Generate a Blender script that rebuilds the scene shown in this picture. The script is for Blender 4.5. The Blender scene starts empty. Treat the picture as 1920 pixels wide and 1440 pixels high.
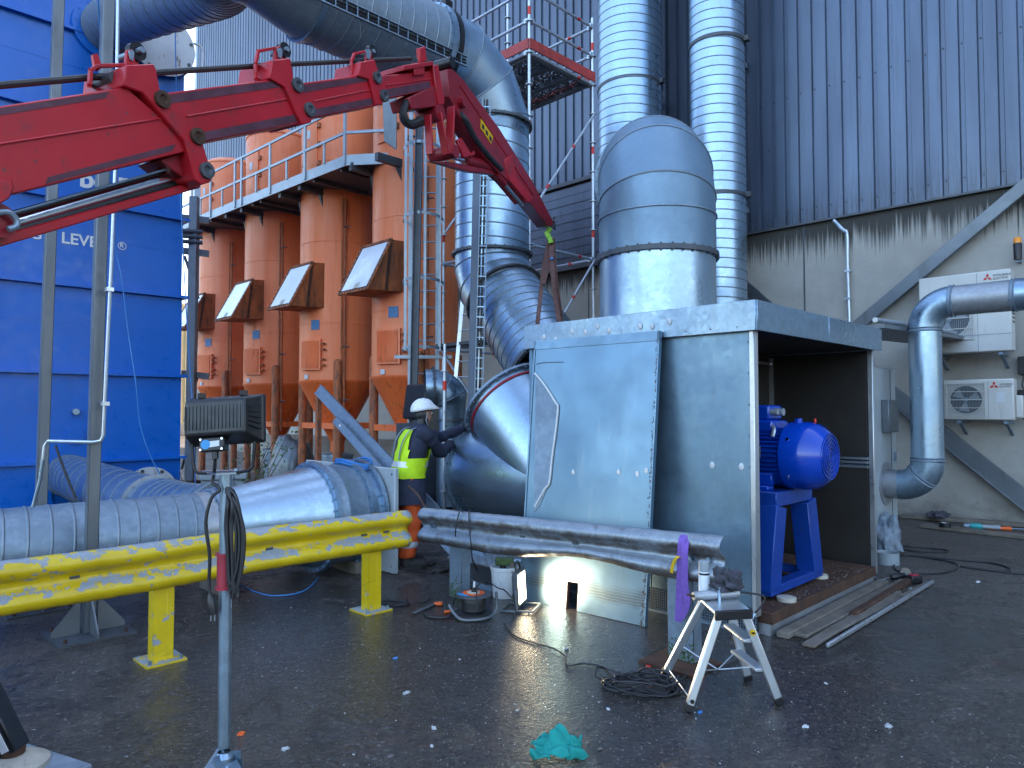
import bpy, bmesh, math, random
from mathutils import Vector, Matrix
random.seed(7)
R = math.radians
scene = bpy.context.scene
col = scene.collection

# ---------------------------------------------------------------- camera
CAM_H, PITCH, FPX = 1.70, R(2.07), 1331.0
cam_d = bpy.data.cameras.new('camera'); cam = bpy.data.objects.new('camera', cam_d)
col.objects.link(cam)
cam.location = (0, 0, CAM_H); cam.rotation_euler = (R(90) + PITCH, 0, R(-45))
cam_d.sensor_width = 36; cam_d.lens = FPX / 1920 * 36; cam_d.clip_start = 0.05; cam_d.clip_end = 2000
scene.camera = cam
# ---------------------------------------------------------------- sky, sun, exposure
SUN_EL, SUN_AZ = R(24), math.atan2(0.06, 1.0)          # the sun stands behind the tall factory wall
SUN_DIR = Vector((math.cos(SUN_AZ) * math.cos(SUN_EL), math.sin(SUN_AZ) * math.cos(SUN_EL), math.sin(SUN_EL)))
world = bpy.data.worlds.new('World'); scene.world = world; world.use_nodes = True
wn = world.node_tree; wn.nodes.clear()
wo = wn.nodes.new('ShaderNodeOutputWorld'); wb = wn.nodes.new('ShaderNodeBackground')
sky = wn.nodes.new('ShaderNodeTexSky'); sky.sky_type = 'NISHITA'; sky.sun_disc = False
sky.sun_elevation = SUN_EL; sky.sun_rotation = R(90) - SUN_AZ
sky.air_density = 1.0; sky.dust_density = 4.0; sky.ozone_density = 1.0
wn.links.new(sky.outputs[0], wb.inputs[0]); wb.inputs[1].default_value = 0.15
wn.links.new(wb.outputs[0], wo.inputs[0])
sun_d = bpy.data.lights.new('sun', 'SUN'); sun_d.energy = 3.0; sun_d.angle = R(0.5); sun_d.color = (1, .93, .82)
sun = bpy.data.objects.new('sun', sun_d); col.objects.link(sun)
sun.rotation_euler = SUN_DIR.to_track_quat('Z', 'Y').to_euler(); sun.location = (30, 5, 40)
scene.view_settings.view_transform = 'Standard'; scene.view_settings.look = 'None'
scene.view_settings.gamma = 1.0; scene.view_settings.exposure = 2.75
scene.view_settings.use_curve_mapping = False
scene.cycles.use_denoising = True
scene.cycles.max_bounces = 6; scene.cycles.diffuse_bounces = 3; scene.cycles.glossy_bounces = 4; scene.cycles.use_adaptive_sampling = True; scene.cycles.adaptive_threshold = .015; scene.cycles.caustics_reflective = False; scene.cycles.caustics_refractive = False
scene.cycles.sample_clamp_indirect = 6

# ---------------------------------------------------------------- pixel -> place helpers
S2 = math.sqrt(.5)
FW, RT = Vector((S2, S2, 0)), Vector((S2, -S2, 0))
EYE = Vector((0, 0, CAM_H))
def ray(px, py):
    a, b = (px - 960) / FPX, (720 - py) / FPX
    return RT * a + FW * (math.cos(PITCH) - b * math.sin(PITCH)) + Vector((0, 0, math.sin(PITCH) + b * math.cos(PITCH)))
def hit(px, py, p, n):
    d = ray(px, py); p = Vector(p); n = Vector(n)
    return EYE + d * ((p - EYE).dot(n) / d.dot(n))
def onZ(px, py, z=0): return hit(px, py, (0, 0, z), (0, 0, 1))
def onX(px, py, x): return hit(px, py, (x, 0, 0), (1, 0, 0))
def onY(px, py, y): return hit(px, py, (0, y, 0), (0, 1, 0))
def onD(px, py, d): return hit(px, py, FW * d, FW)
V = Vector
UP = V((0, 0, 1))

# ---------------------------------------------------------------- mesh builder
def frame(d, up=None):
    d = V(d).normalized()
    u = V(up) if up is not None else (UP if abs(d.z) < .95 else V((1, 0, 0)))
    s = d.cross(u)
    if s.length < 1e-5: s = d.cross(V((0, 1, 0)))
    s.normalize(); u = s.cross(d).normalized()
    return d, s, u
class MB:
    def __init__(self): self.v = []; self.f = []; self.mark = []
    def add(self, vs, fs):
        self.mark.append((len(self.v), len(self.f))); o = len(self.v); self.v += [V(x) for x in vs]; self.f += [tuple(i + o for i in f) for f in fs]; return self
    def box(self, c, s, rot=None):
        c = V(c); h = V(s) / 2; vs = []
        for z in (-1, 1):
            for x, y in ((-1, -1), (1, -1), (1, 1), (-1, 1)):
                q = V((x * h.x, y * h.y, z * h.z))
                if rot is not None: q = rot @ q
                vs.append(c + q)
        return self.add(vs, [(3, 2, 1, 0), (4, 5, 6, 7), (0, 1, 5, 4), (1, 2, 6, 5), (2, 3, 7, 6), (3, 0, 4, 7)])
    def bb(self, a, b):                                     # box between two corners
        a, b = V(a), V(b); return self.box((a + b) / 2, [abs(x) for x in (b - a)])
    def beam(self, a, b, w, h, up=None, w2=None, h2=None):
        a, b = V(a), V(b); d, s, u = frame(b - a, up); w2 = w if w2 is None else w2; h2 = h if h2 is None else h2
        vs = []
        for p, ww, hh in ((a, w, h), (b, w2, h2)):
            for i, j in ((-1, -1), (1, -1), (1, 1), (-1, 1)): vs.append(p + s * (i * ww / 2) + u * (j * hh / 2))
        return self.add(vs, [(0, 1, 2, 3), (7, 6, 5, 4), (1, 0, 4, 5), (2, 1, 5, 6), (3, 2, 6, 7), (0, 3, 7, 4)])
    def tube(self, pts, r, n=12, closed=False, caps=True):
        pts = [V(p) for p in pts]; m = len(pts); rs = r if isinstance(r, (list, tuple)) else [r] * m
        tang = []
        for i in range(m):
            if closed: t = pts[(i + 1) % m] - pts[i - 1]
            else: t = pts[min(i + 1, m - 1)] - pts[max(i - 1, 0)]
            tang.append(t.normalized() if t.length > 1e-9 else V((0, 0, 1)))
        _, s, u = frame(tang[0]); vs = []
        for i in range(m):
            if i:
                q = tang[i - 1].rotation_difference(tang[i]); s = q @ s; u = q @ u
            for k in range(n):
                a = 2 * math.pi * k / n; vs.append(pts[i] + (s * math.cos(a) + u * math.sin(a)) * rs[i])
        fs = []
        for i in range(m if closed else m - 1):
            j = (i + 1) % m
            for k in range(n):
                k2 = (k + 1) % n; fs.append((i * n + k, i * n + k2, j * n + k2, j * n + k))
        if caps and not closed:
            fs.append(tuple(range(n))[::-1]); fs.append(tuple((m - 1) * n + k for k in range(n)))
        return self.add(vs, fs)
    def cyl(self, a, b, r, r2=None, n=16, caps=True):
        return self.tube([a, b], [r, r if r2 is None else r2], n, caps=caps)
    def lathe(self, o, axis, prof, n=32, capa=False, capb=False, arc=None, up=None):   # prof: (along, radius)
        o = V(o); d, s, u = frame(axis, up); vs = []; full = arc is None
        a0, a1 = (0, 2 * math.pi) if full else arc
        nn = n if full else n + 1
        for t, r in prof:
            for k in range(nn):
                a = a0 + (a1 - a0) * k / n; vs.append(o + d * t + (s * math.cos(a) + u * math.sin(a)) * r)
        fs = []
        for i in range(len(prof) - 1):
            for k in range(n):
                k2 = (k + 1) % nn if full else k + 1
                fs.append((i * nn + k, i * nn + k2, (i + 1) * nn + k2, (i + 1) * nn + k))
        if capa: fs.append(tuple(range(nn))[::-1])
        if capb: fs.append(tuple((len(prof) - 1) * nn + k for k in range(nn)))
        return self.add(vs, fs)
    def prism(self, pts, vec):
        pts = [V(p) for p in pts]; n = len(pts); vec = V(vec)
        return self.add(pts + [p + vec for p in pts], [tuple(range(n))[::-1], tuple(range(n, 2 * n))] + [(i, (i + 1) % n, n + (i + 1) % n, n + i) for i in range(n)])
    def quad(self, a, b, c, d): return self.add([a, b, c, d], [(0, 1, 2, 3)])
    def sphere(self, c, r, n=12, sq=(1, 1, 1)):
        prof = [(-math.cos(math.pi * i / n) , math.sin(math.pi * i / n)) for i in range(n + 1)]
        o = len(self.v); self.lathe((0, 0, 0), (0, 0, 1), [(t * r, max(q * r, 1e-4)) for t, q in prof], n * 2)
        for i in range(o, len(self.v)): p = self.v[i]; self.v[i] = V((p.x * sq[0], p.y * sq[1], p.z * sq[2])) + V(c)
        return self
    def each(self, name, mat, parent=None, **kw):             # every primitive becomes a part of its own
        ends = self.mark[1:] + [(len(self.v), len(self.f))]
        for (v0, f0), (v1, f1) in zip(self.mark, ends):
            m = MB(); m.v = self.v[v0:v1]; m.f = [tuple(i - v0 for i in f) for f in self.f[f0:f1]]; m.build(name, mat, parent, **kw)
    def build(self, name, mat, parent=None, smooth=True, bevel=0, ang=32, local=False, label=None, kind=None, seg=1):
        me = bpy.data.meshes.new(name); me.from_pydata([tuple(p) for p in self.v], [], self.f); me.validate()
        bm = bmesh.new(); bm.from_mesh(me); bmesh.ops.recalc_face_normals(bm, faces=bm.faces); bm.to_mesh(me); bm.free()
        if smooth:
            me.polygons.foreach_set('use_smooth', [True] * len(me.polygons)); me.set_sharp_from_angle(angle=R(ang))
        return link(name, me, mat, parent, bevel, local, label, kind, seg)
def link(name, me, mat, parent=None, bevel=0, local=False, label=None, kind=None, seg=1):
    o = bpy.data.objects.new(name, me); col.objects.link(o)
    if mat is not None:
        me.materials.clear(); me.materials.append(mat)
    if parent is not None:
        o.parent = parent
        if not local: o.matrix_parent_inverse = parent_world(parent).inverted()
    if bevel:
        b = o.modifiers.new('bevel', 'BEVEL'); b.width = bevel; b.segments = seg; b.limit_method = 'ANGLE'; b.angle_limit = R(40)
    if label: o['label'] = label
    if kind: o['kind'] = kind
    return o
def parent_world(o):
    m = Matrix.LocRotScale(o.location, o.rotation_euler, o.scale)
    if o.parent: m = parent_world(o.parent) @ o.matrix_parent_inverse @ m
    return m
def tag(o, label, cat, group=None, kind=None):
    o['label'] = label; o['category'] = cat
    if group: o['group'] = group
    if kind: o['kind'] = kind
    return o
def thing(name, label, cat, loc=(0, 0, 0), group=None):
    o = bpy.data.objects.new(name, None); col.objects.link(o); o.location = loc; o.empty_display_size = .2
    return tag(o, label, cat, group)
def struct(o): o['kind'] = 'structure'; return o
def copy_tree(o, parent=None):
    c = o.copy(); col.objects.link(c)
    if parent is not None: c.parent = parent
    for ch in list(o.children): copy_tree(ch, c)
    return c
def spline(pts, n=8, closed=False):                          # Catmull-Rom
    P = [V(p) for p in pts]; out = []; m = len(P)
    for i in range(m if closed else m - 1):
        if closed: a, b, c, d = P[i - 1], P[i], P[(i + 1) % m], P[(i + 2) % m]
        else: a, b, c, d = P[max(i - 1, 0)], P[i], P[i + 1], P[min(i + 2, m - 1)]
        for k in range(n):
            t = k / n; out.append(.5 * ((2 * b) + (c - a) * t + (2 * a - 5 * b + 4 * c - d) * t * t + (3 * b - a - 3 * c + d) * t ** 3))
    if not closed: out.append(P[-1])
    return out
def bend(p, d0, d1, rad, n=10):                              # arc from p heading d0 turning to d1
    d0, d1 = V(d0).normalized(), V(d1).normalized(); ang = d0.angle(d1); ax = d0.cross(d1).normalized()
    c = V(p) + ax.cross(d0) * rad
    return [c + Matrix.Rotation(ang * i / n, 3, ax) @ (V(p) - c) for i in range(n + 1)]

# ---------------------------------------------------------------- materials
class NT:
    def __init__(self, name):
        self.m = bpy.data.materials.new(name); self.m.use_nodes = True; self.t = self.m.node_tree
        self.b = self.t.nodes['Principled BSDF']; self._pos = None
    def n(self, typ, **kw):
        x = self.t.nodes.new(typ)
        for k, v in kw.items(): setattr(x, k, v)
        return x
    def l(self, a, b): self.t.links.new(a, b)
    def pos(self):
        if self._pos is None: self._pos = self.n('ShaderNodeNewGeometry').outputs['Position']
        return self._pos
    def mapped(self, sc):
        mp = self.n('ShaderNodeMapping'); mp.inputs['Scale'].default_value = sc if hasattr(sc, '__len__') else (sc,) * 3
        self.l(self.pos(), mp.inputs['Vector']); return mp.outputs[0]
    def noise(self, sc=5, detail=4, rough=.55, dist=0):
        x = self.n('ShaderNodeTexNoise'); x.inputs['Scale'].default_value = 1; x.inputs['Detail'].default_value = detail
        x.inputs['Roughness'].default_value = rough; x.inputs['Distortion'].default_value = dist
        self.l(self.mapped(sc), x.inputs['Vector']); return x.outputs[0]
    def voro(self, sc, out='Distance', feature='F1'):
        x = self.n('ShaderNodeTexVoronoi'); x.feature = feature; x.inputs['Scale'].default_value = 1
        self.l(self.mapped(sc), x.inputs['Vector']); return x.outputs[out]
    def ramp(self, f, lo, hi, a=0., b=1.):
        x = self.n('ShaderNodeMapRange'); x.clamp = True
        for i, q in enumerate((lo, hi, a, b)): x.inputs[i + 1].default_value = q
        self.l(f, x.inputs[0]); return x.outputs[0]
    def math(self, op, a, b=None):
        x = self.n('ShaderNodeMath', operation=op)
        for i, q in enumerate((a, b)):
            if q is None: continue
            if isinstance(q, (int, float)): x.inputs[i].default_value = q
            else: self.l(q, x.inputs[i])
        return x.outputs[0]
    def mix(self, f, a, b):
        x = self.n('ShaderNodeMix', data_type='RGBA')
        if isinstance(f, (int, float)): x.inputs[0].default_value = f
        else: self.l(f, x.inputs[0])
        for i, q in ((6, a), (7, b)):
            if isinstance(q, (tuple, list)): x.inputs[i].default_value = (*q[:3], 1)
            else: self.l(q, x.inputs[i])
        return x.outputs[2]
    def sep(self, axis):
        s = self.n('ShaderNodeSeparateXYZ'); self.l(self.pos(), s.inputs[0]); return s.outputs[axis]
    def bump(self, h, strength=.3, dist=.01):
        x = self.n('ShaderNodeBump'); x.inputs['Strength'].default_value = strength; x.inputs['Distance'].default_value = dist
        self.l(h, x.inputs['Height']); self.l(x.outputs[0], self.b.inputs['Normal'])
    def set(self, colr=None, rough=None, metal=None):
        for k, q in (('Base Color', colr), ('Roughness', rough), ('Metallic', metal)):
            if q is None: continue
            if isinstance(q, (tuple, list)): self.b.inputs[k].default_value = (*q[:3], 1)
            elif isinstance(q, (int, float)): self.b.inputs[k].default_value = q
            else: self.l(q, self.b.inputs[k])
        return self.m
def sc3(c, k): return tuple(min(1, x * k) for x in c)
def paint(name, c, rough=.45, var=.16, nsc=3, metal=0, bump=0, grime=None, gsc=(5, 5, .9), glo=.55, ghi=.75, gmax=.7):
    t = NT(name); base = t.mix(t.ramp(t.noise(nsc, 5), .3, .7), sc3(c, 1 - var), sc3(c, 1 + var))
    if grime: base = t.mix(t.ramp(t.noise(gsc, 6, .65), glo, ghi, 0, gmax), base, grime)
    t.set(base, t.ramp(t.noise(nsc * 4, 4), .3, .7, max(rough - .09, .02), rough + .09), metal)
    if bump: t.bump(t.noise(nsc * 14, 4), bump, .004)
    return t.m
def galv(name, c=(.30, .41, .52), rough=.34, metal=.88, var=.10, dirt=.35, spangle=28, wave=.10):
    t = NT(name); sp = t.voro(spangle, 'Color'); s2 = t.n('ShaderNodeSeparateColor'); t.l(sp, s2.inputs[0])
    base = t.mix(t.ramp(s2.outputs[0], 0, 1), sc3(c, 1 - var), sc3(c, 1 + var))
    base = t.mix(t.ramp(t.noise(1.3, 5), .35, .75, 0, .35), base, sc3(c, .72))
    base = t.mix(t.ramp(t.noise((7, 7, .8), 6, .7), .58, .8, 0, dirt), base, (.17, .165, .15))
    base = t.mix(t.ramp(t.noise((11, 11, 1.6), 5, .7), .62, .74, 0, dirt * .6), base, (.66, .68, .70))
    base = t.mix(t.ramp(t.noise(22, 3, .6), .72, .80, 0, dirt * .4), base, (.68, .69, .70))
    rg = t.math('ADD', t.ramp(t.noise(2.3, 5), .3, .7, rough - .09, rough + .13), t.ramp(s2.outputs[1], 0, 1, -.03, .05))
    t.set(base, rg, metal)
    t.bump(t.noise(1.9, 2), wave, .06)
    return t.m
MT = {}
MT['galv'] = galv('galvanised_steel')
MT['galv_new'] = galv('bright_galvanised_steel', (.36, .485, .605), .33, .90, .035, .05, 34, .03)
MT['dome'] = galv('grey_painted_duct', (.175, .27, .365), .40, .40, .03, .12, 20, .04)
MT['seam'] = galv('seam_shadowed_zinc', (.22, .27, .32), .45, .6, .05, .2, 34, .02)
MT['galv_dull'] = galv('dull_galvanised_steel', (.235, .305, .38), .50, .55, .10, .40, 24, .05)
MT['galv_sheet'] = galv('galvanised_sheet', (.20, .31, .41), .38, .78, .05, .25, 20, .07)
MT['galv_rail'] = galv('weathered_rail_zinc', (.37, .39, .42), .42, .62, .08, .75, 30, .05)
MT['tube'] = galv('scaffold_tube_zinc', (.55, .60, .65), .36, .75, .06, .3, 40, .02)
MT['alu'] = galv('brushed_aluminium', (.66, .69, .72), .33, .85, .03, .2, 60, .02)
MT['steel_dark'] = paint('dark_steel', (.075, .085, .10), .5, .2, 4, .25, .15, (.14, .12, .10))
MT['steel_post'] = paint('grey_steel_post', (.155, .175, .195), .42, .12, 3, .45, .1, (.08, .08, .08))
MT['steel_blue'] = paint('blue_grey_steel', (.085, .11, .155), .45, .12, 3, .2)
MT['walk'] = paint('grey_walkway_steel', (.34, .40, .46), .45, .1, 4, .5, 0, (.16, .13, .11), (9, 9, 2), .6, .8, .5)
MT['black'] = paint('black_plastic', (.010, .010, .012), .38, .25, 8, 0, .1)
MT['rubber'] = paint('black_rubber', (.02, .02, .022), .55, .25, 8)
MT['brown_dark'] = paint('dark_insulation_board', (.021, .018, .016), .68, .35, 2.2, 0, .3, (.06, .055, .05), (30, 30, 30), .68, .74, .6)
MT['chrome'] = paint('chromed_rod', (.72, .74, .76), .12, .04, 6, 1.0)
MT['motor'] = paint('motor_blue_paint', (.002, .052, .44), .2, .08, 3)
MT['motor'].node_tree.nodes['Principled BSDF'].inputs['Coat Weight'].default_value = .35
MT['motor_stand'] = paint('pedestal_blue_paint', (.006, .05, .30), .38, .12, 4, 0, .05, (.04, .03, .03), (12, 12, 3), .62, .75, .7)
MT['cont'] = paint('filter_blue_paint', (.001, .120, .52), .33, .07, 1.4, 0, .03, (.005, .08, .32), (3, 3, .35), .55, .85, .5)
MT['white'] = paint('white_paint', (.72, .73, .74), .45, .05, 5)
MT['white_dirty'] = paint('stained_white_plate', (.56, .58, .61), .5, .08, 4, 0, 0, (.16, .10, .05), (9, 9, 3), .60, .68, .8)
MT['offwhite'] = paint('unit_off_white', (.58, .575, .545), .42, .06, 3, 0, 0, (.30, .28, .24), (10, 10, 1.5), .6, .8, .6)
MT['plastic_white'] = paint('white_plastic', (.66, .70, .74), .4, .06, 6, 0, 0, (.35, .36, .36), (20, 20, 12), .62, .72, .5)
MT['grey_plastic'] = paint('grey_plastic', (.27, .31, .34), .45, .1, 5)
MT['red_tape'] = paint('red_marker', (.62, .035, .02), .5, .1, 10)
MT['toe'] = paint('red_toe_board', (.40, .05, .045), .6, .25, 6, 0, .2, (.22, .14, .12), (14, 14, 14), .6, .7, .5)
MT['yellow_tag'] = paint('yellow_label', (.68, .42, .01), .5, .06, 10)
MT['amber'] = paint('amber_lens', (.85, .28, .01), .25, .05, 10)
MT['rust'] = paint('rusty_steel', (.075, .036, .022), .75, .45, 9, .1, .4, (.05, .035, .03), (14, 14, 5))
MT['wood'] = paint('grey_wood', (.17, .145, .12), .75, .3, 6, 0, .35, (.06, .05, .045), (20, 3, 20))
MT['cable'] = paint('black_cable', (.017, .017, .02), .42, .2, 9)
MT['hose_blue'] = paint('blue_cord', (.05, .22, .58), .4, .1, 9)
MT['sling'] = paint('worn_maroon_sling', (.13, .065, .06), .85, .3, 26, 0, .3, (.22, .17, .16), (25, 25, 8))
MT['purple'] = paint('purple_sling', (.20, .10, .42), .85, .15, 30, 0, .3)
MT['teal'] = paint('green_cloth', (.005, .25, .22), .85, .16, 20, 0, .2)
MT['rag'] = paint('grey_rag', (.055, .055, .07), .9, .25, 30, 0, .3)
MT['hivis'] = paint('hi_vis_yellow', (.52, .78, .01), .75, .08, 16)
MT['hivis_green'] = paint('hi_vis_green_strap', (.36, .70, .10), .75, .12, 26)
MT['reflect'] = paint('reflective_tape', (.62, .64, .65), .4, .06, 20, .3)
MT['navy'] = paint('navy_jacket_cloth', (.022, .028, .055), .85, .2, 12, 0, .25)
MT['orange_cloth'] = paint('orange_trouser_cloth', (.62, .085, .012), .8, .12, 10, 0, .2, (.14, .05, .02), (9, 9, 5), .58, .75, .55)
MT['boot'] = paint('dusty_black_boot', (.045, .043, .042), .7, .25, 20)
MT['skin'] = paint('skin', (.50, .25, .18), .5, .08, 20)
MT['helmet'] = paint('helmet_white', (.78, .80, .82), .28, .04, 9)
MT['orange_tool'] = paint('orange_plastic', (.75, .12, .015), .4, .1, 10)
MT['teal_tool'] = paint('teal_plastic', (.02, .30, .32), .4, .1, 10)
MT['red_grip'] = paint('red_plastic_grip', (.36, .03, .05), .45, .12, 12)
MT['blue_sign'] = paint('blue_notice', (.06, .19, .40), .5, .1, 20, 0, 0, (.45, .5, .55), (60, 60, 60), .6, .64, .6)
MT['paper'] = paint('paper_label', (.62, .65, .68), .6, .06, 20, 0, 0, (.28, .32, .40), (70, 70, 70), .6, .66, .6)
MT['print_blue'] = paint('blue_print', (.03, .25, .55), .5, .1, 20)
MT['seal'] = paint('grey_sealant', (.62, .64, .66), .55, .1, 14, 0, .5)
MT['leaf'] = paint('leaf', (.055, .10, .025), .5, .35, 30)
MT['twig'] = paint('twig', (.09, .055, .03), .8, .2, 20)
MT['cream'] = paint('cream_cladding', (.62, .52, .30), .6, .06, 1)
MT['duct_white'] = paint('pale_panel', (.42, .47, .50), .4, .06, 3, .2, 0, (.25, .27, .28), (8, 8, 1), .6, .8, .4)
MT['scrap'] = paint('dirty_white_scrap', (.42, .44, .46), .6, .2, 40, 0, 0, (.16, .15, .14), (60, 60, 60), .5, .65, .7)
MT['flake'] = paint('pale_flakes', (.36, .37, .38), .6, .5, 9)
MT['board_blue'] = paint('blue_grey_board', (.22, .27, .33), .7, .3, 9, 0, .5, (.09, .10, .12), (8, 20, 8), .5, .65, .8)
MT['dish'] = paint('worn_beige_plastic', (.46, .43, .36), .5, .14, 12, 0, .1, (.2, .17, .13), (18, 18, 18), .58, .72, .6)

def mk_orange():
    t = NT('orange_silo_paint'); c = t.mix(t.ramp(t.noise(1.2, 5), .3, .7), (.90, .215, .075), (.95, .29, .125))
    c = t.mix(t.ramp(t.noise((6, 6, .35), 6, .7), .50, .74, 0, .8), c, (.80, .15, .03))
    c = t.mix(t.ramp(t.noise((9, 9, .55), 7, .75), .60, .72, 0, .75), c, (.26, .085, .035))
    t.set(c, t.ramp(t.noise(9), .3, .7, .36, .58)); t.bump(t.noise(6, 3), .12, .02); return t.m
MT['orange'] = mk_orange()
def mk_orange_low():
    t = NT('orange_hopper_paint'); c = t.mix(t.ramp(t.noise(2, 5), .3, .7), (.78, .125, .022), (.85, .17, .04))
    c = t.mix(t.ramp(t.noise((14, 14, 2.2), 7, .75), .55, .68, 0, .85), c, (.10, .042, .025))
    t.set(c, .55); t.bump(t.noise(12, 4), .2, .01); return t.m
MT['orange_low'] = mk_orange_low()
def mk_leg():
    t = NT('rusty_orange_leg'); c = t.mix(t.ramp(t.noise((18, 18, 5), 6, .7), .42, .6), (.52, .15, .055), (.19, .085, .05))
    t.set(c, .65); t.bump(t.noise(22, 5), .4, .01); return t.m
MT['leg'] = mk_leg()
def mk_rustbox():
    t = NT('rusty_orange_box'); c = t.mix(t.ramp(t.noise((7, 7, 2.5), 7, .75), .40, .66), (.46, .13, .04), (.13, .055, .03))
    t.set(c, .62); t.bump(t.noise(20, 5), .3, .006); return t.m
MT['rustbox'] = mk_rustbox()
def mk_red(name, k=1):
    t = NT(name); c = t.mix(t.ramp(t.noise(2.2, 5), .3, .7), (.36 * k, .007, .015), (.47 * k, .012, .024))
    c = t.mix(t.ramp(t.noise((5, 5, 5), 7, .7), .56, .72, 0, .75), c, (.075, .028, .04))
    c = t.mix(t.ramp(t.noise(34, 3), .66, .7, 0, .8), c, (.10, .04, .04))
    t.set(c, t.ramp(t.noise(5), .3, .7, .32, .5)); return t.m
MT['red'] = mk_red('crane_red_paint'); MT['red_dark'] = mk_red('worn_crane_red', .62)
MT['red_scuff'] = paint('scuffed_slide_track', (.10, .035, .055), .5, .35, 9, .2, .1, (.25, .20, .24), (2.5, 2.5, 14), .58, .74, .5)
def mk_rail():
    t = NT('stained_rail_zinc'); c = t.mix(t.ramp(t.noise(3, 6, .7), .3, .7), (.24, .28, .325), (.35, .40, .45))
    c = t.mix(t.ramp(t.noise((60, 60, 2.5), 5, .7), .52, .70, 0, .55), c, (.58, .60, .62))           # fine vertical rubbing
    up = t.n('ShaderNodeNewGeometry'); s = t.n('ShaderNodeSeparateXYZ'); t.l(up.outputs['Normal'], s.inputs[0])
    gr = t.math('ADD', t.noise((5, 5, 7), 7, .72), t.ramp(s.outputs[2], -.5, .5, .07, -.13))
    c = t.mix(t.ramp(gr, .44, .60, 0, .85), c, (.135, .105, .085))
    t.set(c, t.ramp(t.noise(6, 5), .3, .7, .34, .55), .6); t.bump(t.noise(30, 4), .15, .004); return t.m
MT['rail'] = mk_rail()
def mk_yellow():
    t = NT('chipped_yellow_paint'); c = t.mix(t.ramp(t.noise(4, 5), .3, .7), (.60, .42, .004), (.74, .54, .012))
    c = t.mix(t.ramp(t.noise((3, 3, 18), 6, .7), .58, .8, 0, .8), c, (.14, .10, .02))
    up = t.n('ShaderNodeNewGeometry'); s = t.n('ShaderNodeSeparateXYZ'); t.l(up.outputs['Normal'], s.inputs[0])
    chip = t.math('ADD', t.noise((9, 9, 12), 9, .72), t.ramp(s.outputs[2], .1, .8, 0, .15))     # worn off where people lean
    m = t.ramp(chip, .605, .62)
    c = t.mix(m, c, t.mix(t.noise(20), (.22, .25, .29), (.36, .40, .45)))
    t.set(c, t.ramp(m, 0, 1, .38, .5)); t.bump(t.math('MULTIPLY', m, -1), .4, .003); return t.m
MT['yellow'] = mk_yellow()
def mk_clad():
    t = NT('anthracite_cladding'); c = t.mix(t.ramp(t.noise((3, 3, .4), 5), .3, .7), (.072, .100, .158), (.105, .142, .215))
    c = t.mix(t.ramp(t.noise((14, 14, .5), 6, .7), .56, .74, 0, .6), c, (.045, .05, .06))
    oi = t.n('ShaderNodeObjectInfo'); c = t.mix(t.ramp(oi.outputs['Random'], 0, 1, 0, .28), c, (.055, .065, .085))
    z = t.ramp(t.sep(2), 5.0, 5.7, 1, 0)
    c = t.mix(t.math('MULTIPLY', z, t.ramp(t.noise((30, 30, 1.5), 6, .7), .42, .6, 0, .75)), c, (.03, .03, .032))
    t.set(c, t.ramp(t.noise((2, 2, .5), 4), .3, .7, .26, .42), .25); t.b.inputs['Specular IOR Level'].default_value = .6
    return t.m
MT['clad'] = mk_clad()
def mk_conc():
    t = NT('stained_concrete'); c = t.mix(t.ramp(t.noise(1.1, 8, .6), .3, .7), (.32, .305, .275), (.43, .412, .375))
    c = t.mix(t.ramp(t.noise(9, 8, .75), .5, .72, 0, .5), c, (.30, .275, .235))
    c = t.mix(t.ramp(t.noise((2.2, 2.2, .22), 6, .6), .58, .7, 0, .55), c, (.27, .23, .18))
    c = t.mix(t.ramp(t.voro(16), .0, .13, .45, 0), c, (.19, .17, .145))
    z = t.sep(2)
    drip = t.math('ADD', t.ramp(z, 3.85, 5.0, 0, .62), t.math('MULTIPLY', t.noise((30, 30, .42), 7, .68), .80))
    drip = t.math('ADD', drip, t.math('MULTIPLY', t.noise((3.1, 3.1, 1), 4), .28))
    c = t.mix(t.ramp(drip, .85, 1.02, 0, .95), c, (.035, .033, .03))
    low = t.math('ADD', t.ramp(z, .0, .75, .5, 0), t.math('MULTIPLY', t.noise((3, 3, 5), 7, .65), .6))
    c = t.mix(t.ramp(low, .55, .85, 0, .85), c, (.13, .12, .105))
    t.set(c, .82); t.bump(t.noise(24, 7, .7), .35, .012); return t.m
MT['conc'] = mk_conc()
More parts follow.
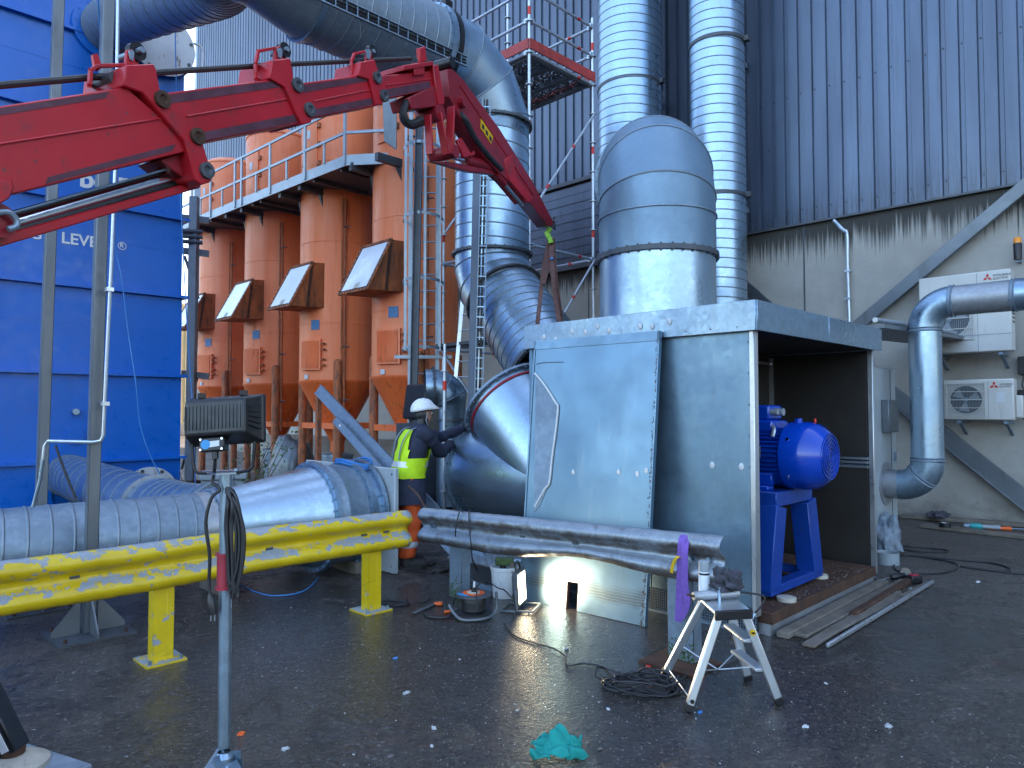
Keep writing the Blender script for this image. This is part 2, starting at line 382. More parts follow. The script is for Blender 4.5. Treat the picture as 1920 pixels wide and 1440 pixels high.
def mk_ground():
    t = NT('wet_asphalt')
    n1 = t.noise(.55, 7, .62); n2 = t.noise(2.1, 8, .70, .8); grit = t.noise(75, 4, .8); st = t.voro(46); mid = t.noise(13, 6, .75)
    cell = t.n('ShaderNodeSeparateColor'); t.l(t.voro(62, 'Color'), cell.inputs[0])
    c = t.mix(t.ramp(n1, .34, .66), (.066, .055, .047), (.118, .098, .085))
    c = t.mix(t.ramp(n2, .46, .66, 0, .75), c, (.145, .121, .104))
    c = t.mix(t.ramp(t.noise(1.5, 7, .68, .5), .56, .66, 0, .75), c, (.120, .062, .046))           # rusty run-off
    c = t.mix(t.ramp(t.noise(.9, 6, .7, .4), .58, .66, 0, .8), c, (.032, .029, .028))               # oil
    c = t.mix(t.ramp(mid, .48, .68, 0, .7), c, (.036, .032, .031))
    c = t.mix(t.ramp(grit, .54, .70, 0, .55), c, (.17, .158, .148))
    c = t.mix(t.ramp(cell.outputs[0], .93, .97, 0, .6), c, (.26, .25, .24))                        # pale stones
    c = t.mix(t.ramp(cell.outputs[1], .74, .82, 0, .7), c, (.030, .027, .027))
    c = t.mix(t.ramp(t.noise(1.3, 5), .62, .72, 0, .5), c, (.060, .072, .038))                       # algae
    # wetness: strongest on the low spot before the fan housing, drying towards the edges of the yard
    dv = t.n('ShaderNodeVectorMath', operation='DISTANCE'); dv.inputs[1].default_value = (3.9, 3.7, 0); t.l(t.pos(), dv.inputs[0])
    low = t.ramp(dv.outputs['Value'], 1.0, 5.5, .15, -.04)
    wet = t.ramp(t.math('ADD', t.math('ADD', t.math('MULTIPLY', n1, .45), t.math('MULTIPLY', n2, .55)), low), .50, .58)
    c = t.mix(wet, c, t.mix(.58, c, (.016, .014, .013)))
    t.set(c, t.ramp(wet, 0, 1, .50, .10)); t.b.inputs['Specular IOR Level'].default_value = .55
    h = t.math('ADD', t.math('MULTIPLY', grit, t.ramp(wet, 0, 1, 1.0, .20)), t.math('MULTIPLY', st, t.ramp(wet, 0, 1, .9, .22)))
    h = t.math('ADD', h, t.math('MULTIPLY', mid, t.ramp(wet, 0, 1, 1.2, .5)))
    t.bump(h, .8, .012); return t.m
MT['ground'] = mk_ground()
def emit(name, c, s):
    t = NT(name); t.set(c, .4); t.b.inputs['Emission Color'].default_value = (*c, 1); t.b.inputs['Emission Strength'].default_value = s; return t.m
MT['led'] = emit('lit_led_panel', (1, .84, .56), 2.6)
def txt(name, s, size, loc, rot, mat, parent, ext=.002, align='LEFT', sx=1, bold=0):
    cu = bpy.data.curves.new(name, 'FONT'); cu.body = s; cu.size = size; cu.extrude = ext; cu.align_x = align; cu.offset = bold
    tmp = bpy.data.objects.new(name, cu); col.objects.link(tmp)
    me = bpy.data.meshes.new_from_object(tmp.evaluated_get(bpy.context.evaluated_depsgraph_get())); bpy.data.objects.remove(tmp)
    me.name = name
    m = Matrix.Translation(V(loc)) @ rot.to_4x4() @ Matrix.Diagonal((sx, 1, 1, 1))
    me.transform(m); return link(name, me, mat, parent)
ROT_FACE_Y = Matrix(((1, 0, 0), (0, 0, -1), (0, 1, 0)))       # text reading along +X on a face that looks to -Y
ROT_FACE_X = Matrix(((0, 0, -1), (-1, 0, 0), (0, 1, 0)))      # text reading along -Y on a face that looks to -X
# ================================================================ ground
m = MB(); m.quad((-300, -300, 0), (300, -300, 0), (300, 300, 0), (-300, 300, 0)); struct(m.build('ground', MT['ground'], smooth=False))

# ================================================================ factory building (wall plane X = 12.5)
WX = 12.5
fac = thing('factory_building', 'tall factory building clad in dark ribbed sheeting above a stained concrete base', 'building', (WX, 10, 0))
m = MB(); m.bb((WX + .06, -14, 0), (WX + .5, 33, 5.25)); m.build('concrete_base_wall', MT['conc'], fac)
m = MB()
for y in (-9.5, -4.6, .3, 5.2, 10.1, 15.0): m.bb((WX + .052, y - .012, 0), (WX + .07, y + .012, 5.2))
m.each('panel_joint', MT['steel_dark'], fac)
m = MB(); m.bb((WX + .20, -14, 5.0), (WX + 26, 33, 23)); m.build('upper_core', MT['steel_dark'], fac)
# profiled sheets, 1 m wide with four ribs each
PITCH_R = .25
def sheet_mesh(z0, z1):
    m = MB(); prof = []
    for i in range(4):
        y = i * PITCH_R
        prof += [(0.0, y), (0.0, y + .165), (.042, y + .180), (.042, y + .235)]
    prof.append((0.0, 1.0))
    vs = [V((x, y, z)) for z in (z0, z1) for x, y in prof]; n = len(prof)
    m.add(vs, [(i, i + 1, n + i + 1, n + i) for i in range(n - 1)]); return m
LOUV = (9.75, 12.75)
full = sheet_mesh(0, 17.9); first = None
cutm = sheet_mesh(0, 16.0)
lo_first = None
for i in range(-14, 33):
    high = LOUV[0] - .3 < i + .5 < LOUV[1] + .3
    if high:
        if lo_first is None: o = lo_first = cutm.build('cladding_sheet', MT['clad'], fac, smooth=False, local=True)
        else: o = lo_first.copy(); col.objects.link(o)
        o.location = (0, i - 10, 6.98)
    else:
        if first is None: o = first = full.build('cladding_sheet', MT['clad'], fac, smooth=False, local=True)
        else: o = first.copy(); col.objects.link(o)
        o.location = (0, i - 10, 5.02)
m = MB(); m.bb((WX - .02, -14, 4.985), (WX + .2, 9.0, 5.02)); m.build('drip_flashing', MT['steel_dark'], fac)
m = MB(); m.bb((WX - .01, 33, 0), (WX + .5, 33.25, 23)); m.build('corner_flashing', MT['walk'], fac)
# fixing screws in the troughs (small dark dots)
m = MB()
for i in range(-20, 36):
    y = i * .25 + .207 - .0
    for z in (5.25, 7.35):
        if LOUV[0] - 1 < y < LOUV[1] + 1: continue
        m.cyl((WX + .043, y, z + .02 * math.sin(i * 7)), (WX + .030, y, z + .02 * math.sin(i * 7)), .012, n=6)
m.build('fixing_screw', MT['black'], fac, kind='stuff')
# louvre band between cladding and concrete
m = MB(); m.bb((WX + .02, 8.95, 5.0), (WX + .2, 13.05, 6.98)); m.build('louvre_backing', MT['steel_dark'], fac)
for k in range(9):
    z = 5.12 + k * .205
    m = MB(); m.beam((WX - .005 - .01 * (k % 2), 8.95, z), (WX - .005 - .01 * (k % 2), 13.05, z), .014, .192); m.build('louvre_slat', MT['clad'], fac)
m = MB(); m.bb((WX - .09, 8.9, 4.92), (WX + .1, 13.1, 5.03)); m.bb((WX - .09, 8.9, 6.9), (WX + .06, 13.1, 6.99)); m.each('louvre_frame', MT['steel_dark'], fac)
# steel wall bracing, flat bars bolted to the concrete
def brace(a, b, w, mt):
    a, b = V(a), V(b); m = MB(); m.beam(a, b, w, .05, up=(-1, 0, 0))
    d, s, u = frame(b - a, (-1, 0, 0))
    m.beam(a + s * w / 2 + u * .05, b + s * w / 2 + u * .05, .014, .10, up=(-1, 0, 0)); m.build('brace', mt, fac, bevel=.004)
brace(onX(1600, 618, WX - .05), onX(1930, 342, WX - .05), .20, MT['steel_post'])
brace(onX(1382, 525, WX - .05), onX(1478, 610, WX - .05), .22, MT['steel_dark'])
brace(onX(1655, 724, WX - .05), onX(1955, 962, WX - .05), .24, MT['steel_post'])
# conduit on the wall
t = thing('wall_conduit', 'galvanised cable conduit running down the concrete wall from the cladding edge', 'conduit', (WX, 5.0, 3.2))
p = [onX(1563, 413, WX - .06), onX(1580, 430, WX - .05), onX(1588, 440, WX - .03), onX(1589, 500, WX - .02), onX(1593, 620, WX - .02)]
MB().tube(spline(p, 6), .028, 8).build('pipe', MT['tube'], t)
m = MB()
for y in (508, 560): q = onX(1590, y, WX - .02); m.box(q, (.07, .10, .035))
m.each('clamp', MT['tube'], t)
MB().tube(spline([onX(1563, 413, WX - .06), onX(1575, 428, WX - .1), onX(1587, 437, WX - .06)], 6), .016, 6).build('flexible_end', MT['galv_dull'], t)
# beacon
q = onX(1908, 465, WX - .1); t = thing('warning_beacon', 'black warning beacon with amber cap on the concrete wall', 'beacon', q)
MB().lathe(q, (0, 0, 1), [(-.17, .05), (.06, .055), (.08, .045)], 16, True, True).build('body', MT['black'], t)
MB().lathe(q, (0, 0, 1), [(.07, .05), (.13, .05), (.155, .035), (.16, .001)], 16, True).build('lens', MT['amber'], t)
MB().bb(q + V((0, -.02, -.2)), q + V((.16, .02, -.165))).build('bracket', MT['galv_dull'], t)
# small junction boxes at the frame edge
for (px, py, h) in ((1921, 685, .26), (1921, 745, .22)):
    q = onX(px, py, WX - .05); t = thing('junction_box', 'small black junction box with looping cable beside the ' + ('upper' if py < 700 else 'lower') + ' air conditioner', 'junction box', q)
    MB().bb(q + V((-.02, -.08, -h / 2)), q + V((.11, .08, h / 2))).build('case', MT['black'], t, bevel=.01)
    MB().tube(spline([q + V((.04, 0, -h / 2)), q + V((0, .03, -h / 2 - .18)), q + V((.05, -.1, -h / 2 - .25)), q + V((.1, -.2, -h / 2))], 6), .012, 6).build('cable', MT['cable'], t)

# ================================================================ air conditioners
def aircon(name, label, px0, px1, py0, py1, depth, big):
    a = onX(px0, py0, WX - depth); b = onX(px1, py1, WX - depth)
    X = WX - depth; y1, y0 = a.y, b.y; z1, z0 = a.z, b.z
    t = thing(name, label, 'air conditioner', (X, (y0 + y1) / 2, z0))
    w, h = y1 - y0, z1 - z0
    m = MB(); m.bb((X, y0, z0), (WX - .16, y1, z1)); m.build('casing', MT['offwhite'], t, bevel=.018, seg=2)
    m = MB()
    for yy in (y0 + w * .12, y1 - w * .22):
        m.beam((X + .02, yy, z0 - .03), (WX + .06, yy, z0 - .03), .05, .04); m.beam((X + .1, yy, z0 - .05), (WX + .06, yy, z0 - .22), .04, .03)
    m.each('wall_bracket', MT['galv_dull'], t)
    m = MB(); m.bb((X - .004, y0 + w * .345, z0 + .01), (X + .001, y0 + w * .35, z1 - .02))
    if big: m.bb((X - .004, y0, z0 + h * .21), (X + .001, y1, z0 + h * .217))
    m.each('casing_seam', MT['grey_plastic'], t)
    rr = min(h * .36, w * .29); cy, cz = y0 + w * .665, z0 + h * (.53 if big else .5)
    if big: rr = w * .24; cz = z0 + h * .44
    MB().lathe((X - .003, cy, cz), (1, 0, 0), [(0, .001), (0, rr)], 40).build('fan_opening', MT['steel_dark'], t)
    MB().lathe((X - .012, cy, cz), (1, 0, 0), [(.012, rr + .02), (0, rr + .012), (0, rr - .01), (.012, rr - .012)], 40).build('fan_ring', MT['offwhite'], t)
    m = MB()
    for k in range(3):
        a0 = k * 2.09 + .4
        m.prism([V((X - .004, cy + math.cos(a0 + q) * rr * f, cz + math.sin(a0 + q) * rr * f)) for q, f in ((0, .18), (-.1, .85), (.7, .9), (.6, .2))], (-.002, 0, 0))
    m.each('fan_blade', MT['grey_plastic'], t)
    MB().lathe((X - .008, cy, cz), (1, 0, 0), [(0, .001), (0, rr * .16), (.006, rr * .16)], 18).build('fan_hub', MT['galv_dull'], t)
    ring = rr * 1.12; g = MB(); wires = 26
    for k in range(wires):
        yy = cy - ring + 2 * ring * (k + .5) / wires; g.beam((X - .022, yy, cz - ring), (X - .022, yy, cz + ring), .0035, .0035)
    g.build('grille_wires', MT['grey_plastic'], t)
    m = MB()
    for k in range(5): zz = cz - ring + 2 * ring * k / 4; m.beam((X - .027, cy - ring, zz), (X - .027, cy + ring, zz), .010, .010)
    m.tube([(X - .026, cy + sy * ring * 1.02, cz + sz * ring * 1.02) for sy, sz in ((-1, -1), (1, -1), (1, 1), (-1, 1))], .007, 6, closed=True)
    m.build('grille_frame', MT['offwhite'], t)
    # logo: three red diamonds and the maker's name
    lw = w * .030 if big else w * .040; ly = y0 + w * (.235 if big else .265); lz = z1 - h * (.085 if big else .16)
    def dia(cyy, czz, rot):
        c_, s_ = math.cos(rot), math.sin(rot); P = [(0, 0), (lw * .5, lw * .87), (0, lw * 1.74), (-lw * .5, lw * .87)]
        return [V((X - .003, cyy - (x * c_ - y * s_), czz + (x * s_ + y * c_))) for x, y in P]
    m = MB()
    for rt in (0, R(120), R(240)): m.prism(dia(ly, lz, rt), (-.003, 0, 0))
    m.build('logo', MT['red_tape'], t)
    ts = w * .036
    txt('maker_name', 'MITSUBISHI', ts, (X - .002, ly - lw * 1.9, lz + ts * .2), ROT_FACE_X, MT['steel_dark'], t)
    txt('maker_name', 'ELECTRIC', ts, (X - .002, ly - lw * 1.9, lz - ts * .85), ROT_FACE_X, MT['steel_dark'], t)
    m = MB(); q = (y0 + w * .17, z0 + h * (.70 if big else .55)); m.bb((X - .004, q[0] - w * .05, q[1] - h * .11), (X - .001, q[0] + w * .065, q[1] + h * .12)); m.build('label_sheet', MT['paper'], t)
    if big:
        m = MB(); m.bb((X - .006, y0 + w * .04, z0 + h * .54), (X - .001, y0 + w * .11, z0 + h * .62)); m.build('label_sheet', MT['paper'], t)
        m = MB()
        for k in range(7): m.bb((X + .07, y0 - .004, z0 + h * (.35 + .05 * k)), (X + .22, y0 + .002, z0 + h * (.37 + .05 * k)))
        m.each('side_louvre', MT['steel_dark'], t)
    else:
        MB().bb((X + .08, y0 - .09, z0 + .03), (WX - .2, y0, z0 + h * .6)).build('valve_cover', MT['offwhite'], t, bevel=.02, seg=2)
    return t
aircon('air_conditioner', 'larger air conditioner unit on the wall behind the bent exhaust pipe', 1722, 1898, 523, 657, .42, True)
aircon('air_conditioner', 'smaller air conditioner unit low on the wall with its round fan in full view', 1768, 1902, 713, 788, .40, False)

# ================================================================ helpers for round ducts
def flange(m, p, d, r, w=.035, h=.045, bolts=0, n=40):
    d = V(d).normalized()
    m.lathe(V(p) - d * w / 2, d, [(0, r), (0, r + h), (w, r + h), (w, r)], n)
    if bolts:
        _, s, u = frame(d)
        for k in range(bolts):
            a = 2 * math.pi * k / bolts; q = V(p) + (s * math.cos(a) + u * math.sin(a)) * (r + h * .6)
            m.cyl(q - d * (w / 2 + .014), q + d * (w / 2 + .014), .011, n=6)
def spiral(a, b, r, parent, mat, pitch=.14, name='spiral_section', phase=0):
    a, b = V(a), V(b); L = (b - a).length; d, s, u = frame(b - a)
    o = MB().lathe(a, d, [(0, r), (L, r)], 48).build(name, mat, parent, ang=50)
    turns = L / pitch; N = int(turns * 40); P = []
    m = MB(); vs = []; w = .011; hh = .008
    for i in range(N + 1):
        tt = i / 40; an = 2 * math.pi * tt + phase; e = s * math.cos(an) + u * math.sin(an); x = tt * pitch
        for dx, dr in ((-w, .0005), (-w * .35, hh), (w * .35, hh), (w, .0005)): vs.append(a + d * min(max(x + dx, 0), L) + e * (r + dr))
    fs = [(4 * i + k, 4 * i + k + 1, 4 * i + k + 5, 4 * i + k + 4) for i in range(N) for k in range(3)]
    m.add(vs, fs).build('spiral_seam', MT['seam'], o)
    return o
def elbow_segments(p, d0, d1, rad, r, parent, mat, nseg=4, name='elbow_segment', seam=True):
    """a lobster-back elbow: straight mitred pieces"""
    pts = bend(p, d0, d1, rad, nseg)
    # polyline through tangent points: first, intersections, last
    d0, d1 = V(d0).normalized(), V(d1).normalized(); ang = d0.angle(d1); ax = d0.cross(d1).normalized(); st = ang / nseg
    L = rad * math.tan(st / 2); path = [V(p)]; d = d0.copy(); q = V(p)
    for i in range(nseg):
        q = q + d * L; path.append(q.copy()); d = Matrix.Rotation(st, 3, ax) @ d; q = q + d * L
    path.append(q)
    # rings at each mitre
    rings = []; n = 48
    side = ax
    for i, c in enumerate(path):
        if i == 0: t = d0
        elif i == len(path) - 1: t = d
        else: t = ((path[i] - path[i - 1]).normalized() + (path[i + 1] - path[i]).normalized()).normalized()
        up_ = side.cross(t).normalized(); k = 1 / math.cos(st / 2) if 0 < i < len(path) - 1 else 1
        rings.append([c + side * (math.cos(2 * math.pi * j / n) * r) + up_ * (math.sin(2 * math.pi * j / n) * r * k) for j in range(n)])
    for i in range(len(rings) - 1):
        m = MB(); m.add(rings[i] + rings[i + 1], [(j, (j + 1) % n, n + (j + 1) % n, n + j) for j in range(n)]); o = m.build(name, mat, parent, ang=50)
        if seam and 0 < i: MB().tube(rings[i], .011, 6, closed=True).build('seam', MT['seam'], o)
    return path[-1], d

# ================================================================ two stacks by the wall
def stack_bands(t, x, y, r, zs, m=None):
    for z in zs:
        m = MB(); m.lathe((x, y, z - .03), (0, 0, 1), [(0, r), (0, r + .02), (.06, r + .02), (.06, r)], 40)
        m.box((x + .1, y - r - .05, z), (.10, .09, .09)); m.build('pipe_clamp', MT['steel_dark'], t)
        MB().bb((x + r * .7, y - .06, z - .05), (WX + .06, y + .06, z + .05)).build('wall_bracket', MT['galv_dull'], t)
# right stack
rs_c = onD(1346, 300, 12.55); rx, ry = rs_c.x, rs_c.y; rr = 50.5 / FPX * 12.55
t = thing('exhaust_stack', 'tall slim spiral-seamed exhaust stack fixed to the wall beside the bare cladding', 'stack', (rx, ry, 0))
spiral((rx, ry, 0), (rx, ry, 15), rr, t, MT['galv_new'], .168, 'pipe')
stack_bands(t, rx, ry, rr, (5.45, 8.22, 11.2))
# left stack with the horizontal run from the fan elbow
ls_c = onD(1181, 150, 13.9); lx, ly = ls_c.x, ls_c.y; lr = 60 / FPX * 13.9
# fan discharge elbow on the housing
ec = onD(1232, 500, 7.5); ex, ey, er = ec.x, ec.y, .605
ELZ = 4.30
fd = thing('fan_discharge_duct', 'wide grey discharge duct rising from the fan housing and bending back like a dome', 'duct', (ex, ey, 2.5))
hd = (V((lx, ly, 0)) - V((ex, ey, 0))).normalized()
MB().lathe((ex, ey, 2.3), (0, 0, 1), [(0, er), (.98, er)], 56).build('lower_section', MT['galv_new'], fd, ang=50)
m = MB(); flange(m, (ex, ey, 3.30), (0, 0, 1), er, .05, .035, 34, 56); m.build('flange', MT['steel_dark'], fd)
MB().lathe((ex, ey, 3.32), (0, 0, 1), [(0, er + .006), (.40, er + .006)], 56).build('collar_section', MT['dome'], fd, ang=50)
eb = .88; zb = 3.71
m = MB(); m.lathe((ex, ey, zb - .012), (0, 0, 1), [(0, er + .008), (.006, er + .02), (.018, er + .02), (.024, er + .008)], 56); m.build('seam', MT['galv_dull'], fd)
endp, endd = elbow_segments((ex, ey, zb), (0, 0, 1), hd, .66, er + .004, fd, MT['dome'], 3)
m = MB(); flange(m, endp, hd, er, .06, .06, 26, 48); m.build('flange', MT['galv_dull'], fd)
t2 = thing('discharge_stack', 'wide spiral-seamed discharge stack fed from the domed elbow behind it', 'stack', (lx, ly, 0))
zc = endp.z; run = V((lx, ly, zc)) - hd * 1.3
spiral(endp + hd * .03, run, er, t2, MT['galv'], .16, 'horizontal_run')
ep, ed = elbow_segments(run, hd, (0, 0, 1), 1.3 - .02, er, t2, MT['galv'], 4)
spiral(ep, (lx, ly, 15), lr, t2, MT['galv_new'], .175, 'pipe')
stack_bands(t2, lx, ly, lr, (8.05, 12.0))
m = MB(); m.bb((lx - .08, ly - .08, 0), (lx + .08, ly + .08, zc - er - .02)); m.bb((lx - .4, ly - .12, zc - er - .1), (lx + .4, ly + .12, zc - er + .02)); m.build('support_leg', MT['steel_dark'], t2)

# ================================================================ fan housing (sheet-metal box)
BX0, BX1, BY0, BY1, BZ = 5.12, 7.76, 2.52, 4.84, 2.52
hb = thing('fan_housing', 'galvanised sheet-metal fan housing open on one side with flat roof', 'housing', (6.4, 3.7, 0))
mg = MT['galv_sheet']
m = MB(); m.bb((BX0, BY0 + .03, .20), (BX0 + .05, 3.45, 2.31)); m.build('front_panel', mg, hb, bevel=.003)
m = MB(); m.bb((BX0, 3.456, .20), (BX0 + .05, BY1, 2.31)); m.build('front_panel', mg, hb, bevel=.003)
m = MB(); m.bb((BX0 - .012, BY0 - .012, .14), (BX0 + .06, BY0 + .028, 2.31)); m.build('corner_post', MT['alu'], hb, bevel=.004)
m = MB(); m.bb((BX0 - .01, BY1 - .02, .02), (BX0 + .06, BY1 + .03, 2.31)); m.build('corner_post', mg, hb, bevel=.004)
m = MB(); m.bb((BX1 - .03, BY0, .04), (BX1 + .02, BY0 + .05, 2.31)); m.build('corner_post', MT['alu'], hb, bevel=.004)
m = MB(); m.bb((BX1, BY0 + .052, .04), (BX1 + .04, BY1, 2.31)); m.build('side_panel', mg, hb)
m = MB(); m.bb((BX0 + .06, BY1 - .05, .04), (BX1, BY1, 2.31)); m.build('rear_panel', mg, hb)
m = MB(); m.bb((BX1 - .05, BY0 + .055, 1.22), (BX1 - .006, 3.585, 2.30)); m.build('lining_board', MT['brown_dark'], hb)
m = MB(); m.bb((BX1 - .05, BY0 + .055, .06), (BX1 - .006, 3.585, 1.10)); m.build('lining_board', MT['brown_dark'], hb)
m = MB()
for z in (1.115, 1.16, 1.20): m.bb((BX1 - .06, BY0 + .055, z - .012), (BX1 - .01, 3.58, z + .010))
m.each('lining_rail', MT['alu'], hb)
m = MB(); m.bb((BX0 + .052, 3.60, .06), (BX1 - .01, 3.64, 2.30)); m.build('partition', MT['brown_dark'], hb)
m = MB(); m.bb((BX1 - .075, 3.555, .2), (BX1 - .04, 3.597, 2.28)); m.bb((BX0 + .08, 3.57, 2.2), (BX1 - .05, 3.598, 2.23)); m.each('partition_trim', MT['alu'], hb)
m = MB(); m.bb((BX0 + .052, BY0 + .06, .25), (BX0 + .07, 3.59, 2.30)); m.build('lining_board', MT['brown_dark'], hb)
m = MB(); m.bb((BX0 - .035, BY0 - .035, 2.315), (BX1 + .06, BY1 + .04, 2.36)); m.build('roof_underside', MT['brown_dark'], hb)
m = MB(); m.bb((BX0 - .04, BY0 - .04, 2.362), (BX1 + .065, BY1 + .045, BZ - .02)); m.build('roof_sheet', mg, hb)
# fascia strips with overlaps
for y0, y1, o in ((BY0 - .05, 3.72, 0), (3.70, BY1 + .05, .004)):
    m = MB(); m.bb((BX0 - .058 - o, y0, 2.30), (BX0 - .043 - o, y1, BZ + .012)); m.build('fascia', MT['galv'], hb, bevel=.003)
m = MB(); m.bb((BX0 - .043, BY0 - .060, 2.30), (6.46, BY0 - .044, BZ + .010)); m.build('fascia', MT['galv'], hb, bevel=.003)
m = MB(); m.bb((6.45, BY0 - .064, 2.30), (BX1 + .07, BY0 - .046, BZ + .006)); m.build('fascia', MT['galv'], hb, bevel=.003)
m = MB(); m.bb((BX0 - .05, BY1 + .046, 2.30), (BX1 + .07, BY1 + .06, BZ)); m.build('fascia', MT['galv'], hb)
# ventilation grille below the front panels
m = MB(); m.bb((BX0 + .03, BY0, .015), (BX0 + .04, BY1, .20)); m.build('grille_backing', MT['black'], hb)
m = MB()
for k in range(118): y = BY0 + .01 + k * .0203; m.bb((BX0 + .012, y, .02), (BX0 + .017, y + .004, .20))
for k in range(9): z = .025 + k * .0215; m.bb((BX0 + .016, BY0, z), (BX0 + .020, BY1, z + .004))
m.build('ventilation_mesh', MT['galv_dull'], hb)
m = MB(); m.bb((BX0 + .002, BY0, 0), (BX0 + .05, BY1, .018)); m.build('base_angle', MT['galv_dull'], hb)
# rivets and white sealant dabs
m = MB()
for k in range(11):
    y = 2.62 + k * .225; m.cyl((BX0 - .058, y, 2.335), (BX0 - .064, y, 2.335), .006, n=8)
for k in range(9): z = .3 + k * .24; m.cyl((BX0 - .001, 2.56, z), (BX0 - .014, 2.56, z), .006, n=8)
m.build('rivet', MT['galv_dull'], hb)
for px, py in ((1020, 632), (1042, 637), (1073, 622), (1097, 623), (1120, 612), (1142, 620), (1200, 612), (1222, 612), (1255, 603), (1335, 872), (1390, 875)):
    q = onX(px, py, BX0 - .064 if py < 700 else BX0 - .002); m = MB(); m.sphere(q, .022, 5, (.25, 1, 1.3)); m.build('sealant_dab', MT['seal'], hb)

# ---------------------------------------------------------------- leaning removed panel
def on_panel(px, py, n=None):
    return hit(px, py, PA, PN)
PA = onZ(1210, 1176, .0); top_r = onX(1238, 620, BX0 - .10); bl = onZ(974, 1122, .0)
PN = (top_r - PA).cross(bl - PA).normalized()
if PN.x > 0: PN = -PN
pts = [on_panel(1210, 1175), on_panel(1238, 620), on_panel(1003, 640), on_panel(974, 1122)]
pts[3].z = max(pts[3].z, 0); pts[0].z = max(pts[0].z, 0)
ex_ = (pts[3] - pts[0]).normalized(); 
pan = thing('leaning_panel', 'removed galvanised side panel with a cut-out leaning against the fan housing', 'panel', (pts[0] + pts[3]) / 2)
a, b, c_, d_ = pts
def lerp(p, q, t): return p + (q - p) * t
def uvp(u, v): return lerp(lerp(d_, a, u), lerp(c_, b, u), v)     # u: left->right, v: up
back = -PN * .035
# cut-out position in panel coordinates
hu0, hu1, hv = .40, .492, .098
def slab(u0, u1, v0, v1): return [uvp(u0, v0), uvp(u1, v0), uvp(u1, v1), uvp(u0, v1)]
def grid_face():
    us = [0, hu0, hu1, 1]; vs_ = [0, hv, 1]; m = MB()
    for i in range(3):
        for j in range(2):
            if i == 1 and j == 0: continue
            m.prism(slab(us[i], us[i + 1], vs_[j], vs_[j + 1]), back)
    return m
def mk_panel_mat():
    t = NT('panel_sheet'); base = galv('tmp')                 # start from plain zinc colours, add the dried mud line
    bpy.data.materials.remove(base)
    c = t.mix(t.ramp(t.noise((1.4, 1.4, .3), 4), .3, .7), (.14, .23, .315), (.185, .285, .37))
    c = t.mix(t.ramp(t.noise((14, 14, .6), 6, .7), .58, .75, 0, .4), c, (.30, .34, .38))
    c = t.mix(t.ramp(t.noise((25, 25, 25), 3), .72, .77, 0, .25), c, (.6, .63, .65))
    z = t.sep(2); n = t.math('MULTIPLY', t.noise((5, 5, 3), 4), .12)
    zz = t.math('SUBTRACT', z, t.math('ADD', n, .05))
    w = t.n('ShaderNodeTexWave'); w.wave_type = 'BANDS'; w.bands_direction = 'Z'; w.inputs['Scale'].default_value = 14; w.inputs['Distortion'].default_value = 3
    w.inputs['Detail'].default_value = 4; t.l(t.mapped(1), w.inputs['Vector'])
    band = t.math('MULTIPLY', t.ramp(zz, .02, .06), t.ramp(zz, .10, .17, 1, 0))
    mud = t.math('MULTIPLY', band, t.ramp(t.math('ADD', w.outputs[1], t.math('MULTIPLY', t.noise((30, 30, 60), 4), .5)), .35, .95, .2, .6))
    c = t.mix(mud, c, (.10, .085, .055))
    t.set(c, t.ramp(t.noise(3, 4), .3, .7, .30, .44), .80); t.bump(t.noise(1.6, 2), .10, .08); return t.m
pm = mk_panel_mat()
grid_face().build('sheet', pm, pan)
m = MB()
for u0, u1, v0, v1 in ((0, 1, .965, 1), (0, .012, 0, 1), (.985, 1, 0, 1)): m.prism([p + PN * .004 for p in slab(u0, u1, v0, v1)], PN * .004)
m.each('edge_fold', MT['galv_sheet'], pan)
m = MB()
for q0, q1 in (((hu0, 0), (hu0, hv)), ((hu0, hv), (hu1, hv)), ((hu1, hv), (hu1, 0))):
    m.beam(uvp(*q0) + back * .5, uvp(*q1) + back * .5, .012, .03, up=PN)
m.build('insulation_edge', MT['rust'], pan)
# sealant outline of the patched opening, and the darker patch it encloses
poly = [(1004, 700), (1022, 722), (1043, 755), (1047, 765), (1044, 800), (1036, 860), (1031, 905), (1022, 918), (1004, 950)]
P = [on_panel(x, y) + PN * .010 for x, y in poly]
MB().tube(spline(P, 5), .011, 6).build('sealant_bead', MT['seal'], pan)
Pl = [on_panel(x, y) + PN * .0015 for x, y in ((1005, 702), (1043, 757), (1045, 790), (1031, 905), (1012, 950), (1002, 960))]
MB().prism(Pl, PN * .004).build('patch', MT['galv_dull'], pan)
for px, py in ((1075, 885), (1160, 885), (1195, 888), (1212, 882)):
    m = MB(); m.sphere(on_panel(px, py) + PN * .002, .018, 5, (.4, 1, 1.3)); m.build('sealant_dab', MT['seal'], pan)
MB().tube(spline([on_panel(1006, 683) + PN * .004, on_panel(1020, 680) + PN * .004, on_panel(1058, 679) + PN * .004], 4), .003, 5).build('scratch_wire', MT['steel_dark'], pan)
m = MB()
for k in range(420):
    v = random.random(); u = .992 - abs(random.gauss(0, .006)) * (1 + 2 * math.exp(-v * 9)); m.sphere(uvp(u, v) + PN * .007, random.uniform(.0015, .0045), 3, (1, 1, 2.0))
m.build('grime', MT['rust'], pan, kind='stuff')

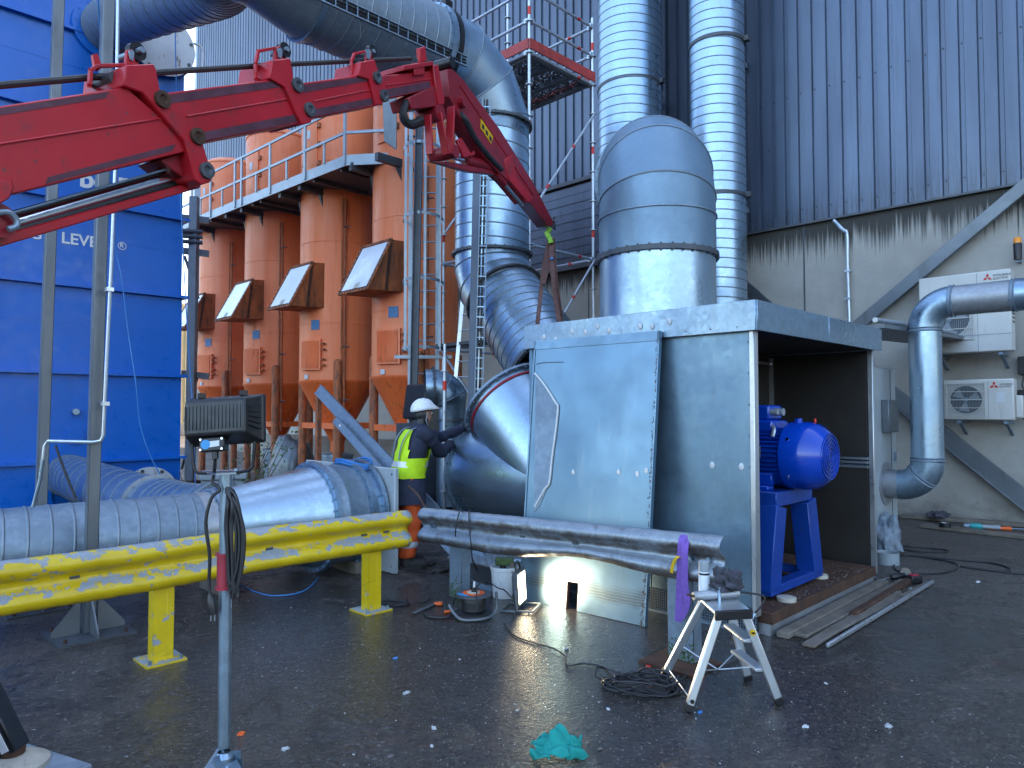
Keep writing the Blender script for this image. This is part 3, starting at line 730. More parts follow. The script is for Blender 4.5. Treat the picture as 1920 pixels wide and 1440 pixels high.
# ================================================================ motor, pedestal, slab
MXc, MZ = 6.02, 1.31
mo = thing('electric_motor', 'glossy blue electric motor with round fan cowl inside the housing', 'motor', (MXc, 2.8, 1.0))
ax = (0, -1, 0)
MB().lathe((MXc, 2.62, MZ), ax, [(0, .262), (.0, .285), (.15, .287), (.24, .265), (.31, .205), (.318, .198)], 64).build('fan_cowl', MT['motor'], mo, ang=28)
def mk_mesh_disc():
    t = NT('cowl_mesh'); v = t.voro(80); t.set(t.mix(t.ramp(v, .25, .45), (.002, .004, .02), (.006, .04, .30)), .35); t.bump(v, .6, .004); return t.m
MB().lathe((MXc, 2.303, MZ), ax, [(0, .199), (.003, .001)], 48).build('cowl_grille', mk_mesh_disc(), mo)
m = MB()
for rad in (.185, .150, .115, .080, .045): m.lathe((MXc, 2.302, MZ), ax, [(0, rad + .004), (.008, rad + .003), (.008, rad - .003), (0, rad - .004)], 40)
m.each('grille_ring', MT['motor'], mo)
m = MB(); m.lathe((MXc, 3.52, MZ), ax, [(0, .215), (.90, .215)], 48, True, True); m.build('body', MT['motor'], mo)
m = MB()
for k in range(40):
    a = 2 * math.pi * k / 40
    if -.35 < math.sin(a) - 1 < .35 and abs(math.cos(a)) < .35: continue
    e = V((math.cos(a), 0, math.sin(a))); m.beam(V((MXc, 3.45, MZ)) + e * .235, V((MXc, 2.64, MZ)) + e * .235, .010, .05, up=e)
m.each('cooling_fin', MT['motor'], mo)
m = MB(); m.bb((MXc - .16, 2.72, MZ + .20), (MXc + .16, 3.12, MZ + .30)); m.bb((MXc - .13, 2.76, MZ + .30), (MXc + .13, 3.06, MZ + .43)); m.build('terminal_box', MT['motor'], mo, bevel=.02, seg=2)
m = MB(); m.prism([V((MXc - .13, 3.5, MZ + .15)), V((MXc + .13, 3.5, MZ + .15)), V((MXc + .08, 3.5, MZ + .62)), V((MXc - .08, 3.5, MZ + .62))], (0, .04, 0)); m.build('lifting_plate', MT['motor'], mo)
m = MB(); m.cyl((MXc - .02, 2.76, MZ + .37), (MXc - .02, 2.68, MZ + .37), .032, n=14); m.cyl((MXc - .09, 2.76, MZ + .37), (MXc - .09, 2.70, MZ + .37), .026, n=14); m.each('cable_gland', MT['grey_plastic'], mo)
MB().tube(spline([(MXc - .12, 2.74, MZ + .26), (MXc - .17, 2.70, MZ + .22), (MXc - .20, 2.70, MZ + .16)], 5), .018, 8).build('earth_cable', MT['tube'], mo)
m = MB(); m.cyl((MXc, 2.56, MZ + .28), (MXc, 2.56, MZ + .315), .03, n=12); m.build('eye_bolt_boss', MT['motor'], mo)
m = MB()
for a in (30, 150, 215, 325):
    e = V((math.cos(R(a)), 0, math.sin(R(a)))); q = V((MXc, 2.55, MZ)) + e * .284; m.cyl(q, q + e * .012, .014, n=8)
m.each('cowl_screw', MT['chrome'], mo)
MB().cyl((MXc + .05, 2.44, MZ + .28), (MXc + .05, 2.44, MZ + .315), .010, n=8).build('grease_nipple', MT['red_tape'], mo)
MB().bb((MXc - .262, 2.78, MZ - .02), (MXc - .258, 2.96, MZ + .08)).build('rating_plate', MT['alu'], mo)
for s in (-1, 1):
    m = MB(); m.bb((MXc + s * .24 - .06, 2.70, 1.02), (MXc + s * .24 + .06, 3.40, 1.06)); m.bb((MXc + s * .2 - .03, 2.70, 1.06), (MXc + s * .2 + .03, 3.4, 1.16)); m.build('foot', MT['motor'], mo, bevel=.006)
pd = thing('motor_pedestal', 'blue welded pedestal with splayed legs carrying the motor', 'pedestal', (MXc, 3.0, .2))
m = MB(); m.bb((MXc - .36, 2.60, .90), (MXc + .36, 3.5, 1.02)); m.build('top_plate', MT['motor_stand'], pd, bevel=.006)
for (tx, bx_) in ((-.30, -.44), (.30, .44)):
    for yy in (2.66, 3.34):
        m = MB(); m.beam((MXc + tx, yy, .90), (MXc + bx_, yy, .22), .19, .16, up=(0, 1, 0)); m.build('leg', MT['motor_stand'], pd, bevel=.006)
m = MB(); m.bb((MXc - .52, 2.58, .205), (MXc + .52, 2.70, .275)); m.build('base_bar', MT['motor_stand'], pd, bevel=.005)
m = MB(); m.bb((MXc - .52, 3.28, .205), (MXc + .52, 3.40, .275)); m.build('base_bar', MT['motor_stand'], pd, bevel=.005)
for xx in (-.46, .46):
    m = MB(); m.bb((MXc + xx - .05, 2.702, .21), (MXc + xx + .05, 3.278, .27)); m.build('base_rail', MT['motor_stand'], pd)
for xx in (-.42, .56):
    m = MB(); m.lathe((MXc + xx, 2.63 if xx > 0 else 2.50, .175), (0, 0, 1), [(0, .075), (.03, .075), (.035, .06)], 18, True, True); m.build('levelling_pad', MT['dish'], pd)
sl = thing('foundation_slab', 'low rust-edged foundation slab under the motor pedestal', 'slab', (6.3, 3, 0))
m = MB(); m.bb((BX0 + .07, 2.44, 0), (7.42, 3.59, .155)); m.build('concrete_body', MT['galv_rail'], sl)
m = MB(); m.bb((BX0 + .065, 2.425, .085), (7.44, 3.592, .172)); m.build('steel_cover', MT['rust'], sl, bevel=.004)
m = MB()
for k in range(330):
    x, y = random.uniform(5.4, 7.3), 2.46 + random.random() ** 1.6 * .9; m.sphere((x, y, .173), random.uniform(.003, .009), 3, (1.2, 1, .5))
tag(m.build('slab_rubble', MT['wood']), 'small rubble and flakes strewn on the motor slab', 'rubble', kind='stuff')
# threshold boards in front of the opening
th = thing('threshold_boards', 'weathered boards and steel strip lying before the open side of the housing', 'boards', (6.4, 2.25, 0))
for i, (x0, x1, y, w, h, mt, rz_) in enumerate(((5.2, 7.5, 2.365, .095, .045, 'wood', .4), (5.3, 7.75, 2.255, .105, .03, 'wood', -.5), (5.12, 7.2, 2.15, .09, .026, 'wood', .9), (5.5, 7.8, 2.10, .05, .02, 'wood', -1.2), (6.1, 7.7, 2.19, .06, .05, 'rust', 1.5), (5.2, 7.85, 2.035, .025, .035, 'galv_rail', .2))):
    rot = Matrix.Rotation(R(rz_), 3, 'Z'); m = MB(); m.box(((x0 + x1) / 2, y, h / 2 + .001 + .001 * i), (x1 - x0, w, h), rot); m.build('board', MT[mt], th, bevel=.006)
m = MB()
for k in range(160): m.sphere((random.uniform(5.2, 7.7), random.uniform(2.0, 2.4), random.uniform(.03, .05)), random.uniform(.003, .010), 3, (1.5, 1, .5))
m.build('splinters', MT['wood'], th, kind='stuff')
# ================================================================ Y-shaped inlet piece on the housing
YX, YR = 5.85, .535
yp = thing('forked_inlet_duct', 'shiny forked inlet duct with two open flanged mouths at the fan housing', 'duct', (YX, 5.6, .4))
ym = 6.37; zl = .955
m = MB(); m.lathe((YX, BY1 - .1, zl), (0, 1, 0), [(0, YR * .97), (ym - BY1 + .1, YR)], 64); m.build('lower_branch', MT['galv_new'], yp, ang=50)
m = MB(); flange(m, (YX, ym, zl), (0, 1, 0), YR, .03, .045, 28, 56); m.build('flange', MT['galv_dull'], yp)
aU = R(44); dU = V((0, math.cos(aU), math.sin(aU))); cU = V((YX, 5.90, 1.80))
L = 1.38
m = MB(); m.lathe(cU - dU * L, dU, [(0, YR * .96), (L, YR)], 64); m.build('upper_branch', MT['galv_new'], yp, ang=50)
m = MB(); flange(m, cU, dU, YR, .03, .05, 28, 56); m.build('flange', MT['galv_dull'], yp)
m = MB(); m.lathe(cU - dU * .10, dU, [(0, YR + .002), (.006, YR + .012), (.030, YR + .012), (.036, YR + .002)], 56); m.build('stiffening_band', MT['red_dark'], yp)
# open mouths: a dark disc inside each stands in for the shaded depth
for c_, d_ in ((V((YX, ym, zl)), V((0, 1, 0))), (cU, dU)):
    MB().lathe(c_ - d_ * .9, d_, [(0, .001), (0, YR * .93)], 32).build('mouth_shade_disc', MT['steel_dark'], yp)
MB().bb((YX - .25, BY1 + .02, 0), (YX + .25, 5.9, .42)).build('support_block', MT['steel_dark'], yp)

# ================================================================ big overhead duct
DX, DY, DR, DZ = 6.87, 7.27, .525, 6.46
bd = thing('overhead_duct', 'large spiral-seamed duct running overhead and turning down towards the fan inlet', 'duct', (DX, DY, 3))
bz_top = DZ - .92
sp0 = 3.95
spiral((sp0, DY, DZ), (DX - .92 - .25, DY, DZ), DR, bd, MT['galv_dull'], .19, 'horizontal_section')
MB().lathe((3.30, DY, DZ), (1, 0, 0), [(0, .38), (.65, DR)], 48).build('reducer', MT['galv_dull'], bd, ang=50)
m = MB(); flange(m, (sp0, DY, DZ), (1, 0, 0), DR, .05, .03, 0, 48); m.build('flange', MT['galv'], bd)
m = MB(); flange(m, (DX - 1.14, DY, DZ), (1, 0, 0), DR, .07, .04, 24, 48); m.build('flange', MT['galv'], bd)
m = MB(); flange(m, (DX - 1.03, DY, DZ), (1, 0, 0), DR, .06, .03, 0, 48); m.box((DX - 1.03, DY - .2, DZ + DR + .02), (.12, .14, .08)); m.build('clamp_band', MT['black'], bd)
MB().lathe((DX - 1.17, DY, DZ), (1, 0, 0), [(0, DR + .002), (.26, DR + .002)], 48).build('sleeve', MT['galv'], bd)
ep, ed = elbow_segments((DX - .92, DY, DZ), (1, 0, 0), (0, 0, -1), .92, DR, bd, MT['galv_new'], 3)
zf = 4.85
zf = 1.7 + (768 - 232) / FPX * 10
MB().lathe((DX, DY, zf), (0, 0, 1), [(0, DR), (ep.z - zf, DR)], 48).build('drop_collar', MT['galv_new'], bd, ang=50)
m = MB(); flange(m, (DX, DY, zf), (0, 0, 1), DR, .035, .05, 28, 56); m.build('flange', MT['steel_dark'], bd)
zg = 1.7 + (768 - 476) / FPX * 10
spiral((DX, DY, zf), (DX, DY, zg), DR, bd, MT['galv_new'], .19, 'vertical_section')
m = MB(); flange(m, (DX, DY, zg), (0, 0, 1), DR, .035, .05, 28, 56); m.build('flange', MT['steel_dark'], bd)
dl = V((-.05, -.66, -.78)).normalized()
dl = (cU + V((.45, .25, .35)) - V((DX, DY, zg - .4))).normalized()
tgt = onD(1036, 690, 8.75)
dl = (tgt - V((DX, DY, zg - .35))).normalized()
e2, ed2 = elbow_segments((DX, DY, zg - .02), (0, 0, -1), dl, .75, DR, bd, MT['galv_new'], 2)
e3 = e2 + ed2 * .16
MB().lathe(e2, ed2, [(0, DR), (.16, DR)], 48).build('lower_collar', MT['galv_new'], bd, ang=50)
m = MB(); flange(m, e3, ed2, DR, .035, .05, 28, 56); m.build('flange', MT['steel_dark'], bd)
Lsp = (tgt - e3).length
spiral(e3, e3 + ed2 * Lsp, DR, bd, MT['galv'], .14, 'slanted_section')
m = MB(); flange(m, e3 + ed2 * Lsp, ed2, DR, .035, .05, 28, 56); m.build('flange', MT['steel_dark'], bd)
MB().lathe(e3 + ed2 * Lsp * .3, ed2, [(0, .001), (0, DR * .98)], 32).build('duct_shade_disc', MT['steel_dark'], bd)  # dark disc stands in for the shade inside the open duct
# cable tray along the duct, ladder type
def tray(a, b, parent, side, name='cable_tray', w=.13, step=.14):
    a, b = V(a), V(b); d, s, u = frame(b - a, side); L = (b - a).length; m = MB()
    for k in (-1, 1): m.beam(a + s * k * w / 2, b + s * k * w / 2, .012, .03, up=side)
    o = m.build(name, MT['galv_dull'], parent)
    m = MB()
    for i in range(int(L / step)): q = a + d * (i * step + .05); m.beam(q - s * w / 2, q + s * w / 2, .012, .012, up=side)
    m.each('rung', MT['galv'], o)
    m = MB(); m.cyl(a + s * .01 - u * .02, b + s * .01 - u * .02, .014, n=6); m.cyl(a - s * .03 - u * .02, b - s * .03 - u * .02, .010, n=6); m.each('cable', MT['cable'], o)
tr = thing('cable_tray', 'narrow ladder cable tray slung along the overhead duct and down the dark column', 'cable tray', (5, 6.5, 6))
tray((3.0, DY - .50, DZ - .28), (5.95, DY - .50, DZ - .28), tr, (0, -1, 0), 'horizontal_run')
# dark column with cable ladder at x 890
cb = onZ(880, 960, 0); cb = onD(879, 960, 8.9); cb.z = 0; ct = onD(898, 188, 9.05)
co = thing('steel_column', 'slim dark steel column with cable ladder standing before the vertical duct', 'column', cb)
cdir = (ct - cb)
MB().beam(cb, ct, .105, .11, up=-FW).build('shaft', MT['steel_blue'], co, bevel=.004)
MB().beam(ct + V((-.05, 0, 0)), ct + V((-.05, 0, -.55)), .20, .03, up=-FW).build('head_plate', MT['steel_post'], co)
tray(cb + RT * .10 + V((0, 0, 1.0)) - FW * .04, ct + RT * .10 - FW * .04, co, -FW, 'cable_ladder', .10, .13)
MB().box(cb + V((0, 0, .008)), (.3, .3, .016)).build('base_plate', MT['steel_dark'], co)
# second column beside the caged ladder
ca = onD(771, 900, 11.6); ca.z = 0; cbt = onD(787, 215, 11.8)
c2 = thing('steel_column', 'dark blue-grey steel column standing before the caged ladder', 'column', ca)
m = MB()
for k in (-1, 1): m.beam(ca + RT * k * .055, cbt + RT * k * .055, .012, .12, up=-FW)
m.each('flange', MT['steel_blue'], c2)
MB().beam(ca - FW * .0, cbt, .10, .012, up=-FW).build('web', MT['steel_dark'], c2)
MB().box(ca + V((0, 0, .008)), (.3, .3, .016)).build('base_plate', MT['steel_dark'], c2)
# small duct from the blue filter to the reducer
sd = thing('filter_outlet_duct', 'dark outlet duct curving from the top of the blue filter to the overhead duct', 'duct', (3.4, 10, 7))
FYc = 13.0
path = spline([(3.42, FYc - .02, 8.0), (3.44, 12.6, 8.0), (3.56, 11.7, 7.86), (3.74, 10.4, 7.62), (3.70, 9.14, 7.25), (3.35, 8.2, 6.85), (3.02, 7.65, 6.6), (3.0, 7.3, 6.47), (3.3, 7.27, 6.46)], 8)
MB().tube(path, .385, 40, caps=False).build('pipe', MT['galv_dull'], sd, ang=50)
m = MB()
for i in range(3, len(path) - 3, 2):
    d, s, u = frame(path[i + 1] - path[i]); m = MB(); m.tube([path[i] + (s * math.cos(2 * math.pi * k / 36) + u * math.sin(2 * math.pi * k / 36)) * .387 for k in range(36)], .010, 5, closed=True); m.build('seam', MT['seam'], sd)
m = MB(); flange(m, (3.42, FYc - .05, 8.0), (0, 1, 0), .385, .05, .12, 14, 40); m.build('flange', MT['cont'], sd)
# sensor wire hanging down
MB().cyl(onD(677, -5, 7.9), onD(675, 75, 7.9), .006, n=6).build('hanging_rod', MT['steel_dark'], bd)

# ================================================================ blue filter tower
bf = thing('filter_tower', 'tall blue panelled dust filter tower with white lettering', 'filter', (3, FYc, 0))
edges_z = [.0, .88, 2.30, 3.70, 5.08, 6.46, 7.85, 9.7]
X0, X1 = -4.0, 4.74
for i in range(7):
    z0, z1 = edges_z[i], edges_z[i + 1]; o = .012 * (i % 2)
    m = MB(); m.bb((X0, FYc, z0), (X1 - .03 * i * .3, FYc + 1.7, z1)); m.build('panel', MT['cont'], bf)
    m = MB(); m.bb((X0, FYc - .09, z1 - .035), (X1 + .06, FYc + .002, z1 + .012)); m.bb((X1 - .05, FYc - .088, z1 - .034), (X1 + .07, FYc + 1.7, z1 + .010)); m.build('stiffener_ledge', MT['cont'], bf)
    zm = (z0 + z1) / 2 + .1
    m = MB(); m.bb((X0, FYc - .004, zm - .006), (X1 - .1, FYc + .002, zm + .006)); m.build('sheet_joint', MT['cont'], bf)
def tfit(s, pa, pb, parent, bold):                    # a word whose baseline runs between two pixels on the tower face
    a, b = onY(*pa, FYc - .008), onY(*pb, FYc - .008); w = b.x - a.x
    o = txt('lettering', s, 1, (0, 0, 0), Matrix.Identity(3), MT['white'], None, 0, bold=bold)
    xs = [v.co.x for v in o.data.vertices]; k = w / (max(xs) - min(xs)); mn = min(xs)
    rot = ROT_FACE_Y.to_4x4()
    for v in o.data.vertices:
        x = (v.co.x - mn) * k; y = v.co.y * k
        v.co = V((a.x + x, FYc - .008 + v.co.z, a.z + (b.z - a.z) * x / w + y))
    o.parent = parent; o.matrix_parent_inverse = parent_world(parent).inverted(); return o
tfit('GY', (58, 447), (98, 450), bf, .02)
tfit('LEVER', (116, 455), (203, 467), bf, .02)
tfit('R', (225, 463), (232, 464), bf, .02)
q = onY(229, 461, FYc - .01); m = MB(); m.lathe(q, (0, 1, 0), [(0, .056), (0, .066)], 24); m.build('lettering', MT['white'], bf)
tfit('bo', (150, 349), (205, 357), bf, .03)
tfit('n', (222, 358), (248, 362), bf, .03)
tfit('n', (262, 314), (291, 318), bf, .03)
def disc(px, py, rpx, name, mat, handle=False, out=.14, ring=True):
    q = onY(px, py, FYc - out); r = rpx / FPX * (q.dot(FW)) * 1.0
    MB().lathe((q.x, FYc - out, q.z), (0, 1, 0), [(0, .001), (0, r), (.03, r)], 48).build(name, mat, bf)
    MB().lathe((q.x, FYc - out + .03, q.z), (0, 1, 0), [(0, r * .93), (out - .03, r * .93)], 40).build('nozzle', MT['cont'], bf)
    m = MB()
    for k in range(8):
        a = 2 * math.pi * (k + .4) / 8; e = V((q.x + math.cos(a) * r * .9, FYc - out, q.z + math.sin(a) * r * .9)); m.cyl(e, e + V((0, -.02, 0)), .028, n=8)
    m.each('bolt', MT['steel_dark'], bf)
    if handle:
        for k in (0,):
            e = V((q.x + r * .93, FYc - out - .01, q.z - r * .05)); MB().tube(spline([e + V((0, 0, .22)), e + V((.14, 0, .20)), e + V((.17, 0, 0)), e + V((.14, 0, -.20)), e + V((0, 0, -.22))], 5), .022, 8).build('handle', MT['white_dirty'], bf)
disc(306, 82, 60, 'blanking_plate', MT['white_dirty'], True)
disc(281, 926, 50, 'blanking_plate', MT['white_dirty'])
q = onY(143, 772, FYc - .1); MB().cyl(q, (q.x, FYc, q.z), .05, n=14).build('pipe_stub', MT['galv'], bf)
q = onY(141, 818, FYc - .03); m = MB(); m.lathe((q.x, FYc - .04, q.z), (0, 1, 0), [(0, .001), (0, .13), (.04, .13)], 24); m.build('inspection_flange', MT['cont'], bf)
q = onY(138, 925, FYc - .05); m = MB(); m.lathe((q.x, FYc - .05, q.z), (0, 1, 0), [(0, .30), (0, .50), (.05, .50)], 36); m.build('duct_flange', MT['cont'], bf)

# ================================================================ tall steel posts with base plates
pA = onZ(166, 1188, 0); pB = onD(70, 1140, 6.15); pB.z = 0
posts = []
for i, (pb, tpx, lab) in enumerate(((pA, 204, 'tall square steel post carrying a thin vertical conduit'), (pB, 112, 'plain tall square steel post standing behind the ground duct'))):
    top = onD(tpx, -60, pb.dot(FW) + .02); 
    pt = thing('steel_post', lab, 'post', pb)
    MB().beam(pb + V((0, 0, .015)), top + (top - pb) * .35, .082, .082, up=(-1, 0, 0)).build('shaft', MT['steel_post'], pt, bevel=.006)
    MB().box(pb + V((0, 0, .008)), (.52, .52, .016)).build('base_plate', MT['steel_dark'], pt)
    for k, d in enumerate((RT, FW, -RT, -FW)):
        d = (Matrix.Rotation(R(45), 3, 'Z') @ d); s = d.cross(UP) * .006
        MB().prism([pb + d * .06 + V((0, 0, .016)) - s, pb + d * .25 + V((0, 0, .016)) - s, pb + d * .25 + V((0, 0, .05)) - s, pb + d * .06 + V((0, 0, .28)) - s], s * 2).build('gusset', MT['steel_post'], pt)
    m = MB()
    for d in ((.2, .2), (-.2, .2), (.2, -.2), (-.2, -.2)): m.cyl(pb + V((*d, .016)), pb + V((*d, .045)), .013, n=6)
    m.each('anchor_bolt', MT['rust'], pt)
    posts.append((pt, pb, top))
pt, pb, top = posts[0]
dirp = (top - pb).normalized()
dd = pb.dot(FW) - .07
cp = [onD(197, -40, dd), onD(199, 130, dd), onD(210, 430, dd)]
cp = [onD(222, -30, dd), onD(217, 300, dd), onD(208, 520, dd), onD(199, 700, dd), onD(194, 816, dd), onD(190, 826, dd), onD(176, 829, dd), onD(90, 827, dd), onD(84, 836, dd), onD(81, 862, dd)]
MB().tube(cp, .013, 8).build('conduit', MT['tube'], pt)
MB().tube([onD(81, 858, dd), onD(75, 900, dd), onD(62, 950, dd)], .013, 8).build('conduit', MT['galv'], pt)
MB().tube([onD(104, 835, dd), onD(120, 880, dd), onD(142, 935, dd)], .009, 8).build('guy_cable', MT['cable'], pt)
m = MB()
for px, py in ((205, 543), (197, 757)): m.box(onD(px, py, dd), (.05, .05, .03))
m.each('conduit_clip', MT['tube'], pt)

# ================================================================ ground ducts
GY = 6.68
gd = thing('ground_duct', 'spiral-seamed duct on the ground widening to a flanged cone and square plate', 'duct', (2.5, GY, 0))
xj = onY(392, 960, GY).x; xc1 = onY(585, 900, GY).x; xf = onY(648, 900, GY).x; xe = 4.35
zsm, rsm = .60, .335; zbg, rbg = .60, .515
spiral((-2.5, GY, zsm), (xj - .12, GY, zsm), rsm, gd, MT['galv_dull'], .155, 'spiral_section')
MB().lathe((xj - .14, GY, zsm), (1, 0, 0), [(0, rsm + .004), (.14, rsm + .004)], 48).build('sleeve', MT['galv_rail'], gd)
m = MB(); flange(m, (xj, GY, zsm), (1, 0, 0), rsm, .03, .03, 20, 48); m.build('flange', MT['galv'], gd)
m = MB(); nn = 56; r0, r1 = [], []
MB().lathe((xj, GY, zsm), (1, 0, 0), [(0, rsm), (.1, rsm), (xc1 - xj, rbg)], 64).build('cone', MT['galv_new'], gd, ang=50)
m = MB(); flange(m, (xc1, GY, zbg), (1, 0, 0), rbg, .05, .05, 30, 56); m.build('flange', MT['galv'], gd)
MB().lathe((xc1, GY, zbg), (1, 0, 0), [(0, rbg), (.12, rbg), (.13, rbg + .008), (.15, rbg + .008), (.16, rbg), (xf - xc1, rbg)], 56).build('short_section', MT['galv_dull'], gd, ang=40)
m = MB(); flange(m, (xf, GY, zbg), (1, 0, 0), rbg, .05, .05, 30, 56); m.build('flange', MT['galv'], gd)
MB().lathe((xf, GY, zbg), (1, 0, 0), [(0, rbg), (xe - xf - .05, rbg)], 56).build('short_section', MT['galv'], gd, ang=50)
m = MB(); flange(m, (xe - .05, GY, zbg), (1, 0, 0), rbg, .05, .05, 30, 56); m.build('flange', MT['galv'], gd)
m = MB(); m.bb((xe, 6.06, .01), (xe + .05, 7.9, 1.09)); m.build('square_plate', MT['duct_white'], gd, bevel=.006)
m = MB()
for yy in (-.57, 1.16):
    for zz in (.08, .35, .6, .85, 1.03): m.cyl((xe - .006, GY + yy, zz), (xe + .001, GY + yy, zz), .011, n=6)
m.each('bolt', MT['chrome'], gd)
for x in (-1.2, .6, xj + .1, xf): MB().bb((x - .06, GY - .3, 0), (x + .06, GY + .3, zsm - rsm + .02 if x < xj + .2 else .12)).build('support_block', MT['wood'], gd)
# side branch from the filter
gb = thing('branch_duct', 'dull branch duct from the blue filter foot joining the ground duct', 'duct', (2.9, 9.5, 0))
pth = [(3.0, FYc - .02, .66), (3.0, 12.6, .66), (2.95, 11.5, .64), (2.86, 9.6, .62), (2.82, 8.2, .62), (2.84, 7.6, .62), (2.98, 7.2, .62), (3.05, 6.9, .62)]
pp = spline(pth, 8); MB().tube(pp, .32, 36, caps=False).build('pipe', MT['galv'], gb, ang=50)
m = MB()
for i in range(1, len(pp) - 2, 2):
    d, s, u = frame(pp[i + 1] - pp[i]); m = MB(); m.tube([pp[i] + (s * math.cos(2 * math.pi * k / 36) + u * math.sin(2 * math.pi * k / 36)) * .321 for k in range(36)], .007, 5, closed=True); m.build('seam', MT['seam'], gb)
for i in (30, 48):
    m = MB(); flange(m, pp[i], pp[i + 1] - pp[i], .32, .035, .035, 16, 36); m.build('flange', MT['galv_rail'], gb)
for y in (12, 10, 8.4): MB().bb((2.7, y - .06, 0), (3.1, y + .06, .33)).build('support_block', MT['wood'], gb)
# blue hose on the duct, hanging to the ground
bh = thing('blue_hose', 'coil of thin blue hose lying on the ground duct and looping to the ground', 'hose', (3.4, GY, 1.1))
hc = onY(648, 884, GY); m = MB(); pts_ = []
for k in range(5 * 24):
    a = 2 * math.pi * k / 24; pts_.append(V((xf + .10 + math.cos(a) * (.17 + .01 * math.sin(k * .37)), GY + math.sin(a) * .24, zbg + math.sqrt(max(rbg ** 2 - (math.sin(a) * .24) ** 2, 0)) + .012 + .012 * (k // 24))))
MB().tube(pts_, .008, 6).build('coil', MT['hose_blue'], bh)
MB().tube(spline([(xf + .05, GY - .24, 1.07), (xf + .03, GY - .42, .92), (xf, GY - .535, .62), (xf - .05, GY - .58, .36), onZ(620, 1060, .02), onZ(575, 1105, .012), onZ(520, 1117, .012), onZ(480, 1110, .012), onZ(440, 1092, .012)], 8), .007, 6).build('tail', MT['hose_blue'], bh)

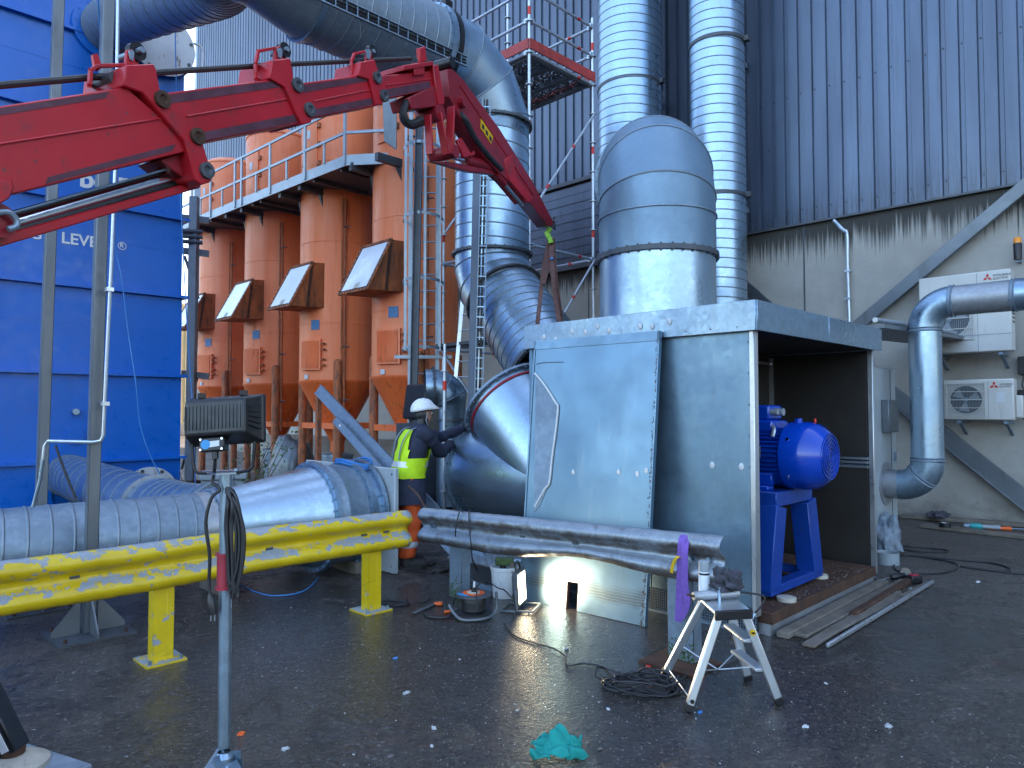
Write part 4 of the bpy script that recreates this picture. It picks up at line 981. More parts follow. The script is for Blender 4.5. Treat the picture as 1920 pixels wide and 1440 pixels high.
# ================================================================ orange filter silos
SX = 8.24; SY = [10.85, 13.60, 16.32, 19.10]; SR = .815
names = ['orange silo directly behind the caged ladder', 'second orange silo from the caged ladder', 'third orange silo from the caged ladder', 'orange silo nearest the blue filter tower']
def make_silo():
    t = thing('filter_silo', names[0] + ', rust-streaked with slanted vent hatch', 'silo', (SX, SY[0], 0), 'row of orange silos')
    def B(m, n, mt, **k): return m.build(n, MT[mt], t, local=True, **k)
    B(MB().lathe((0, 0, 0), (0, 0, 1), [(2.29, SR), (3.49, SR), (3.495, SR + .008), (3.52, SR + .008), (3.525, SR), (5.2, SR), (5.205, SR + .008), (5.23, SR + .008), (5.235, SR), (6.9, SR), (6.905, SR + .008), (6.93, SR + .008), (6.935, SR), (8.25, SR), (8.26, SR + .02), (8.30, SR + .02), (8.31, SR - .01), (8.42, SR * .8), (8.5, SR * .4), (8.52, .001)], 64), 'shell', 'orange', ang=40)
    hp = B(MB().lathe((0, 0, 0), (0, 0, 1), [(1.02, .16), (1.05, .17), (2.25, SR - .01), (2.29, SR + .012), (2.32, SR + .012)], 48, True), 'hopper', 'orange_low')
    B(MB().lathe((0, 0, 0), (0, 0, 1), [(.78, .15), (1.06, .15)], 24), 'outlet', 'orange_low')
    for dx, dy in ((-.44, -.72), (-.44, .72), (.44, -.72), (.44, .72)):
        B(MB().tube([(dx, dy, 0), (dx, dy, 2.70), (dx, dy, 2.74)], [.088, .088, .05], 14), 'leg', 'leg')
    for dx in (-.44, .44): B(MB().bb((dx - .05, -.72, 1.30), (dx + .05, .72, 1.42)), 'cross_beam', 'orange_low')
    B(MB().bb((-.44, -.77, 1.30), (.44, -.67, 1.42)), 'cross_beam', 'orange_low')
    # slanted vent hatch facing -X
    y0, y1 = -.50, .42; xt, xb, xk, zt, zb = -.90, -1.40, -.55, 4.72, 3.78
    side = lambda y: [V((xk, y, zb + .04)), V((xb, y, zb)), V((xt, y, zt)), V((xk, y, zt + .02))]
    vb = B(MB().prism(side(y0), (0, y1 - y0, 0)), 'vent_box', 'rustbox')
    n = V((zb - zt, 0, xt - xb)).normalized(); n = V((-(zt - zb), 0, (xt - xb) * 1.0)); n = V((-abs(n.x), 0, abs(n.z))).normalized()
    e = V((xt - xb, 0, zt - zb))
    pp_ = [V((xb, y0 + .06, zb)) + e * .05, V((xb, y1 - .06, zb)) + e * .05, V((xb, y1 - .06, zb)) + e * .95, V((xb, y0 + .06, zb)) + e * .95]
    MB().prism([p + n * .012 for p in pp_], n * .012).build('vent_panel', MT['alu'], vb, local=True)
    m = MB(); m.prism([lerp(pp_[0], pp_[1], .34) + n * .024, lerp(pp_[0], pp_[1], .52) + n * .024, lerp(pp_[0], pp_[1], .52) + n * .024 + e * .11, lerp(pp_[0], pp_[1], .34) + n * .024 + e * .11], n * .004); m.build('warning_label', MT['dish'], vb, local=True)
    m = MB(); C = [V((xb, y0, zb)), V((xb, y1, zb)), V((xb, y1, zb)) + e, V((xb, y0, zb)) + e]
    for i in range(4): m.beam(C[i] + n * .012, C[(i + 1) % 4] + n * .012, .05, .03, up=n)
    m.build('vent_frame', MT['rustbox'], vb, local=True)
    m = MB()
    for i in range(4):
        for k in range(10): q = lerp(C[i], C[(i + 1) % 4], (k + .5) / 10) + n * .024; m.cyl(q, q + n * .016, .012, n=6)
    q0, q1 = V((xt - .02, y0 - .012, zt)), V((xb * .72, y0 - .012, zb + .03))
    for k in range(14): q = lerp(V((-.92, y0, zt - .02)), V((-1.02, y0, zb + .05)), k / 13); m.cyl(q, q - V((0, .03, 0)), .018, n=6)
    m.build('bolt', MT['rust'], vb, local=True, kind='stuff')
    MB().beam((-.93, y0 - .008, zt), (-1.03, y0 - .008, zb + .03), .05, .02, up=(0, -1, 0)).build('side_flange', MT['rust'], vb, local=True)
    # access door, signs
    def surf(a, z, r=SR): return V((math.cos(R(a)) * r, math.sin(R(a)) * r, z))
    def plate(a0, a1, z0, z1, rin, rout, n=8):
        m = MB(); vs = []
        for i in range(n + 1):
            a = a0 + (a1 - a0) * i / n
            for r_, z in ((rin, z0), (rout, z0), (rout, z1), (rin, z1)): vs.append(surf(a, z, r_))
        fs = [(4 * i + k, 4 * i + (k + 1) % 4, 4 * i + 4 + (k + 1) % 4, 4 * i + 4 + k) for i in range(n) for k in range(4)] + [(0, 1, 2, 3), (4 * n + 3, 4 * n + 2, 4 * n + 1, 4 * n)]
        return m.add(vs, fs)
    dr = B(plate(180, 215, 2.52, 3.16, SR - .02, SR + .07), 'access_door', 'orange')
    plate(183, 212, 2.56, 3.12, SR + .06, SR + .085).build('door_leaf', MT['orange_low'], dr, local=True)
    m = MB()
    for z in (2.62, 2.74, 2.94, 3.06): m.box(surf(219, z, SR + .06), (.07, .07, .035))
    m.each('door_hinge', MT['leg'], dr, local=True)
    B(plate(197, 211, 3.36, 3.56, SR, SR + .012), 'notice', 'blue_sign')
    B(plate(184, 192, 2.34, 2.43, SR + .012, SR + .02), 'small_label', 'paper')
    for a, rr_ in ((243, .018), (247, .022)):
        B(MB().cyl(surf(a, 1.2, SR + .06), surf(a, 6.1, SR + .06), rr_, n=8), 'riser_pipe', 'leg')
    for z in (1.9, 3.0, 4.4, 5.5): B(MB().tube([surf(245, z, SR), surf(246, z, SR + .1), surf(252, z, SR + .16)], .014, 6), 'pipe_bracket', 'steel_dark')
    # upper door above the walkway
    B(plate(176, 205, 6.6, 7.9, SR, SR + .03), 'upper_door', 'orange')
    B(plate(186, 193, 7.4, 7.58, SR + .03, SR + .036), 'small_label', 'paper')
    m = MB()
    for z in (6.85, 7.25, 7.65): m.box(surf(208, z, SR + .02), (.06, .06, .10))
    m.each('door_hinge', MT['leg'], t, local=True)
    MBh = MB(); MBh.tube([surf(222, 6.6), surf(222, 6.6, SR + .12), surf(236, 6.6, SR + .12), surf(236, 6.6)], .02, 6); B(MBh, 'valve_handle', 'rust')
    return t
s0 = make_silo()
for i in range(1, 4):
    s = copy_tree(s0); s.location = (SX, SY[i], 0); s['label'] = names[i] + ', rust-streaked with slanted vent hatch'
# hoppers' collecting bins
for i, (x, y) in enumerate(((8.24, 10.85), (8.24, 13.6), (8.24, 16.32))):
    t = thing('collecting_bin', 'grey dust bin with clamped lid below the hopper of the ' + ['silo behind the ladder', 'second silo from the ladder', 'third silo from the ladder'][i], 'bin', (x, y, 0), 'bins under the hoppers')
    MB().lathe((x, y, 0), (0, 0, 1), [(0, .30), (.6, .34), (.72, .34)], 28, True).build('drum', MT['galv_dull'], t)
    MB().lathe((x, y, .70), (0, 0, 1), [(0, .36), (.04, .36), (.05, .34), (.09, .17)], 28, True, True).build('lid', MT['galv'], t)
    MB().tube([V((x - .33, y - .1, .5)), V((x - .40, y - .1, .45)), V((x - .36, y - .1, .3))], .012, 6).build('clamp', MT['steel_dark'], t)
# ---------------------------------------------------------------- walkway
wk = thing('walkway', 'grey steel maintenance walkway with railing along the orange silos', 'walkway', (7.1, 11.2, 6.24))
tilt = .030
def W(x, y, z): return V((x, y, 6.24 + z + tilt * (y - 11.2)))
xw, ya, yb = 7.02, 11.35, 19.9; xin = 8.2; ce = (7.75, 10.75)
outline = [W(xw, yb, 0), W(xw, ya, 0), W(7.55, 10.55, 0), W(8.35, 10.1, 0), W(8.9, 10.4, 0), W(8.9, yb, 0)]
MB().prism(outline, (0, 0, .03)).build('deck', MT['steel_dark'], wk)
edge = [W(xw - .01, yb, 0), W(xw - .01, ya, 0), W(7.545, 10.535, 0), W(8.35, 10.08, 0)]
for i in range(3): MB().beam(edge[i] + V((0, 0, .07)), edge[i + 1] + V((0, 0, .07)), .02, .20).build('kick_plate', MT['walk'], wk)
def wpost(p, h=1.1): MB().beam(p, p + V((0, 0, h)), .07, .035, up=(1, 0, 0)).build('railing_post', MT['walk'], wk)
ypos = [ya + .02, 12.85, 14.35, 15.75, 16.1, 17.5, 18.7]
for y in ypos: wpost(W(xw - .03, y, .0))
wpost(W(7.53, 10.52, 0)); wpost(W(8.34, 10.06, 0))
for y in (12.1, 13.6, 15.0, 16.8, 18.1): MB().beam(W(xw - .03, y, .16), W(xw - .03, y, .56), .05, .03, up=(1, 0, 0)).build('short_post', MT['walk'], wk)
for h, r_ in ((1.1, .03), (.58, .028)):
    for i in range(3): MB().beam(edge[i] + V((-.02, 0, h)), edge[i + 1] + V((-.02, 0, h)), .035, .05).build('handrail', MT['walk'], wk)
for sy in SY:
    for dy in (-.42, .42):
        y = sy + dy; m = MB(); m.beam(W(xw + .03, y, -.055), W(8.24, y, -.055), .10, .14)
        m.prism([W(7.50, y - .04, -.12), W(7.72, y - .04, -.12), W(7.66, y - .04, -.52), W(7.60, y - .04, -.52)], (0, .08, 0)); m.build('bracket', MT['steel_dark'], wk)
for y in (11.6, 12.6, 14.9, 15.3, 17.6): MB().beam(W(xw + .03, y, -.04), W(8.3, y, -.04), .06, .08).build('deck_joist', MT['steel_dark'], wk)
# grey switch panel hung at the walkway end
q = onD(731, 230, 11.9); sp = thing('hanging_panel', 'flat dark-grey panel hung between the walkway end and ladder', 'panel', q)
pq = [onD(716, 150, 11.9), onD(743, 150, 11.9), onD(743, 280, 11.9), onD(720, 264, 11.9)]
MB().prism(pq, FW * .05).build('board', MT['steel_post'], sp)
MB().bb(pq[0] + V((-.02, 0, -.2)), pq[0] + V((.3, .4, -.15))).build('mounting_arm', MT['walk'], sp)

# ---------------------------------------------------------------- caged ladder
lf = onD(793, 950, 12.4); lf.z = 0
ld = thing('caged_ladder', 'galvanised vertical ladder with hooped safety cage on the nearest silo', 'ladder', lf)
def LP(px_off, z, out=0): return lf + RT * px_off + V((0, 0, z)) - FW * out
wl = .24
for s in (-1, 1): MB().beam(LP(s * wl, 0), LP(s * wl, 7.6), .07, .025, up=-FW).build('stile', MT['walk'], ld)
for k in range(25): MB().cyl(LP(-wl, .3 + k * .29), LP(wl, .3 + k * .29), .014, n=8).build('rung', MT['galv'], ld)
for z in (2.75, 3.9, 5.0, 6.2, 7.3):
    pts_ = [LP(-wl - .02, z)] + [LP(math.cos(a) * .36, z, .04 + math.sin(a) * .62) for a in [math.pi - math.pi * i / 12 for i in range(13)]] + [LP(wl + .02, z)]
    m = MB()
    for a, b in zip(pts_, pts_[1:]): m.beam(a, b, .006, .05)
    m.build('cage_hoop', MT['walk'], ld)
for i in (2, 5, 9):
    a = math.pi * i / 12; MB().beam(LP(math.cos(a) * .36, 2.7, .04 + math.sin(a) * .62), LP(math.cos(a) * .36, 7.35, .04 + math.sin(a) * .62), .045, .006, up=-FW).build('cage_strap', MT['walk'], ld)
MB().beam(LP(-.5, 2.62, .05), LP(.5, 2.62, .05), .05, .06).build('standoff_bar', MT['walk'], ld)
for z in (1.5, 4.2, 6.0):
    m = MB(); m.beam(LP(-wl, z), V((SX, SY[0] - .3, z)), .04, .03); m.build('standoff', MT['walk'], ld)

# ---------------------------------------------------------------- scaffold
sc = thing('scaffold_tower', 'steel tube scaffold tower with red toe boards between ducts and wall', 'scaffold', (8.6, 8.5, 0))
sx0, sx1, sy0, sy1 = 7.86, 9.43, 7.48, 9.55
tops = {(sx0, sy0): 10.2, (sx1, sy0): 8.42, (sx0, sy1): 9.8, (sx1, sy1): 9.8}
for (x, y), h in tops.items():
    o = MB().cyl((x, y, .05), (x, y, h), .0242, n=12).build('standard', MT['tube'], sc)
    m = MB()
    for k in range(int(h / .5)):
        z = .24 + .5 * k
        m.lathe((x, y, z), (0, 0, 1), [(0, .026), (0, .062), (.009, .062), (.009, .026)], 12)
    m.each('rosette', MT['tube'], o)
    MB().bb((x - .08, y - .08, 0), (x + .08, y + .08, .012)).build('base_plate', MT['tube'], o)
    m = MB()
    for z in (2.62, 4.62, 6.05, 7.85): m.cyl((x, y, z), (x, y, z + .13), .0255, n=12)
    m.each('marker_band', MT['red_tape'], o)
def ledger(a, b, r=.0242, band=True):
    o = MB().cyl(a, b, r, n=10).build('ledger', MT['tube'], sc); a, b = V(a), V(b); d = (b - a).normalized(); L = (b - a).length
    m = MB()
    for q in (a, b): m.box(q + d * (.05 if q is a else -.05), (.07, .07, .07))
    if band: m2 = MB(); m2.cyl(a + d * (L * .74), a + d * (L * .74 + .07), r + .002, n=10); m2.build('marker_band', MT['red_tape'], o)
    m.each('wedge_head', MT['tube'], o)
PZ = 7.24
for z in (PZ + .02, PZ + .52, PZ + 1.02):
    ledger((sx0, sy0, z), (sx1, sy0, z)); ledger((sx0, sy0, z), (sx0, sy1, z), band=False); ledger((sx1, sy1, z), (sx1, sy0, z))
    if z < PZ + .1: ledger((sx0, sy1, z), (sx1, sy1, z))
for z in (4.24, 2.74):
    ledger((sx0, sy0, z), (sx1, sy0, z)); ledger((sx0, sy0, z), (sx0, sy1, z), band=False); ledger((sx1, sy1, z), (sx1, sy0, z)); ledger((sx0, sy1, z), (sx1, sy1, z))
def dia_brace(a, b):
    o = MB().cyl(a, b, .021, n=10).build('diagonal_brace', MT['tube'], sc); a, b = V(a), V(b); d = (b - a).normalized()
    MB().cyl(a + d * .55, a + d * .65, .023, n=10).build('marker_band', MT['red_tape'], o)
    MB().cyl(b - d * .95, b - d * .88, .023, n=10).build('marker_band', MT['red_tape'], o)
y_ = sy0 - .04
dia_brace((sx0, y_, 4.74), (sx1, y_, 6.74)); dia_brace((sx0, sy1 + .04, 4.74), (sx1, sy1 + .04, 6.74))
dia_brace((sx0, y_, 2.3), (sx1, y_, 4.24)); dia_brace((sx0 + .03, sy0, 2.74), (sx0 + .03, sy1, .8)); dia_brace((sx0, sy1 + .04, 2.74), (sx1, sy1 + .04, .9))
dia_brace((sx0 - .03, sy1, 2.72), (sx0 - .03, sy0, .5))
for i in range(3):                                           # perforated steel planks
    x0 = sx0 + .07 + i * .49
    t_ = NT('perforated_plank'); 
    if i == 0:
        v = t_.voro((26, 26, 26)); t_.set((.20, .23, .26), .45, .6); t_.t.nodes.remove(t_.b)
        bs = t_.n('ShaderNodeBsdfPrincipled'); bs.inputs['Base Color'].default_value = (.16, .18, .20, 1); bs.inputs['Metallic'].default_value = .5; bs.inputs['Roughness'].default_value = .5
        tr_ = t_.n('ShaderNodeBsdfTransparent'); mx = t_.n('ShaderNodeMixShader'); t_.l(t_.ramp(v, .26, .30, 1, 0), mx.inputs[0]); t_.l(bs.outputs[0], mx.inputs[1]); t_.l(tr_.outputs[0], mx.inputs[2])
        t_.l(mx.outputs[0], t_.t.nodes['Material Output'].inputs[0]); PERF = t_.m
    else: bpy.data.materials.remove(t_.m)
    MB().quad((x0, sy0 + .03, PZ + .05), (x0 + .45, sy0 + .03, PZ + .05), (x0 + .45, sy1 - .03, PZ + .05), (x0, sy1 - .03, PZ + .05)).build('plank', PERF, sc, smooth=False)
    m = MB()
    for xx in (x0, x0 + .45): m.bb((xx - .016, sy0 + .03, PZ - .03), (xx + .016, sy1 - .03, PZ + .06))
    for yy in (sy0 + .05, sy1 - .05): m.bb((x0, yy - .03, PZ - .02), (x0 + .45, yy + .03, PZ + .055))
    m.each('plank_frame', MT['steel_post'], sc)
MB().bb((sx0 - .02, sy0 - .045, PZ + .06), (sx1 + .02, sy0 - .02, PZ + .22)).build('toe_board', MT['toe'], sc)
MB().bb((sx0 - .05, sy0 - .02, PZ + .06), (sx0 - .025, sy1, PZ + .22)).build('toe_board', MT['toe'], sc)
MB().bb((sx1 + .025, sy0, PZ + .06), (sx1 + .05, sy1, PZ + .22)).build('toe_board', MT['toe'], sc)
# short scaffold ledger-level platform near the fork
MB().beam((sx0 - .02, sy1, 2.80), (sx0 - .02, sy0 + .9, 2.80), .30, .05).build('plank', MT['steel_dark'], sc)
# loose upright tube standing by the worker
q = onD(833, 935, 8.9); q.z = 0
lt = thing('scaffold_upright', 'single galvanised scaffold upright standing beside the worker', 'scaffold tube', q)
top = onD(833, 645, 8.9); MB().cyl(q, (q.x, q.y, top.z - .16), .0242, n=12).build('tube', MT['tube'], lt); MB().cyl((q.x, q.y, top.z - .17), (q.x, q.y, top.z), .019, n=12).build('spigot', MT['tube'], lt)
m = MB()
for z in (2.28, 1.78, 1.28, .78, .28): m.lathe((q.x, q.y, z - .1), (0, 0, 1), [(0, .026), (0, .062), (.009, .062), (.009, .026)], 12)
m.each('rosette', MT['tube'], lt); MB().cyl((q.x, q.y, 1.94), (q.x, q.y, 2.06), .0256, n=12).build('marker_band', MT['red_tape'], lt)
# aluminium access ladder inside the scaffold
la, lb = onD(853, 720, 11.6), onD(870, 530, 11.8)
al = thing('aluminium_ladder', 'aluminium ladder leaning inside the scaffold behind the slanted duct', 'ladder', (la.x, la.y, 0))
base_ = V((la.x - .15, la.y + .1, 0)); topl = lb + (lb - la) * .6
for o_ in (0, .36): MB().beam(base_ + RT * o_, topl + RT * o_, .06, .025, up=-FW).build('stile', MT['alu'], al)
for k in range(18): p = lerp(base_, topl, .03 + k * .054); MB().cyl(p, p + RT * .36, .014, n=8).build('rung', MT['alu'], al)
from mathutils import noise as mnoise
# ================================================================ guard rails
WPROF = [(.0, .158), (.022, .156), (.05, .143), (.074, .118), (.080, .092), (.070, .066), (.045, .045), (.014, .024), (.006, .0), (.014, -.024), (.045, -.045), (.070, -.066), (.080, -.092), (.074, -.118), (.05, -.143), (.022, -.156), (.0, -.158)]
def wbeam(a, b, out, mat, parent, defo=None, n=60):
    a, b, out = V(a), V(b), V(out); m = MB(); vs = []; k = len(WPROF)
    for i in range(n + 1):
        t = i / n; p = lerp(a, b, t)
        for d, z in WPROF:
            dd, dz = defo(t, z) if defo else (0, 0); vs.append(p + out * (d + dd) + UP * (z + dz))
    m.add(vs, [(i * k + j, i * k + j + 1, (i + 1) * k + j + 1, (i + 1) * k + j) for i in range(n) for j in range(k - 1)])
    o = m.build('rail_beam', mat, parent, ang=60); s = o.modifiers.new('solid', 'SOLIDIFY'); s.thickness = .005; s.offset = 0; return o
yr = thing('guard_rail', 'yellow guard rail with flaking paint in front of the ground duct', 'guard rail', (1.5, 5.12, 0))
def ydef(t, z): return (.008 * math.sin(t * 31) + .006 * mnoise.noise(V((t * 60, z * 10, 0))), .010 * math.sin(t * 9) + .004 * mnoise.noise(V((t * 80, z * 8, 3))))
wbeam((-2.6, 5.08, .672), (onY(768, 980, 5.04).x, 5.08, .655), (0, -1, 0), MT['yellow'], yr, ydef, 130)
for px, py in ((293, 1232), (681, 1139)):
    q = onZ(px, py, 0); m = MB(); y = 5.17
    q = V((q.x, 5.16, 0))
    m.bb((q.x - .065, 5.10, .01), (q.x - .058, 5.20, .80)); m.bb((q.x + .058, 5.10, .01), (q.x + .065, 5.20, .80)); m.bb((q.x - .065, 5.10, .01), (q.x + .065, 5.107, .53)); m.bb((q.x + .02, 5.098, .01), (q.x + .068, 5.106, .53))
    o = m.build('rail_post', MT['yellow'], yr, bevel=.003)
    MB().bb((q.x - .13, 5.02, 0), (q.x + .13, 5.28, .014)).build('foot_plate', MT['yellow'], o)
    m = MB()
    for dx in (-.1, .1): m.cyl((q.x + dx, 5.05, .014), (q.x + dx, 5.05, .04), .012, n=6)
    m.each('anchor_bolt', MT['galv'], o)
m = MB()
for t_ in (.28, .46, .60, .80, .93, .965): 
    x = lerp(V((-2.6, 0, 0)), V((onY(768, 980, 5.04).x, 0, 0)), t_).x; m.box((x, 5.066, .66), (.055, .008, .016))
m.each('rail_slot', MT['steel_dark'], yr)
GRX = 4.22
gr = thing('guard_rail', 'bare grey galvanised guard rail with bent lower edge before the fan housing', 'guard rail', (GRX, 3.8, 0))
gy0 = onX(786, 985, GRX - .06).y; gy1 = onX(1352, 1050, GRX - .06).y
def gdef(t, z):
    b = math.exp(-((t - .62) / .16) ** 2); l = max(0, (.02 - z) / .16)
    return (-.035 * b * l + .004 * mnoise.noise(V((t * 40, z * 12, 1))), .045 * b * l - .015 * math.exp(-((t - .35) / .2) ** 2) * l + .004 * mnoise.noise(V((t * 50, z * 8, 5))))
wbeam((GRX, gy0, .608), (GRX, gy1, .728), (-1, 0, 0), MT['rail'], gr, gdef, 110)
q = onZ(832, 1120, 0); yy = q.y
p1y = 4.95; p2y = 2.62
for i, (py_, lab) in enumerate(((p1y, 0), (p2y, 1))):
    w = .085 if i == 0 else .10; h = .58 if i == 0 else .70
    m = MB(); m.bb((GRX + .005, py_ - w, 0), (GRX + .013, py_ + w, h)); m.bb((GRX + .005, py_ - w, 0), (GRX + .11, py_ - w + .008, h)); m.bb((GRX + .005, py_ + w - .008, 0), (GRX + .11, py_ + w, h))
    o = m.build('rail_post', MT['galv_dull'], gr, bevel=.003)
    m = MB()
    for k in range(150): z = abs(random.gauss(0, .07)); m.sphere((GRX + .004, py_ + random.uniform(-w, w), z), random.uniform(.003, .008), 3)
    m.build('moss', MT['leaf'], o, kind='stuff')
    if i: MB().bb((GRX - .20, py_ - .22, 0), (GRX + .16, py_ + .20, .018)).build('foot_plate', MT['rust'], o)
m = MB()
for t_, z in ((.06, 0), (.045, 0), (.93, 0), (.965, 0)):
    p = lerp(V((GRX - .012, gy0, .608)), V((GRX - .012, gy1, .728)), t_); m.cyl(p, p - V((.02, 0, 0)), .018, n=8)
m.each('bolt', MT['galv'], gr)
for t_ in (.42, .60):
    p = lerp(V((GRX - .008, gy0, .608)), V((GRX - .008, gy1, .728)), t_); MB().box(p, (.012, .055, .016)).build('rail_slot', MT['steel_dark'], gr)
# rod sticking up behind the rail end
st = thing('bent_rod', 'rusty bent rod sticking up over the grey rail end', 'rod', (GRX + .05, 5.3, 0))
MB().tube(spline([(GRX + .06, 5.02, .40), onX(803, 962, GRX + .06), onX(785, 930, GRX + .10), onX(770, 915, GRX + .12), onX(766, 911, GRX + .12)], 6), .011, 8).build('rod', MT['rust'], st)
# purple sling hung over the rail end
ps = thing('purple_sling', 'purple webbing sling hanging over the grey guard rail end', 'sling', (GRX, 2.9, .6))
def ribbon(pts, w, wd, mat, name, parent, th=.004, n=6):
    P = spline(pts, n); m = MB(); vs = []
    for i, p in enumerate(P):
        wv = V(wd).normalized() * w / 2; nn = (P[min(i + 1, len(P) - 1)] - P[max(i - 1, 0)]).cross(V(wd)).normalized() * th / 2
        vs += [p - wv - nn, p + wv - nn, p + wv + nn, p - wv + nn]
    m.add(vs, [(4 * i + k, 4 * i + (k + 1) % 4, 4 * i + 4 + (k + 1) % 4, 4 * i + 4 + k) for i in range(len(P) - 1) for k in range(4)] + [(3, 2, 1, 0), tuple(4 * len(P) - 4 + k for k in range(4))])
    return m.build(name, mat, parent)
gx = GRX - .095
def RX(px, py, off=0): return onX(px, py, gx + off)
ribbon([RX(1284, 1004, .10) + V((.04, 0, 0)), RX(1284, 1003, .06), RX(1278, 1020, 0), RX(1276, 1070, 0), RX(1274, 1120, .02), RX(1272, 1166, .02)], .055, (0, 1, 0), MT['purple'], 'webbing', ps)
ribbon([RX(1288, 1004, .05), RX(1284, 1030, -.012), RX(1284, 1090, -.01), RX(1288, 1130, -.01), RX(1276, 1160, 0)], .05, (0, 1, .15), MT['purple'], 'webbing', ps)
ribbon([RX(1274, 1044, -.02), RX(1268, 1046, -.035), RX(1262, 1058, -.03), RX(1259, 1074, -.02)], .022, (0, 1, .2), MT['yellow_tag'], 'label_tab', ps)

# ================================================================ loader crane
CE = onD(830, 180, 6.3)
CDIR = (RT * 1.69 + FW * 3.1).normalized(); CN = CDIR.cross(UP).normalized()
if CN.dot(EYE - CE) < 0: CN = -CN
def CP(px, py, off=0): return hit(px, py, CE + CN * off, CN)
cr = thing('loader_crane', 'red telescopic loader crane boom reaching over from the left with folding jib', 'crane', onD(-700, 700, 2.6))
def cpr(poly, w, name, mat, parent=cr, bevel=.006, shift=0):
    off = w / 2 + shift; return MB().prism([CP(x, y, off) for x, y in poly], -CN * w).build(name, mat, parent, bevel=bevel)
# boom sections, each traced on its near face
s1 = cpr([(-330, 250), (0, 199), (236, 163), (352, 262), (352, 284), (25, 364), (-330, 448)], .30, 'boom_section', MT['red'])
s2 = cpr([(296, 176), (530, 146), (575, 212), (575, 229), (372, 268)], .25, 'boom_section', MT['red'])
s3 = cpr([(548, 158), (700, 137), (716, 185), (712, 197), (578, 223)], .205, 'boom_section', MT['red'])
s4 = cpr([(705, 143), (806, 133), (814, 150), (812, 167), (716, 188)], .165, 'boom_section', MT['red'])
# scuffed slide tracks and weld lines: thin plates on the near faces
def strip(poly, w, parent, mat=MT['red_scuff'], pr=.0025): return MB().prism([CP(x, y, w / 2 + pr) for x, y in poly], -CN * pr * .9).build('slide_track', mat, parent)
strip([(-330, 254), (0, 203), (205, 172), (198, 184), (0, 216), (-330, 270)], .30, s1)
strip([(90, 332), (330, 270), (322, 283), (85, 345)], .30, s1)
strip([(314, 178), (526, 150), (534, 162), (320, 194)], .25, s2)
strip([(378, 248), (566, 212), (570, 226), (380, 264)], .25, s2)
strip([(565, 160), (695, 141), (700, 150), (568, 174)], .205, s3)
strip([(588, 205), (705, 182), (708, 194), (588, 219)], .205, s3)
strip([(722, 168), (806, 152), (809, 165), (724, 184)], .165, s4)
def weld(a, b, w, parent): MB().cyl(CP(*a, w / 2 + .003), CP(*b, w / 2 + .003), .006, n=6).build('weld_seam', MT['red'], parent)
weld((-330, 322), (310, 221), .30, s1); weld((350, 218), (548, 184), .25, s2); weld((588, 190), (706, 166), .205, s3); weld((725, 160), (808, 148), .165, s4)
# collars
c1 = cpr([(232, 160), (236, 122), (288, 119), (293, 128), (302, 174), (345, 222), (378, 258), (399, 328), (396, 341), (378, 347), (364, 336), (353, 284), (345, 262), (268, 174)], .36, 'collar', MT['red'])
c2 = cpr([(506, 146), (511, 112), (545, 109), (551, 150), (569, 178), (588, 216), (584, 230), (566, 234), (556, 213), (534, 163)], .30, 'collar', MT['red'])
c3 = cpr([(672, 142), (676, 116), (703, 111), (710, 134), (718, 160), (722, 186), (717, 196), (704, 198), (699, 172), (692, 148)], .25, 'collar', MT['red'])
c0 = cpr([(-330, 460), (-330, 425), (-30, 345), (22, 332), (27, 352), (18, 372), (0, 383), (-40, 400)], .36, 'collar', MT['red'])
for cpt, w, ps_ in ((c1, .36, ((303, 187), (369, 256), (386, 320))), (c2, .30, ((556, 160), (579, 206))), (c3, .25, ((706, 146), (719, 180)))):
    for x, y in ps_:
        p = CP(x, y, w / 2); k = (p - EYE).length / 4.2
        m = MB(); m.lathe(p, CN, [(0, .042 * min(k, 1.1)), (.02, .042 * min(k, 1.1)), (.022, .026), (.010, .016), (.010, .001)], 20); m.build('slide_pad_bolt', MT['steel_dark'] if y not in (256, 187) else MT['rust'], cpt)
# sheave brackets with rollers on top of the collars
def sheave(pl, w, roller, parent, plate, frm):
    for s in (1, -1): MB().prism([CP(x, y, s * w / 2) for x, y in plate], -CN * .022 * s).build('sheave_bracket', MT['red'], parent, bevel=.004)
    # open cage round the rope roller: two side plates joined by bars
    for s in (1, -1):
        for a, b in zip(frm, frm[1:]): MB().beam(CP(*a, s * w * .42), CP(*b, s * w * .42), .018, .022, up=CN).build('cage_bar', MT['red'], parent, bevel=.003)
    for a in frm[:3]: MB().beam(CP(*a, w * .42), CP(*a, -w * .42), .022, .022).build('cage_cross_bar', MT['red'], parent)
    p = CP(*roller, 0); MB().cyl(p - CN * w * .40, p + CN * w * .40, .036, n=20).build('roller', MT['steel_dark'], parent)
    p = CP(*pl, 0); MB().cyl(p - CN * w * .48, p + CN * w * .48, .016, n=14).build('axle', MT['galv_dull'], parent)
    MB().lathe(p + CN * w * .1, CN, [(0, .02), (0, .048), (.02, .040), (.04, .048), (.04, .02)], 20).build('pulley', MT['black'], parent)
    MB().prism([CP(pl[0] + a, pl[1] + b, w / 2 + .012) for a, b in ((-4, -6), (2, -8), (6, -3), (5, 7), (3, 13), (-1, 10))], -CN * .008).build('lock_plate', MT['galv_dull'], parent)
sheave((246, 101), .20, (200, 153), c1, [(232, 162), (238, 94), (249, 92), (256, 120), (262, 162)], [(168, 160), (170, 132), (182, 124), (236, 122)])
MB().prism([CP(x, y, -.06) for x, y in ((170, 104), (178, 101), (188, 128), (180, 134), (174, 130))], CN * .02).build('guide_plate', MT['red'], c1)
sheave((524, 97), .16, (498, 134), c2, [(512, 148), (516, 90), (526, 85), (531, 108), (542, 114), (546, 146)], [(480, 148), (479, 120), (484, 96), (516, 90)])
